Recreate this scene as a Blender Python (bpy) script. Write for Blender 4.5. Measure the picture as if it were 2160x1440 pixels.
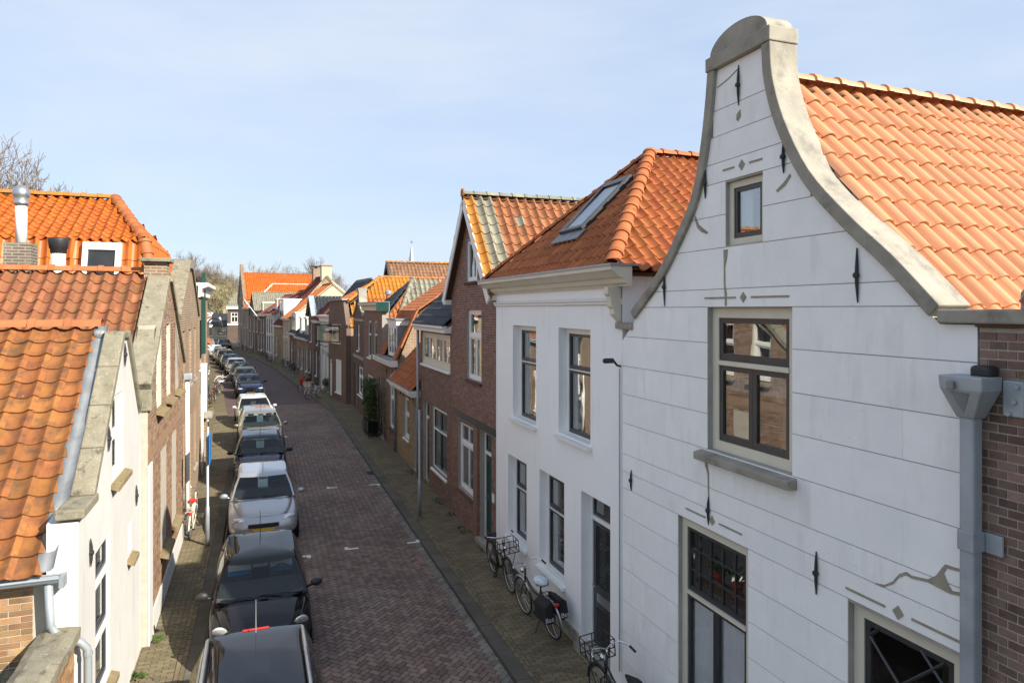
import bpy, math, random
from mathutils import Vector, Matrix
from mathutils.geometry import tessellate_polygon
random.seed(7)
R = math.radians
scene = bpy.context.scene
for o in list(bpy.data.objects):
    bpy.data.objects.remove(o, do_unlink=True)
COL = scene.collection

# ------------------------------------------------------------------ camera, sky, sun, exposure
CAMH = 5.8
cam_d = bpy.data.cameras.new('camera')
cam_d.lens = 24.0
cam_d.sensor_width = 36.0
cam_d.shift_y = -0.0315
cam_d.clip_start = 0.1
cam_d.clip_end = 4000
cam = bpy.data.objects.new('camera', cam_d)
cam.location = (0, 0, CAMH)
cam.rotation_euler = (R(90), 0, 0)
COL.objects.link(cam)
scene.camera = cam

SUN_AZ = 123.0      # clockwise from +Y (the way the camera looks)
SUN_EL = 32.5
world = bpy.data.worlds.new('World')
scene.world = world
world.use_nodes = True
wn = world.node_tree.nodes
wl = world.node_tree.links
wn.clear()
w_out = wn.new('ShaderNodeOutputWorld')
w_bg = wn.new('ShaderNodeBackground')
w_bg.inputs['Strength'].default_value = 0.15
w_sky = wn.new('ShaderNodeTexSky')
w_sky.sky_type = 'NISHITA'
w_sky.sun_disc = False
w_sky.sun_elevation = R(SUN_EL)
w_sky.sun_rotation = R(SUN_AZ)
w_sky.air_density = 1.0
w_sky.dust_density = 1.0
w_sky.ozone_density = 1.0
# thin high cirrus veil over the whole sky
w_tc = wn.new('ShaderNodeTexCoord')
w_map = wn.new('ShaderNodeMapping')
w_map.inputs['Scale'].default_value = (1.0, 2.2, 5.0)
w_map.inputs['Rotation'].default_value = (0, R(10), R(35))
w_noi = wn.new('ShaderNodeTexNoise')
w_noi.inputs['Scale'].default_value = 1.3
w_noi.inputs['Detail'].default_value = 6
w_noi.inputs['Roughness'].default_value = 0.55
w_rmp = wn.new('ShaderNodeMapRange')
w_rmp.inputs['From Min'].default_value = 0.42
w_rmp.inputs['From Max'].default_value = 0.8
w_rmp.inputs['To Min'].default_value = 0.0
w_rmp.inputs['To Max'].default_value = 0.75
w_mix = wn.new('ShaderNodeMixRGB')
w_mix.inputs['Color2'].default_value = (1.42, 1.74, 2.28, 1)
w_mix.inputs['Fac'].default_value = 0.86
w_mix2 = wn.new('ShaderNodeMixRGB')
w_mix2.inputs['Color2'].default_value = (2.25, 2.40, 2.62, 1)
wl.new(w_tc.outputs['Generated'], w_map.inputs['Vector'])
wl.new(w_map.outputs['Vector'], w_noi.inputs['Vector'])
wl.new(w_noi.outputs['Fac'], w_rmp.inputs['Value'])
wl.new(w_rmp.outputs['Result'], w_mix2.inputs['Fac'])
wl.new(w_mix.outputs['Color'], w_mix2.inputs['Color1'])
wl.new(w_sky.outputs['Color'], w_mix.inputs['Color1'])
wl.new(w_mix2.outputs['Color'], w_bg.inputs['Color'])
wl.new(w_bg.outputs['Background'], w_out.inputs['Surface'])

sun_d = bpy.data.lights.new('sun', 'SUN')
sun_d.energy = 3.8
sun_d.angle = R(0.53)
sun_d.color = (1.0, 0.93, 0.80)
sun = bpy.data.objects.new('sun', sun_d)
sdir = Vector((math.sin(R(SUN_AZ)) * math.cos(R(SUN_EL)), math.cos(R(SUN_AZ)) * math.cos(R(SUN_EL)), math.sin(R(SUN_EL))))
sun.rotation_euler = (-sdir).to_track_quat('-Z', 'Y').to_euler()
sun.location = (60, 0, 60)
COL.objects.link(sun)

vs = scene.view_settings
vs.view_transform = 'Standard'
vs.look = 'None'
vs.gamma = 1.0
vs.use_curve_mapping = False
vs.exposure = 1.32
scene.render.engine = 'CYCLES'
scene.cycles.max_bounces = 7
scene.cycles.diffuse_bounces = 4
scene.cycles.glossy_bounces = 3
scene.cycles.transparent_max_bounces = 10
scene.cycles.caustics_reflective = False
scene.cycles.caustics_refractive = False
scene.render.resolution_x = 1024
scene.render.resolution_y = 682

# ------------------------------------------------------------------ materials
MATS = {}

def nodemat(name):
    m = bpy.data.materials.new(name)
    m.use_nodes = True
    nt = m.node_tree
    nt.nodes.clear()
    out = nt.nodes.new('ShaderNodeOutputMaterial')
    return m, nt, out

def piece_random(nt):
    oi = nt.nodes.new('ShaderNodeObjectInfo')
    ge = nt.nodes.new('ShaderNodeNewGeometry')
    ad = nt.nodes.new('ShaderNodeMath'); ad.operation = 'ADD'
    fr = nt.nodes.new('ShaderNodeMath'); fr.operation = 'FRACT'
    nt.links.new(oi.outputs['Random'], ad.inputs[0])
    nt.links.new(ge.outputs['Random Per Island'], ad.inputs[1])
    nt.links.new(ad.outputs[0], fr.inputs[0])
    return fr.outputs[0]

def mixrgb(nt, fac, a, b, mode='MIX'):
    n = nt.nodes.new('ShaderNodeMixRGB')
    n.blend_type = mode
    for s, v in ((n.inputs['Fac'], fac), (n.inputs['Color1'], a), (n.inputs['Color2'], b)):
        if hasattr(v, 'is_linked'):
            nt.links.new(v, s)
        elif isinstance(v, (int, float)):
            s.default_value = v
        else:
            s.default_value = tuple(v) + (1,)
    return n.outputs['Color']

def noise(nt, vec, scale, detail=4, rough=0.6):
    n = nt.nodes.new('ShaderNodeTexNoise')
    n.inputs['Scale'].default_value = scale
    n.inputs['Detail'].default_value = detail
    n.inputs['Roughness'].default_value = rough
    nt.links.new(vec, n.inputs['Vector'])
    return n.outputs['Fac']

def ramp(nt, val, lo, hi):
    n = nt.nodes.new('ShaderNodeMapRange')
    n.inputs['From Min'].default_value = lo
    n.inputs['From Max'].default_value = hi
    nt.links.new(val, n.inputs['Value'])
    return n.outputs['Result']

def pmat(name, c1, c2=None, rough=0.8, scale=3.0, var=0.0, hues=None, stain=None, bump=0.0, bscale=60, spec=0.3, metal=0.0, wpos=False, coat=0.0, sshape=None, stain2=None):
    """procedural colour: two tones by noise, per-piece variation, stains with their own shape, fine bump"""
    m, nt, out = nodemat(name)
    b = nt.nodes.new('ShaderNodeBsdfPrincipled')
    nt.links.new(b.outputs[0], out.inputs['Surface'])
    b.inputs['Roughness'].default_value = rough
    b.inputs['Metallic'].default_value = metal
    b.inputs['Specular IOR Level'].default_value = spec
    if coat:
        b.inputs['Coat Weight'].default_value = coat
        b.inputs['Coat Roughness'].default_value = 0.03
    if wpos:
        g = nt.nodes.new('ShaderNodeNewGeometry'); vec = g.outputs['Position']
    else:
        tc = nt.nodes.new('ShaderNodeTexCoord')
        oi = nt.nodes.new('ShaderNodeObjectInfo')
        mu = nt.nodes.new('ShaderNodeVectorMath'); mu.operation = 'ADD'
        cb = nt.nodes.new('ShaderNodeMath'); cb.operation = 'MULTIPLY'; cb.inputs[1].default_value = 37.0
        nt.links.new(oi.outputs['Random'], cb.inputs[0])
        nt.links.new(tc.outputs['Object'], mu.inputs[0])
        nt.links.new(cb.outputs[0], mu.inputs[1])
        vec = mu.outputs['Vector']
    f = ramp(nt, noise(nt, vec, scale), 0.32, 0.68)
    col = mixrgb(nt, f, c1, c2 if c2 else [x * 0.8 for x in c1])
    if hues or var:
        pr = piece_random(nt)
        if hues:
            rp = nt.nodes.new('ShaderNodeValToRGB')
            rp.color_ramp.interpolation = 'CONSTANT'
            els = rp.color_ramp.elements
            while len(els) < len(hues):
                els.new(0.5)
            for i, (pos, c) in enumerate(hues):
                els[i].position = pos
                els[i].color = tuple(c) + (1,)
            nt.links.new(pr, rp.inputs['Fac'])
            col = mixrgb(nt, 0.8, col, rp.outputs['Color'])
        if var:
            hs = nt.nodes.new('ShaderNodeHueSaturation')
            m1 = nt.nodes.new('ShaderNodeMath'); m1.operation = 'MULTIPLY'; m1.inputs[1].default_value = 7.31
            m2 = nt.nodes.new('ShaderNodeMath'); m2.operation = 'FRACT'
            nt.links.new(pr, m1.inputs[0]); nt.links.new(m1.outputs[0], m2.inputs[0])
            mr = nt.nodes.new('ShaderNodeMapRange')
            mr.inputs['To Min'].default_value = 1 - var
            mr.inputs['To Max'].default_value = 1 + var
            nt.links.new(m2.outputs[0], mr.inputs['Value'])
            nt.links.new(mr.outputs[0], hs.inputs['Value'])
            mr2 = nt.nodes.new('ShaderNodeMapRange')
            mr2.inputs['To Min'].default_value = 0.5 - var * 0.03
            mr2.inputs['To Max'].default_value = 0.5 + var * 0.03
            nt.links.new(pr, mr2.inputs['Value'])
            nt.links.new(mr2.outputs[0], hs.inputs['Hue'])
            nt.links.new(col, hs.inputs['Color'])
            col = hs.outputs['Color']
    for st in (stain, stain2):
        if st:
            sc, ss, lo, hi, amt = st
            v2 = vec
            if sshape and st is stain:
                mp = nt.nodes.new('ShaderNodeMapping')
                mp.inputs['Scale'].default_value = sshape
                nt.links.new(vec, mp.inputs['Vector']); v2 = mp.outputs['Vector']
            sf = ramp(nt, noise(nt, v2, ss, 6, 0.65), lo, hi)
            mm = nt.nodes.new('ShaderNodeMath'); mm.operation = 'MULTIPLY'; mm.inputs[1].default_value = amt
            nt.links.new(sf, mm.inputs[0])
            col = mixrgb(nt, mm.outputs[0], col, sc)
    nt.links.new(col, b.inputs['Base Color'])
    if bump:
        bp = nt.nodes.new('ShaderNodeBump')
        bp.inputs['Strength'].default_value = bump
        bp.inputs['Distance'].default_value = 0.01
        nt.links.new(noise(nt, vec, bscale, 5), bp.inputs['Height'])
        nt.links.new(bp.outputs['Normal'], b.inputs['Normal'])
    MATS[name] = m
    return m

def brickmat(name, c1, c2, mortar, bw=0.22, rh=0.0625, ms=0.012, rough=0.85, stain=None):
    """distant masonry whose single bricks are too small to model: brick texture over local x+y / z"""
    m, nt, out = nodemat(name)
    b = nt.nodes.new('ShaderNodeBsdfPrincipled')
    nt.links.new(b.outputs[0], out.inputs['Surface'])
    b.inputs['Roughness'].default_value = rough
    b.inputs['Specular IOR Level'].default_value = 0.2
    tc = nt.nodes.new('ShaderNodeTexCoord')
    sp = nt.nodes.new('ShaderNodeSeparateXYZ')
    ad = nt.nodes.new('ShaderNodeMath'); ad.operation = 'ADD'
    cx = nt.nodes.new('ShaderNodeCombineXYZ')
    nt.links.new(tc.outputs['Object'], sp.inputs[0])
    nt.links.new(sp.outputs['X'], ad.inputs[0]); nt.links.new(sp.outputs['Y'], ad.inputs[1])
    nt.links.new(ad.outputs[0], cx.inputs['X']); nt.links.new(sp.outputs['Z'], cx.inputs['Y'])
    br = nt.nodes.new('ShaderNodeTexBrick')
    br.inputs['Scale'].default_value = 1.0
    br.inputs['Brick Width'].default_value = bw
    br.inputs['Row Height'].default_value = rh
    br.inputs['Mortar Size'].default_value = ms
    br.inputs['Mortar Smooth'].default_value = 0.3
    br.inputs['Color1'].default_value = tuple(c1) + (1,)
    br.inputs['Color2'].default_value = tuple(c2) + (1,)
    br.inputs['Mortar'].default_value = tuple(mortar) + (1,)
    nt.links.new(cx.outputs[0], br.inputs['Vector'])
    col = br.outputs['Color']
    f = ramp(nt, noise(nt, tc.outputs['Object'], 1.3, 5), 0.3, 0.7)
    col = mixrgb(nt, f, col, mixrgb(nt, 0.35, col, (0.05, 0.035, 0.03)))
    if stain:
        sc, ss, lo, hi, amt = stain
        sf = ramp(nt, noise(nt, tc.outputs['Object'], ss, 5), lo, hi)
        mm = nt.nodes.new('ShaderNodeMath'); mm.operation = 'MULTIPLY'; mm.inputs[1].default_value = amt
        nt.links.new(sf, mm.inputs[0])
        col = mixrgb(nt, mm.outputs[0], col, sc)
    nt.links.new(col, b.inputs['Base Color'])
    bp = nt.nodes.new('ShaderNodeBump')
    bp.inputs['Strength'].default_value = 0.5
    bp.inputs['Distance'].default_value = 0.006
    iv = nt.nodes.new('ShaderNodeMath'); iv.operation = 'SUBTRACT'; iv.inputs[0].default_value = 1.0
    nt.links.new(br.outputs['Fac'], iv.inputs[1])
    nt.links.new(iv.outputs[0], bp.inputs['Height'])
    nt.links.new(bp.outputs['Normal'], b.inputs['Normal'])
    MATS[name] = m
    return m

def glassmat(name, tint=(0.92, 0.94, 0.94), f0=0.27, rough=0.0, wob=0.03):
    m, nt, out = nodemat(name)
    tr = nt.nodes.new('ShaderNodeBsdfTransparent')
    tr.inputs['Color'].default_value = tuple(tint) + (1,)
    gl = nt.nodes.new('ShaderNodeBsdfGlossy')
    gl.inputs['Roughness'].default_value = rough
    lw = nt.nodes.new('ShaderNodeLayerWeight')          # two-sided Schlick reflectance
    p5 = nt.nodes.new('ShaderNodeMath'); p5.operation = 'POWER'; p5.inputs[1].default_value = 4.0
    ma = nt.nodes.new('ShaderNodeMath'); ma.operation = 'MULTIPLY_ADD'; ma.inputs[1].default_value = 1 - f0; ma.inputs[2].default_value = f0
    nt.links.new(lw.outputs['Facing'], p5.inputs[0]); nt.links.new(p5.outputs[0], ma.inputs[0])
    mx = nt.nodes.new('ShaderNodeMixShader')
    nt.links.new(ma.outputs[0], mx.inputs['Fac'])
    nt.links.new(tr.outputs[0], mx.inputs[1])
    nt.links.new(gl.outputs[0], mx.inputs[2])
    nt.links.new(mx.outputs[0], out.inputs['Surface'])
    if wob:
        tc = nt.nodes.new('ShaderNodeTexCoord')
        bp = nt.nodes.new('ShaderNodeBump')
        bp.inputs['Strength'].default_value = wob
        bp.inputs['Distance'].default_value = 0.05
        nt.links.new(noise(nt, tc.outputs['Object'], 2.0, 1), bp.inputs['Height'])
        nt.links.new(bp.outputs['Normal'], gl.inputs['Normal'])
    MATS[name] = m
    return m

W = (0.8, 0.8, 0.79)
pmat('stucco', (0.89, 0.885, 0.87), (0.83, 0.83, 0.815), 0.9, 2.6, var=0.02, stain=((0.52, 0.50, 0.46), 1.3, 0.54, 0.88, 0.55), sshape=(3.0, 3.0, 0.6), stain2=((0.36, 0.34, 0.31), 16.0, 0.66, 0.76, 0.45), bump=0.22, bscale=35)
pmat('plaster', (0.89, 0.885, 0.88), (0.85, 0.85, 0.845), 0.9, 0.8, stain=((0.52, 0.51, 0.48), 2.0, 0.57, 0.9, 0.6), sshape=(3.0, 3.0, 0.35), bump=0.1, bscale=25)
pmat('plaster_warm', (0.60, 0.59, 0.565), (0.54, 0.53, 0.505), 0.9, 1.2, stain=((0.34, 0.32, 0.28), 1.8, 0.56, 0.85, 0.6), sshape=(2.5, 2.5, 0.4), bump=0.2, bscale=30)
pmat('cream_render', (0.52, 0.46, 0.33), (0.45, 0.39, 0.27), 0.9, 0.9, stain=((0.3, 0.26, 0.19), 1.4, 0.55, 0.9, 0.55), bump=0.2)
pmat('white_paint', (0.78, 0.78, 0.75), (0.73, 0.73, 0.7), 0.45, 2.0, stain=((0.45, 0.43, 0.38), 5.0, 0.62, 0.9, 0.4), spec=0.4)
pmat('cream_paint', (0.66, 0.62, 0.51), (0.60, 0.56, 0.45), 0.5, 2.0, stain=((0.35, 0.32, 0.26), 6.0, 0.62, 0.85, 0.45), spec=0.4)
pmat('dark_paint', (0.030, 0.033, 0.036), (0.045, 0.047, 0.05), 0.35, 3.0, spec=0.5)
pmat('green_paint', (0.012, 0.05, 0.042), (0.016, 0.06, 0.05), 0.3, 3.0, spec=0.5)
pmat('blue_paint', (0.02, 0.2, 0.6), (0.02, 0.17, 0.5), 0.4, 3.0)
pmat('lime_paint', (0.16, 0.35, 0.04), (0.13, 0.3, 0.04), 0.5, 3.0)
pmat('red_paint', (0.55, 0.03, 0.02), (0.45, 0.03, 0.02), 0.4, 3.0)
pmat('yellow_paint', (0.75, 0.48, 0.01), (0.7, 0.44, 0.01), 0.4, 3.0)
pmat('iron', (0.02, 0.02, 0.022), (0.035, 0.033, 0.033), 0.6, 9.0, spec=0.4)
pmat('steel', (0.55, 0.56, 0.57), (0.45, 0.46, 0.47), 0.35, 5.0, metal=0.9)
pmat('galvanised', (0.36, 0.40, 0.43), (0.29, 0.33, 0.36), 0.45, 4.0, metal=0.35, stain=((0.22, 0.24, 0.25), 5.0, 0.55, 0.8, 0.5), spec=0.4)
pmat('zinc', (0.40, 0.44, 0.48), (0.30, 0.34, 0.38), 0.5, 3.0, metal=0.3, stain=((0.22, 0.24, 0.26), 3.5, 0.5, 0.8, 0.6), bump=0.1, bscale=12)
pmat('lead', (0.27, 0.285, 0.295), (0.19, 0.20, 0.21), 0.6, 4.0, metal=0.2, stain=((0.12, 0.13, 0.14), 3.0, 0.5, 0.8, 0.5), bump=0.5, bscale=9)
pmat('concrete', (0.27, 0.245, 0.18), (0.19, 0.17, 0.12), 0.95, 5.0, stain=((0.05, 0.045, 0.035), 6.0, 0.55, 0.70, 0.8), stain2=((0.55, 0.52, 0.43), 42.0, 0.60, 0.68, 0.7), bump=0.9, bscale=70)
pmat('coping_stone', (0.36, 0.335, 0.28), (0.27, 0.25, 0.21), 0.95, 3.5, stain=((0.11, 0.10, 0.085), 3.6, 0.52, 0.74, 0.7), stain2=((0.55, 0.52, 0.44), 30.0, 0.62, 0.7, 0.4), bump=0.4, bscale=45)
pmat('sill_stone', (0.27, 0.21, 0.115), (0.19, 0.145, 0.08), 0.95, 9.0, stain=((0.07, 0.06, 0.04), 12.0, 0.55, 0.7, 0.7), bump=0.6)
pmat('stucco_joint', (0.42, 0.40, 0.36), (0.30, 0.29, 0.26), 0.95, 4.0)
pmat('mortar_patch', (0.35, 0.32, 0.25), (0.26, 0.235, 0.18), 0.95, 9.0, bump=0.3)
pmat('mortar', (0.46, 0.42, 0.35), (0.38, 0.34, 0.28), 0.95, 6.0, bump=0.3)
pmat('mortar_dark', (0.36, 0.32, 0.28), (0.29, 0.26, 0.23), 0.95, 6.0, bump=0.3)
pmat('joint_earth', (0.030, 0.027, 0.020), (0.020, 0.024, 0.012), 0.95, 2.0, bump=0.3, wpos=True)
pmat('brick_brown', (0.25, 0.138, 0.104), (0.185, 0.097, 0.075), 0.85, 6.0, var=0.22, stain=((0.30, 0.22, 0.18), 1.4, 0.60, 0.9, 0.35), bump=0.3, wpos=True)
pmat('brick_brown2', (0.21, 0.122, 0.088), (0.155, 0.086, 0.064), 0.85, 6.0, var=0.22, bump=0.3, wpos=True)
pmat('brick_tan', (0.29, 0.185, 0.120), (0.21, 0.128, 0.082), 0.85, 6.0, var=0.28, bump=0.3, stain=((0.12, 0.085, 0.06), 2.0, 0.58, 0.8, 0.5), wpos=True)
pmat('brick_tan2', (0.33, 0.20, 0.10), (0.25, 0.14, 0.07), 0.9, 5.0, var=0.35, bump=0.4, stain=((0.5, 0.44, 0.32), 1.6, 0.55, 0.75, 0.6), wpos=True)
pmat('brick_purple', (0.225, 0.145, 0.118), (0.155, 0.098, 0.082), 0.85, 8.0, var=0.38, bump=0.5, stain=((0.3, 0.25, 0.22), 5.0, 0.60, 0.85, 0.4), wpos=True)
pmat('brick_yellow', (0.32, 0.23, 0.12), (0.25, 0.17, 0.09), 0.85, 6.0, var=0.22, bump=0.3, wpos=True)
pmat('brick_dark', (0.11, 0.06, 0.046), (0.08, 0.045, 0.035), 0.85, 6.0, var=0.25, bump=0.3, wpos=True)
pmat('brick_grey', (0.20, 0.165, 0.12), (0.15, 0.125, 0.09), 0.9, 6.0, var=0.25, bump=0.3, wpos=True)
brickmat('far_brown', (0.16, 0.078, 0.056), (0.115, 0.058, 0.042), (0.27, 0.23, 0.19))
brickmat('far_dark', (0.12, 0.066, 0.05), (0.085, 0.048, 0.038), (0.2, 0.17, 0.145))
brickmat('far_tan', (0.29, 0.18, 0.11), (0.23, 0.13, 0.075), (0.42, 0.36, 0.28))
brickmat('far_yellow', (0.33, 0.25, 0.14), (0.26, 0.19, 0.1), (0.4, 0.35, 0.27))
brickmat('far_grey', (0.20, 0.165, 0.13), (0.15, 0.12, 0.095), (0.34, 0.31, 0.26))
brickmat('far_purple', (0.10, 0.05, 0.048), (0.075, 0.04, 0.038), (0.17, 0.14, 0.13))
# road and pavement
pmat('klinker', (0.205, 0.140, 0.115), (0.150, 0.104, 0.088), 0.75, 0.55, var=0.30, hues=None, stain=((0.27, 0.23, 0.185), 0.4, 0.50, 0.80, 0.6), stain2=((0.05, 0.03, 0.03), 2.2, 0.66, 0.75, 0.6), bump=0.35, bscale=40, wpos=True)
pmat('klinker_edge', (0.21, 0.19, 0.165), (0.15, 0.135, 0.12), 0.85, 2.0, var=0.3, bump=0.35, bscale=40, wpos=True)
pmat('pavement_klinker', (0.185, 0.148, 0.092), (0.132, 0.106, 0.066), 0.85, 1.2, var=0.22, stain=((0.10, 0.105, 0.042), 0.9, 0.53, 0.78, 0.6), stain2=((0.30, 0.25, 0.17), 1.7, 0.62, 0.85, 0.4), bump=0.35, bscale=40, wpos=True)
pmat('kerb_stone', (0.125, 0.11, 0.09), (0.085, 0.076, 0.06), 0.9, 1.4, var=0.12, stain=((0.07, 0.075, 0.045), 1.3, 0.52, 0.8, 0.55), bump=0.4, bscale=60, wpos=True)
pmat('road_paint', (0.72, 0.72, 0.70), (0.58, 0.58, 0.56), 0.7, 12.0, stain=((0.15, 0.12, 0.11), 25.0, 0.6, 0.75, 0.6), wpos=True)
pmat('ground', (0.10, 0.09, 0.06), (0.07, 0.075, 0.04), 0.95, 0.3, wpos=True)
pmat('moss', (0.06, 0.085, 0.018), (0.10, 0.12, 0.03), 0.95, 9.0, bump=0.5)
# roof tiles
pmat('tile_new', (0.58, 0.275, 0.135), (0.53, 0.235, 0.11), 0.40, 3.0, var=0.10, spec=0.5, stain=((0.62, 0.34, 0.19), 4.0, 0.60, 0.9, 0.4), bump=0.08, bscale=30)
pmat('tile_old', (0.30, 0.118, 0.032), (0.23, 0.082, 0.026), 0.75, 4.0, var=0.20, stain=((0.055, 0.038, 0.028), 5.0, 0.44, 0.70, 0.78), stain2=((0.48, 0.38, 0.22), 11.0, 0.66, 0.74, 0.6), bump=0.4, bscale=35)
pmat('tile_rust', (0.27, 0.108, 0.048), (0.20, 0.072, 0.034), 0.75, 4.0, var=0.22, hues=None, stain=((0.16, 0.11, 0.055), 5.0, 0.50, 0.78, 0.6), stain2=((0.45, 0.33, 0.16), 9.0, 0.68, 0.76, 0.4), bump=0.3, bscale=35)
pmat('tile_bright', (0.44, 0.118, 0.014), (0.36, 0.088, 0.012), 0.45, 3.0, var=0.13, spec=0.4, stain=((0.28, 0.07, 0.02), 3.0, 0.56, 0.9, 0.5), stain2=((0.42, 0.24, 0.02), 2.5, 0.66, 0.8, 0.4), bump=0.12, bscale=30)
pmat('tile_red', (0.40, 0.132, 0.042), (0.31, 0.095, 0.032), 0.65, 3.0, var=0.18, stain=((0.07, 0.05, 0.04), 5.0, 0.58, 0.8, 0.55), bump=0.2, bscale=30)
pmat('tile_mix', (0.34, 0.138, 0.055), (0.27, 0.100, 0.045), 0.75, 4.0, var=0.20, stain=((0.13, 0.075, 0.05), 6.0, 0.48, 0.68, 0.65), stain2=((0.45, 0.36, 0.22), 4.0, 0.60, 0.8, 0.45), bump=0.3, bscale=30)
pmat('tile_ochre', (0.42, 0.18, 0.03), (0.36, 0.14, 0.026), 0.7, 4.0, var=0.12, stain=((0.25, 0.13, 0.04), 6.0, 0.6, 0.8, 0.5), bump=0.2)
pmat('tile_yellow', (0.45, 0.18, 0.026), (0.38, 0.14, 0.022), 0.65, 3.0, var=0.12, stain=((0.3, 0.11, 0.03), 4.0, 0.6, 0.85, 0.4), bump=0.2)
pmat('tile_grey', (0.25, 0.235, 0.175), (0.19, 0.18, 0.135), 0.85, 4.0, var=0.18, stain=((0.09, 0.085, 0.06), 6.0, 0.55, 0.8, 0.6), bump=0.3)
pmat('tile_black', (0.028, 0.030, 0.034), (0.04, 0.042, 0.046), 0.4, 4.0, var=0.15, spec=0.5)
pmat('tile_brown', (0.26, 0.145, 0.085), (0.20, 0.105, 0.06), 0.8, 3.0, var=0.18, stain=((0.1, 0.07, 0.05), 4.0, 0.55, 0.8, 0.5), bump=0.2)
pmat('tile_maroon', (0.17, 0.055, 0.040), (0.13, 0.042, 0.032), 0.75, 3.0, var=0.2, stain=((0.07, 0.045, 0.035), 4.0, 0.55, 0.8, 0.5))
pmat('tile_salmon', (0.40, 0.145, 0.055), (0.34, 0.115, 0.045), 0.75, 3.0, var=0.1)
# other
pmat('curtain_white', (0.75, 0.75, 0.76), (0.68, 0.68, 0.7), 0.9, 2.0)
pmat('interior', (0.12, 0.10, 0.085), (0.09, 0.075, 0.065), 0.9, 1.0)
pmat('wood_dark', (0.10, 0.055, 0.03), (0.07, 0.04, 0.022), 0.6, 4.0)
pmat('rubber', (0.018, 0.018, 0.018), (0.025, 0.025, 0.025), 0.75, 6.0)
pmat('black_plastic', (0.02, 0.02, 0.021), (0.03, 0.03, 0.031), 0.5, 8.0, spec=0.4)
pmat('fabric_black', (0.02, 0.02, 0.021), (0.03, 0.03, 0.03), 0.9, 12.0, bump=0.2)
pmat('fabric_grey', (0.06, 0.062, 0.067), (0.045, 0.047, 0.05), 0.9, 12.0)
pmat('chrome', (0.75, 0.76, 0.77), (0.7, 0.71, 0.72), 0.12, 3.0, metal=1.0)
pmat('rim', (0.42, 0.43, 0.44), (0.36, 0.37, 0.38), 0.3, 3.0, metal=0.8)
pmat('lamp_glass', (0.80, 0.82, 0.84), (0.42, 0.43, 0.45), 0.10, 22.0, metal=0.45, coat=1.0)
pmat('plastic_bag', (0.62, 0.68, 0.74), (0.5, 0.56, 0.62), 0.25, 9.0, spec=0.6, bump=0.6, bscale=14)
pmat('bark', (0.15, 0.115, 0.085), (0.10, 0.08, 0.06), 0.9, 5.0)
pmat('twig', (0.23, 0.185, 0.15), (0.17, 0.135, 0.11), 0.9, 5.0)
pmat('twig_green', (0.30, 0.265, 0.15), (0.23, 0.20, 0.115), 0.9, 0.6)
pmat('leaf', (0.035, 0.075, 0.012), (0.075, 0.12, 0.02), 0.5, 5.0, var=0.45, spec=0.35)
pmat('leaf_dry', (0.20, 0.16, 0.05), (0.14, 0.13, 0.04), 0.6, 5.0, var=0.3)
for nm, c in (('paint_navy', (0.008, 0.012, 0.035)), ('paint_black', (0.008, 0.008, 0.010)), ('paint_darkgrey', (0.012, 0.012, 0.015)),
              ('paint_white', (0.50, 0.50, 0.50)), ('paint_brown', (0.045, 0.032, 0.028)), ('paint_green', (0.05, 0.07, 0.065)), ('paint_blue', (0.012, 0.02, 0.05))):
    pmat(nm, c, [x * 0.9 for x in c], 0.5, 1.0, coat=0.8, spec=0.0, stain=((0.12, 0.11, 0.10), 3.0, 0.62, 0.95, 0.05))
pmat('paint_silver', (0.38, 0.40, 0.43), (0.36, 0.38, 0.41), 0.35, 1.0, coat=1.0, metal=0.5)
pmat('paint_champagne', (0.22, 0.215, 0.185), (0.2, 0.195, 0.17), 0.35, 1.0, coat=1.0, metal=0.5)
glassmat('glass')
glassmat('glass_clear', (0.96, 0.97, 0.97), 0.06)
glassmat('glass_car', (0.55, 0.62, 0.60), 0.04, 0.0, 0.0)
glassmat('glass_sky', (0.6, 0.7, 0.8), 0.22, 0.0, 0.02)
M = MATS

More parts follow.
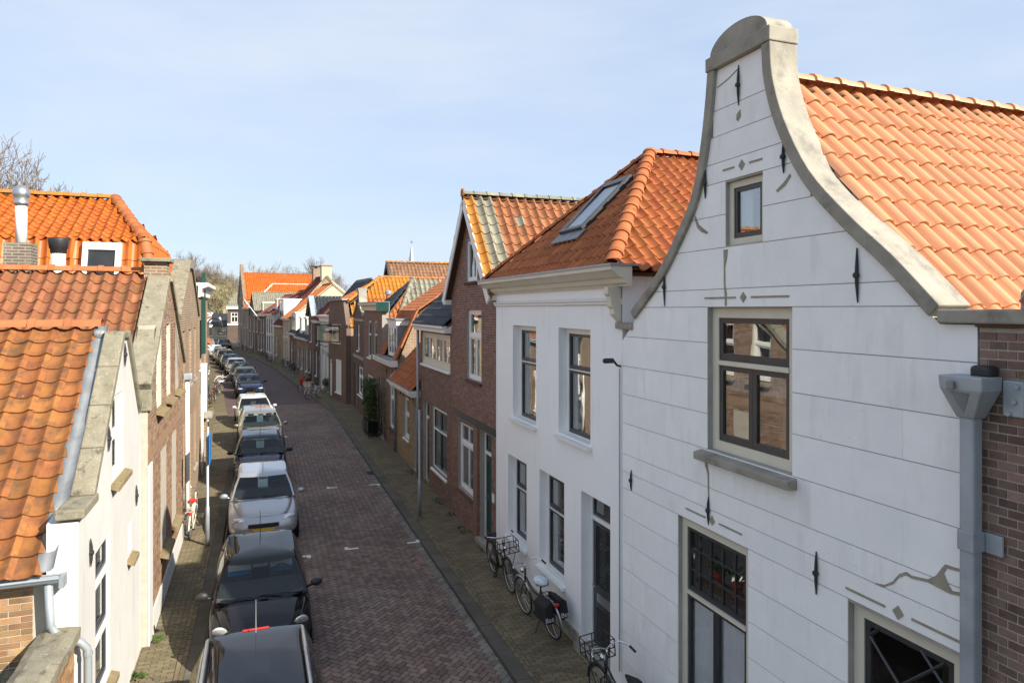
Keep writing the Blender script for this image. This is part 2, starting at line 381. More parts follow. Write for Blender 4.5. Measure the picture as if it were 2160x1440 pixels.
# ------------------------------------------------------------------ mesh helpers
class MB:
    """collects faces and links them as ONE mesh object"""
    def __init__(s):
        s.v = []; s.f = []
    def quad(s, a, b, c, d):
        n = len(s.v); s.v += [tuple(a), tuple(b), tuple(c), tuple(d)]; s.f.append((n, n + 1, n + 2, n + 3)); return s
    def poly(s, pts):
        n = len(s.v); s.v += [tuple(p) for p in pts]; s.f.append(tuple(range(n, n + len(pts)))); return s
    def box(s, x0, x1, y0, y1, z0, z1):
        if x0 > x1: x0, x1 = x1, x0
        if y0 > y1: y0, y1 = y1, y0
        if z0 > z1: z0, z1 = z1, z0
        n = len(s.v)
        s.v += [(x0, y0, z0), (x1, y0, z0), (x1, y1, z0), (x0, y1, z0), (x0, y0, z1), (x1, y0, z1), (x1, y1, z1), (x0, y1, z1)]
        s.f += [tuple(n + i for i in q) for q in ((0, 3, 2, 1), (4, 5, 6, 7), (0, 1, 5, 4), (1, 2, 6, 5), (2, 3, 7, 6), (3, 0, 4, 7))]
        return s
    def obox(s, c, ax, ay, az, hx, hy, hz):
        """box at centre c along axes ax, ay, az with half sizes"""
        c = Vector(c); n = len(s.v)
        for dz in (-1, 1):
            for dx, dy in ((-1, -1), (1, -1), (1, 1), (-1, 1)):
                s.v.append(tuple(c + ax * (dx * hx) + ay * (dy * hy) + az * (dz * hz)))
        s.f += [tuple(n + i for i in q) for q in ((0, 3, 2, 1), (4, 5, 6, 7), (0, 1, 5, 4), (1, 2, 6, 5), (2, 3, 7, 6), (3, 0, 4, 7))]
        return s
    def prism_xz(s, pts, y0, y1, holes=()):
        """outline (x, z) with rectangular or polygonal holes, from y0 (street side) to y1"""
        loops = [list(pts)] + [list(h) for h in holes]
        flat = [p for l in loops for p in l]
        tri = tessellate_polygon([[Vector((p[0], p[1], 0)) for p in l] for l in loops])
        n = len(s.v); k = len(flat)
        s.v += [(p[0], y0, p[1]) for p in flat] + [(p[0], y1, p[1]) for p in flat]
        for t in tri:
            a, b, c = [flat[i] for i in t]
            cr = (b[0] - a[0]) * (c[1] - a[1]) - (b[1] - a[1]) * (c[0] - a[0])
            t = t if cr > 0 else (t[0], t[2], t[1])
            s.f.append(tuple(n + i for i in t))
            s.f.append(tuple(n + k + i for i in reversed(t)))
        st = 0
        for li, l in enumerate(loops):
            ar = sum(l[i][0] * l[(i + 1) % len(l)][1] - l[(i + 1) % len(l)][0] * l[i][1] for i in range(len(l)))
            for i in range(len(l)):
                a = n + st + i; b = n + st + (i + 1) % len(l)
                q = (b, a, a + k, b + k)
                if (ar > 0) != (li == 0): q = q[::-1]
                s.f.append(q)
            st += len(l)
        return s
    def tube(s, path, r, seg=8, caps=True, closed=False):
        path = [Vector(p) for p in path]; m = len(path)
        rs = r if isinstance(r, (list, tuple)) else [r] * m
        n = len(s.v); up = None
        for i, p in enumerate(path):
            if closed: d = path[(i + 1) % m] - path[i - 1]
            else: d = path[min(i + 1, m - 1)] - path[max(i - 1, 0)]
            if d.length < 1e-9: d = Vector((0, 0, 1))
            d.normalize()
            if up is None:
                up = Vector((0, 0, 1)) if abs(d.z) < 0.9 else Vector((1, 0, 0))
            a = d.cross(up)
            if a.length < 1e-6: a = d.cross(Vector((0.3, 0.9, 0.2)))
            a.normalize(); b = a.cross(d).normalized(); up = b
            for j in range(seg):
                t = 2 * math.pi * j / seg
                s.v.append(tuple(p + (a * math.cos(t) + b * math.sin(t)) * rs[i]))
        for i in range(m if closed else m - 1):
            i2 = (i + 1) % m
            for j in range(seg):
                j2 = (j + 1) % seg
                s.f.append((n + i * seg + j, n + i * seg + j2, n + i2 * seg + j2, n + i2 * seg + j))
        if caps and not closed:
            s.f.append(tuple(n + j for j in range(seg))[::-1])
            s.f.append(tuple(n + (m - 1) * seg + j for j in range(seg)))
        return s
    def lathe(s, prof, c=(0, 0, 0), axis='z', seg=16):
        n = len(s.v); c = Vector(c)
        for r, h in prof:
            for j in range(seg):
                t = 2 * math.pi * j / seg; a, b = r * math.cos(t), r * math.sin(t)
                p = {'z': (a, b, h), 'x': (h, a, b), 'y': (b, h, a)}[axis]
                s.v.append(tuple(c + Vector(p)))
        for i in range(len(prof) - 1):
            for j in range(seg):
                j2 = (j + 1) % seg
                s.f.append((n + i * seg + j, n + i * seg + j2, n + (i + 1) * seg + j2, n + (i + 1) * seg + j))
        s.f.append(tuple(n + j for j in range(seg))[::-1])
        s.f.append(tuple(n + (len(prof) - 1) * seg + j for j in range(seg)))
        return s
    def add(s, o):
        n = len(s.v); s.v += o.v; s.f += [tuple(n + i for i in f) for f in o.f]; return s
    def mesh(s, name, mat, smooth=False):
        me = bpy.data.meshes.new(name)
        me.from_pydata(s.v, [], s.f)
        me.materials.append(M[mat] if isinstance(mat, str) else mat)
        if smooth: me.polygons.foreach_set('use_smooth', [True] * len(me.polygons))
        me.update()
        return me
    def build(s, name, mat, parent=None, smooth=False, kind=None, bevel=0.0, subsurf=0):
        if not s.v: return None
        o = bpy.data.objects.new(name, s.mesh(name, mat, smooth))
        COL.objects.link(o)
        if parent: o.parent = parent
        if kind: o['kind'] = kind
        if bevel:
            b = o.modifiers.new('bevel', 'BEVEL'); b.width = bevel; b.segments = 2; b.limit_method = 'ANGLE'; b.harden_normals = False
        if subsurf:
            b = o.modifiers.new('subsurf', 'SUBSURF'); b.levels = subsurf; b.render_levels = subsurf
        return o

def tag(o, label=None, cat=None, group=None, kind=None):
    if label: o['label'] = label
    if cat: o['category'] = cat
    if group: o['group'] = group
    if kind: o['kind'] = kind
    return o

def thing(name, label, cat, loc=(0, 0, 0), rz=0.0, group=None):
    o = bpy.data.objects.new(name, None)
    o.empty_display_size = 0.2
    COL.objects.link(o)
    o.location = loc; o.rotation_euler = (0, 0, rz)
    return tag(o, label, cat, group)

def link(name, me, parent, mat4=None):
    o = bpy.data.objects.new(name, me)
    COL.objects.link(o)
    o.parent = parent
    if mat4 is not None: o.matrix_basis = mat4
    return o

def copy_tree(o, parent=None):
    c = o.copy(); COL.objects.link(c); c.parent = parent
    for ch in o.children: copy_tree(ch, c)
    return c

def rect(x0, x1, z0, z1):
    return [(x0, z0), (x1, z0), (x1, z1), (x0, z1)]

def clip_half(poly, a, b, c):
    """keep a*x + b*y + c >= 0"""
    out = []
    for i in range(len(poly)):
        p, q = poly[i], poly[(i + 1) % len(poly)]
        dp = a * p[0] + b * p[1] + c; dq = a * q[0] + b * q[1] + c
        if dp >= 0: out.append(p)
        if (dp > 0 and dq < 0) or (dp < 0 and dq > 0):
            t = dp / (dp - dq); out.append((p[0] + (q[0] - p[0]) * t, p[1] + (q[1] - p[1]) * t))
    return out

def clip_rect(poly, x0, x1, z0, z1):
    for h in ((1, 0, -x0), (-1, 0, x1), (0, 1, -z0), (0, -1, z1)):
        poly = clip_half(poly, *h)
        if len(poly) < 3: return []
    return poly

def inside(poly, x, y):
    r = False; j = len(poly) - 1
    for i in range(len(poly)):
        if (poly[i][1] > y) != (poly[j][1] > y) and x < (poly[j][0] - poly[i][0]) * (y - poly[i][1]) / (poly[j][1] - poly[i][1]) + poly[i][0]: r = not r
        j = i
    return r

def area(p):
    return 0.5 * sum(p[i][0] * p[(i + 1) % len(p)][1] - p[(i + 1) % len(p)][0] * p[i][1] for i in range(len(p)))

def intervals(poly, z):
    xs = []
    for i in range(len(poly)):
        a, b = poly[i], poly[(i + 1) % len(poly)]
        if (a[1] > z) != (b[1] > z): xs.append(a[0] + (b[0] - a[0]) * (z - a[1]) / (b[1] - a[1]))
    xs.sort()
    return [(xs[i], xs[i + 1]) for i in range(0, len(xs) - 1, 2)]

CAM = Vector((0, 0, CAMH))

def masonry(parent, outline, holes, mat, bl=0.21, ch=0.0625, joint=0.011, proud=0.006, y=0.0, x0=None, nparts=300, plane='xz', near=None, zmax=None, cross=False):
    """real bricks in running bond on a wall plane: the nearest ones as single parts, the rest joined.
    plane 'xz': street face at y; plane 'yz': the outline is (y, z) and the face looks along +-x at x=y"""
    zs = [p[1] for p in outline]
    z = min(zs); rows = int((max(zs) - z) / ch) + 1
    full = []; rest = MB()
    base = min(p[0] for p in outline)
    wm = parent.matrix_world
    bh = ch - joint
    sgn = 1 if proud > 0 else -1
    d = 0.03
    for r in range(rows):
        zc = z + r * ch + ch / 2
        iv = intervals(outline, zc)
        for h in holes:
            hz = [p[1] for p in h]; hx = [p[0] for p in h]
            if min(hz) - 0.002 < zc < max(hz) + 0.002:
                n = []
                for a, b in iv:
                    if max(hx) <= a or min(hx) >= b: n.append((a, b)); continue
                    if min(hx) > a: n.append((a, min(hx)))
                    if max(hx) < b: n.append((max(hx), b))
                iv = n
        off = base + (0.5 * bl if r % 2 else 0.0) - bl
        unit = bl
        if cross and r % 2: unit = bl / 2; off = base - bl + bl / 4
        for a, b in iv:
            k = int((a - off) / unit)
            while off + k * unit < b - 0.02:
                p, q = max(a, off + k * unit), min(b, off + (k + 1) * unit)
                k += 1
                if q - p < 0.03: continue
                isfull = abs((q - p) - bl) < 1e-4
                p += joint / 2; q -= joint / 2
                zz0, zz1 = zc - bh / 2, zc + bh / 2
                pr = y - proud * random.uniform(0.5, 1.4)
                if plane == 'xz': ctr = Vector(((p + q) / 2, y, zc))
                else: ctr = Vector((y, (p + q) / 2, zc))
                full.append((isfull, ctr, p, q, zz0, zz1, pr))
    loc, rot = parent.location, parent.rotation_euler.z
    mw = Matrix.Translation(loc) @ Matrix.Rotation(rot, 4, 'Z')
    cand = [i for i, t in enumerate(full) if t[0]]
    ref = near if near is not None else CAM
    cand.sort(key=lambda i: (mw @ full[i][1] - ref).length)
    single = set(cand[:nparts])
    me = None
    if single:
        hb = (bl - joint) / 2
        mb = MB()
        if plane == 'xz': mb.box(-hb, hb, -proud, d, -bh / 2, bh / 2)
        else: mb.box(-proud, sgn * d, -hb, hb, -bh / 2, bh / 2)
        me = mb.mesh('brick', mat)
    for i, (isf, ctr, p, q, zz0, zz1, pr) in enumerate(full):
        if i in single:
            j = random.uniform(-0.003, 0.003)
            link('brick', me, parent, Matrix.Translation(ctr + (Vector((0, j, 0)) if plane == 'xz' else Vector((j, 0, 0)))))
        else:
            if plane == 'xz':
                n = len(rest.v)
                rest.v += [(p, pr, zz0), (q, pr, zz0), (q, pr, zz1), (p, pr, zz1), (p, y + d, zz0), (q, y + d, zz0), (q, y + d, zz1), (p, y + d, zz1)]
                rest.f += [tuple(n + k2 for k2 in f) for f in ((0, 1, 2, 3), (0, 4, 5, 1), (1, 5, 6, 2), (2, 6, 7, 3), (3, 7, 4, 0))]
            else:
                rest.box(pr, y + sgn * d, p, q, zz0, zz1)
    if rest.v: rest.build('bricks', mat, parent, kind='stuff')

# ------------------------------------------------------------------ roof tiles
TILE = {}

def tile_mesh(style, tw, th, mat, seg):
    key = (style, round(tw, 3), round(th, 3), mat, seg)
    if key in TILE: return TILE[key]
    mb = MB()
    ov = 0.16 * th
    pts = []
    for i in range(seg + 1):
        t = i / seg * 1.14 - 0.07
        u = (t - 0.5) * tw
        if style == 'pan':
            if t < 0.62: h = -0.034 * math.sin(math.pi * max(t, -0.02) / 0.62)
            else: h = 0.046 * math.sin(math.pi * min(1.04, (t - 0.62) / 0.40))
        elif style == 'deep':
            if t < 0.62: h = -0.032 * math.sin(math.pi * max(t, -0.02) / 0.62)
            else: h = 0.058 * math.sin(math.pi * min(1.06, (t - 0.62) / 0.40))
        elif style == 'flatpan':
            if t < 0.66: h = -0.018 * math.sin(math.pi * max(t, -0.02) / 0.66)
            else: h = 0.030 * math.sin(math.pi * min(1.04, (t - 0.66) / 0.36))
        elif style == 'wave':
            h = 0.030 * math.sin(2 * math.pi * (t - 0.08)) + 0.006 * math.sin(4 * math.pi * t)
        else:
            h = 0.012 if (t < 0.12 or t > 0.92) else 0.0
        pts.append((u, h * tw / 0.22))
    lift = 0.030
    lip = 0.020
    n = len(pts)
    for (u, h) in pts: mb.v.append((u, -th / 2 - ov, h + lift))
    for (u, h) in pts: mb.v.append((u, th / 2, h))
    for (u, h) in pts: mb.v.append((u, -th / 2 - ov, h + lift - lip))
    for (u, h) in pts: mb.v.append((u, -th / 2 + 0.06, h + lift - lip - 0.012))
    for i in range(n - 1):
        mb.f.append((i, i + 1, n + i + 1, n + i))
        mb.f.append((2 * n + i, 2 * n + i + 1, i + 1, i))
        mb.f.append((3 * n + i, 3 * n + i + 1, 2 * n + i + 1, 2 * n + i))
    TILE[key] = mb
    return mb

def slope_tiles(parent, E, f, pitch, poly, mat, tw=0.22, th=0.28, style='pan', parts=0, seg=8, deck=True, colmat=None, rowshift=0.0, oname='roof_tile', deckmat='wood_dark'):
    """lays tiles over a roof slope. E: eave start, f: the horizontal way it faces, poly: region in (along eave, up slope)"""
    f = Vector(f).normalized(); zz = Vector((0, 0, 1))
    U = zz.cross(f); V = -f * math.cos(pitch) + zz * math.sin(pitch); N = U.cross(V)
    E = Vector(E)
    if deck:
        mb = MB()
        top = [tuple(E + U * u + V * v - N * 0.085) for u, v in poly]
        bot = [tuple(E + U * u + V * v - N * 0.15) for u, v in poly]
        mb.poly(top); mb.poly(bot[::-1])
        for i in range(len(poly)):
            j = (i + 1) % len(poly)
            mb.quad(bot[i], bot[j], top[j], top[i])
        mb.build('roof_deck', deckmat, parent)
    us = [p[0] for p in poly]; vsx = [p[1] for p in poly]
    nr = int((max(vsx) - min(vsx)) / th + 0.6); nc = int((max(us) - min(us)) / tw + 0.5)
    th2 = (max(vsx) - min(vsx)) / max(nr, 1); tw2 = (max(us) - min(us)) / max(nc, 1)
    spots = []
    for r in range(nr):
        for c in range(nc):
            u = min(us) + (c + 0.5) * tw2; v = min(vsx) + (r + 0.5) * th2
            if inside(poly, u, v): spots.append((u, v, c, r))
    base = Matrix((U, V, N)).transposed().to_4x4()
    mw = Matrix.Translation(parent.location) @ Matrix.Rotation(parent.rotation_euler.z, 4, 'Z')
    order = sorted(range(len(spots)), key=lambda i: (mw @ (E + U * spots[i][0] + V * spots[i][1]) - CAM).length)
    single = set(order[:parts])
    rest = {}
    mes = {}
    for i, (u, v, c, r) in enumerate(spots):
        m = mat
        if colmat: m = colmat(c, r, nc, nr) or mat
        tmb = tile_mesh(style, tw2, th2, m, seg)
        rj = random.uniform(-1, 1)
        loc = E + U * (u + random.uniform(-0.004, 0.004)) + V * (v + random.uniform(-0.007, 0.007)) + N * random.uniform(0.0, 0.006)
        jt = 0.010 if style == 'wave' else 0.026
        mt = Matrix.Translation(loc) @ base @ Matrix.Rotation(rj * jt, 4, 'Z') @ Matrix.Rotation(random.uniform(-1, 1) * jt * 0.7, 4, 'X') @ Matrix.Rotation(random.uniform(-1, 1) * jt, 4, 'Y')
        if i in single:
            if m not in mes:
                mes[m] = tmb.mesh(oname, m, smooth=True)
                mes[m].set_sharp_from_angle(angle=R(50))
            link(oname, mes[m], parent, mt)
        else:
            b = rest.setdefault(m, MB())
            n = len(b.v)
            b.v += [tuple(mt @ Vector(p)) for p in tmb.v]
            b.f += [tuple(n + k for k in q) for q in tmb.f]
    for m, b in rest.items():
        o = b.build('roof_tiles', m, parent, smooth=True, kind='stuff')
        o.data.set_sharp_from_angle(angle=R(50))

def ridge(parent, p0, p1, mat, r=0.12, ln=0.36, name='ridge_tile', parts=True, collar=True):
    p0, p1 = Vector(p0), Vector(p1)
    d = p1 - p0; L = d.length; d.normalize()
    n = max(1, int(L / ln + 0.5)); step = L / n
    side = d.cross(Vector((0, 0, 1))).normalized(); up = side.cross(d).normalized()
    mb = MB()
    S = 7
    prof = [(-0.5 * step - 0.02, r * 1.0), (0.5 * step - 0.09, r * 0.94), (0.5 * step - 0.085, r * 1.16), (0.5 * step, r * 1.16), (0.5 * step + 0.003, r * 0.9)] if collar else [(-0.5 * step - 0.02, r * 1.06), (0.5 * step, r * 0.92), (0.5 * step + 0.003, r * 0.8)]
    for y, rr in prof:
        for j in range(S + 1):
            t = math.pi * (j / S)
            mb.v.append((rr * math.cos(t), y, rr * 0.85 * math.sin(t) - 0.02))
    for i in range(len(prof) - 1):
        for j in range(S):
            a = i * (S + 1) + j
            mb.f.append((a, a + S + 1, a + S + 2, a + 1))
    base = Matrix((side, d, up)).transposed().to_4x4()
    if parts:
        me = mb.mesh(name, mat, smooth=True)
        me.set_sharp_from_angle(angle=R(45))
    else: allb = MB()
    for i in range(n):
        mt = Matrix.Translation(p0 + d * (step * (i + 0.5))) @ base @ Matrix.Rotation(random.uniform(-0.02, 0.02), 4, 'Z')
        if parts: link(name, me, parent, mt)
        else:
            k = len(allb.v)
            allb.v += [tuple(mt @ Vector(p)) for p in mb.v]; allb.f += [tuple(k + q for q in f) for f in mb.f]
    if not parts: allb.build('ridge_tiles', mat, parent, smooth=True, kind='stuff')

# ------------------------------------------------------------------ the setting: ground, road, pavements
def strip_dir(P, off):
    """polyline P [(x, d)] shifted sideways by off metres (positive: towards the left of the street)"""
    out = []
    for i in range(len(P)):
        a = Vector(P[max(i - 1, 0)]); b = Vector(P[min(i + 1, len(P) - 1)])
        t = (b - a).normalized(); n = Vector((-t.y, t.x))
        out.append((P[i][0] + n.x * off, P[i][1] + n.y * off))
    return out
FRP = [(5.454, 0.0), (-9.511, 41.0), (-12.0, 45.8), (-18.5, 60.0), (-24.4, 72.6), (-28.5, 80.0), (-35.2, 92.0), (-44.2, 109.6), (-55.0, 130.0)]
FLP = [(-1.966, 0.0), (-12.466, 28.0), (-18.4, 41.0), (-26.6, 60.0), (-36.5, 80.0), (-45.0, 95.0), (-56.0, 115.0), (-65.0, 132.0)]
def densify(P, n=60):
    L = [0.0]
    for a, b in zip(P, P[1:]): L.append(L[-1] + math.hypot(b[0] - a[0], b[1] - a[1]))
    out = []
    for i in range(n + 1):
        s = L[-1] * i / n
        for k in range(len(P) - 1):
            if s <= L[k + 1] + 1e-6:
                t = (s - L[k]) / (L[k + 1] - L[k]); out.append((P[k][0] + (P[k + 1][0] - P[k][0]) * t, P[k][1] + (P[k + 1][1] - P[k][1]) * t)); break
    # smooth the bends
    for _ in range(6):
        out = [out[0]] + [((out[i - 1][0] + 2 * out[i][0] + out[i + 1][0]) / 4, (out[i - 1][1] + 2 * out[i][1] + out[i + 1][1]) / 4) for i in range(1, len(out) - 1)] + [out[-1]]
    return out
FR = densify(FRP); FL = densify(FLP)
T2 = Vector((-0.34288, 0.93938)); N2 = Vector((-0.93938, -0.34288)); O2 = Vector((5.454, 0.0))
def st(t, w):
    p = O2 + T2 * t + N2 * w
    return (p.x, p.y)
ZR = -0.07

ground = MB().poly([(-2500, -400, -0.16), (2500, -400, -0.16), (2500, 3500, -0.16), (-2500, 3500, -0.16)]).build('ground', 'ground', kind='structure')
# road: carriageway sheet, near part covered with single clinkers
rk = strip_dir(FR, 1.4); lk = strip_dir(FL, -1.08)
pmat('road_far', (0.118, 0.075, 0.070), (0.085, 0.056, 0.054), 0.8, 0.5, stain=((0.19, 0.165, 0.135), 0.6, 0.55, 0.85, 0.4), stain2=((0.045, 0.03, 0.03), 18.0, 0.5, 0.7, 0.5), bump=0.4, bscale=12, wpos=True)
def sheet(name, A, B, z, mat, d0, d1, parent=None, kind=None):
    mb = MB()
    for i in range(len(A) - 1):
        if A[i][1] < d0 or A[i][1] > d1: continue
        a, b, c, d = A[i], A[i + 1], B[i + 1], B[i]
        mb.quad((a[0], a[1], z), (b[0], b[1], z), (c[0], c[1], z), (d[0], d[1], z))
    return mb.build(name, mat, parent, kind=kind)
road = MB()
for i in range(len(rk) - 1):
    a, b, c, d = rk[i], rk[i + 1], lk[i + 1], lk[i]
    road.quad((a[0], a[1], ZR - 0.022), (b[0], b[1], ZR - 0.022), (c[0], c[1], ZR - 0.022), (d[0], d[1], ZR - 0.022))
ex = [(rk[-1][0] + 4, rk[-1][1] + 6), (rk[-1][0] - 60, rk[-1][1] + 70), (rk[-1][0] - 100, rk[-1][1] + 40), (lk[-1][0] - 14, lk[-1][1] - 8)]
road.poly([(rk[-1][0], rk[-1][1], ZR - 0.022)] + [(p[0], p[1], ZR - 0.022) for p in ex] + [(lk[-1][0], lk[-1][1], ZR - 0.022)])
road = road.build('road', 'road_far', kind='structure')
far_t = 46.0
base = MB(); 
q = [st(2, 1.38), st(far_t, 1.38), st(far_t, 6.15), st(2, 6.15)]
base.poly([(p[0], p[1], ZR - 0.015) for p in q]); base.build('road_base', 'joint_earth', road)

def piece(mb, poly, zt, depth=0.03, gap=0.006, tilt=0.0012):
    cx = sum(p[0] for p in poly) / len(poly); cy = sum(p[1] for p in poly) / len(poly)
    tx, ty = random.uniform(-tilt, tilt) * 6, random.uniform(-tilt, tilt) * 6
    zt += random.uniform(-1, 1) * 0.0018
    pts = []
    for p in poly:
        dx, dy = p[0] - cx, p[1] - cy; l = math.hypot(dx, dy) or 1
        k = max(0.3, 1 - gap * 1.3 / l)
        pts.append((cx + dx * k, cy + dy * k, zt + dx * k * tx + dy * k * ty))
    n = len(mb.v); m = len(pts)
    mb.v += pts + [(p[0], p[1], p[2] - depth) for p in pts]
    mb.f.append(tuple(range(n, n + m)))
    for i in range(m):
        j = (i + 1) % m
        mb.f.append((n + j, n + i, n + m + i, n + m + j))

WL0, WL1 = 1.40, 6.06
def lay(parent, pieces, mat, name, zt, near=300, gap=0.0085, kindname=None):
    """pieces: list of (t, w) polygons; the nearest become single parts, the rest one joined part"""
    world = []
    for pl in pieces:
        wp = [st(t, w) for t, w in pl]
        if area(wp) < 0: wp = wp[::-1]
        c = (sum(p[0] for p in wp) / len(wp), sum(p[1] for p in wp) / len(wp))
        world.append((wp, c))
    # largest in view first: distance among those inside the frame
    vis = [i for i, (wp, c) in enumerate(world) if c[1] > 10.4 and -0.78 < c[0] / c[1] < 0.75]
    vis.sort(key=lambda i: world[i][1][1] ** 2 + world[i][1][0] ** 2)
    single = set(vis[:near])
    rest = MB()
    for i, (wp, c) in enumerate(world):
        if i in single:
            mb = MB(); piece(mb, [(p[0] - c[0], p[1] - c[1]) for p in wp], 0.0, gap=gap)
            o = mb.build(name, mat, parent); o.location = (c[0], c[1], zt)
        else: piece(rest, wp, zt, gap=gap)
    if rest.v: rest.build(kindname or name + 's', mat, parent, kind='stuff')

PL, PW = 0.208, 0.104
herr = []; edge = []
c45 = math.cos(R(45)); 
nn = int((far_t - 8) / PW / 1.41) + 60
for r in range(-80, 420):
    for k in range(-110, 30):
        for (x, y, lx, ly) in ((r + 4 * k, r, 2, 1), (r + 3 + 4 * k, r, 1, 2)):
            q = [(x, y), (x + lx, y), (x + lx, y + ly), (x, y + ly)]
            cx, cy = (x + lx / 2) * PW, (y + ly / 2) * PW
            t = 9.0 + (cx + cy) * c45; w = 3.6 + (cy - cx) * c45
            if not (8.5 < t < far_t and WL0 - 0.2 < w < WL1 + 0.2): continue
            pl = [(9.0 + (a + b) * PW * c45, 3.6 + (b - a) * PW * c45) for a, b in q]
            full_ = all(WL0 + 0.005 < p[1] < WL1 - 0.005 for p in pl)
            if not full_:
                pl = clip_half(pl, 0, 1, -(WL0 + 0.006)); 
                if len(pl) >= 3: pl = clip_half(pl, 0, -1, WL1 - 0.006)
                if len(pl) < 3 or abs(area(pl)) < 0.0012: continue
            wm = sum(p[1] for p in pl) / len(pl)
            (edge if (wm < WL0 + 0.17 + 0.06 * math.sin(t * 3.1) or wm > WL1 - 0.15) else herr).append(pl)
lay(road, herr, 'klinker', 'paver', ZR)
lay(road, edge, 'klinker_edge', 'edge_paver', ZR, near=60, gap=0.005)

# painted parking corners on the clinkers
def marking(pts):
    mb = MB()
    mb.poly([(x, y, ZR + 0.006) for x, y in pts]); mb.poly([(x, y, ZR + 0.002) for x, y in pts][::-1])
    return mb
def tick(x, y, ang, long=0.33, short=0.20, wd=0.09, flip=1):
    a = Vector((math.cos(ang), math.sin(ang))); b = Vector((-a.y, a.x)) * flip
    p = Vector((x, y))
    pts = [p, p + a * long, p + a * long + b * wd, p + a * wd + b * wd, p + a * wd + b * short, p + b * short]
    if area([tuple(k) for k in pts]) < 0: pts = pts[::-1]
    o = marking([tuple(k) for k in pts]).build('parking_marking', 'road_paint', road)
for (u, v, fl, an) in ((728, 1160, 1, 0), (655, 1170, 1, 180), (690, 1030, 1, 0), (800, 1020, 1, 180), (887, 1143, -1, 180)):
    d = 1440 * (CAMH - ZR) / (v - 652); x = (u - 1080) * d / 1440
    tick(x, d, R(an + 20), flip=fl)

def pavement(name, P, w_facade, w_kerb, side, far_from):
    """side +1: right pavement (facade at w=0); -1: left"""
    kerb = strip_dir(P, side * abs(w_kerb - w_facade) * 1.0)
    inner = strip_dir(P, -side * 1.2)
    mb = MB()
    for i in range(len(P) - 1):
        a, b, c, d = inner[i], inner[i + 1], kerb[i + 1], kerb[i]
        z = -0.012
        qd = [(a[0], a[1], z), (b[0], b[1], z), (c[0], c[1], z), (d[0], d[1], z)]
        mb.quad(*(qd if side > 0 else qd[::-1]))
        mb.quad((d[0], d[1], z), (c[0], c[1], z), (c[0], c[1], -0.12), (d[0], d[1], -0.12))
    o = mb.build(name, 'pavement_far', kind='structure')
    return o
pmat('pavement_far', (0.16, 0.13, 0.078), (0.11, 0.092, 0.055), 0.9, 0.8, stain=((0.075, 0.08, 0.035), 0.7, 0.5, 0.8, 0.6), stain2=((0.05, 0.042, 0.03), 16.0, 0.5, 0.65, 0.5), bump=0.4, bscale=12, wpos=True)
pav_r = pavement('pavement', FR, 0.0, 1.385, 1, far_t)
pav_l = pavement('pavement', FL, 0.0, 1.065, -1, far_t)
def pav_pieces(w0, w1, t0, t1, lw=0.205, lt=0.068):
    out = []; n = int((w1 - w0) / lw + 0.5); lw = (w1 - w0) / n
    rows = int((t1 - t0) / lt)
    for r in range(rows):
        t = t0 + r * lt; o = (lw / 2) if r % 2 else 0
        for i in range(-1, n + 1):
            a, b = max(w0, w0 + i * lw + o), min(w1, w0 + (i + 1) * lw + o)
            if b - a > 0.03: out.append([(t, a), (t + lt, a), (t + lt, b), (t, b)])
    return out
def pav_str(w0, w1, t0, t1, ln=0.21):
    out = []; n = int((t1 - t0) / ln)
    for k, (a, b) in enumerate(((w0, (w0 + w1) / 2), ((w0 + w1) / 2, w1))):
        for i in range(n):
            t = t0 + i * ln + k * ln / 2
            out.append([(t, a), (t + ln, a), (t + ln, b), (t, b)])
    return out
lay(pav_r, pav_pieces(-0.05, 1.01, 8, far_t), 'pavement_klinker', 'paver', 0.0, near=300, gap=0.0075)
lay(pav_r, pav_str(1.01, 1.15, 8, far_t), 'pavement_klinker', 'border_paver', 0.001, near=60)
lay(pav_l, pav_pieces(6.45, 7.45, 9, 41), 'pavement_klinker', 'paver', 0.0, near=300, gap=0.0075)
lay(pav_l, pav_str(6.30, 6.45, 9, 41), 'pavement_klinker', 'border_paver', 0.001, near=60)
def kerbs(parent, w0, w1, t0, t1):
    n = int((t1 - t0) / 0.98)
    mb = MB()
    for i in range(n):
        pl = [st(t0 + i * 0.98, w0), st(t0 + (i + 1) * 0.98, w0), st(t0 + (i + 1) * 0.98, w1), st(t0 + i * 0.98, w1)]
        if area(pl) < 0: pl = pl[::-1]
        c = (sum(p[0] for p in pl) / 4, sum(p[1] for p in pl) / 4)
        m = MB(); piece(m, [(p[0] - c[0], p[1] - c[1]) for p in pl], 0.0, depth=0.13, gap=0.004)
        o = m.build('kerb_stone', 'kerb_stone', parent, bevel=0.008); o.location = (c[0], c[1], -0.004)
kerbs(pav_r, 1.15, 1.395, 6, far_t)
kerbs(pav_l, 6.07, 6.30, 8, 41)
# tufts of moss and weeds along the foot of the left wall
def weeds(name, label, x, y, n, rad, h, mat='leaf'):
    mb = MB()
    for i in range(n):
        a = random.uniform(0, 6.28); rr = rad * math.sqrt(random.random())
        p = Vector((rr * math.cos(a), rr * 0.6 * math.sin(a), 0))
        l = random.uniform(0.4, 1) * h; d = Vector((math.cos(a * 3.3), math.sin(a * 3.3), random.uniform(0.3, 1.2))).normalized()
        s = d.cross(Vector((0, 0, 1))).normalized() * 0.014
        mb.quad(p - s, p + s, p + d * l + s * 0.6, p + d * l - s * 0.6)
    o = mb.build(name, mat); o.location = (x, y, 0.003)
    return tag(o, label, 'weeds', 'weeds at the foot of the white wall')
weeds('weeds', 'low green weeds at the foot of the white wall', -6.42, 11.95, 160, 0.3, 0.10)
weeds('weeds', 'low green weeds at the foot of the white wall', -5.98, 10.75, 120, 0.22, 0.10)


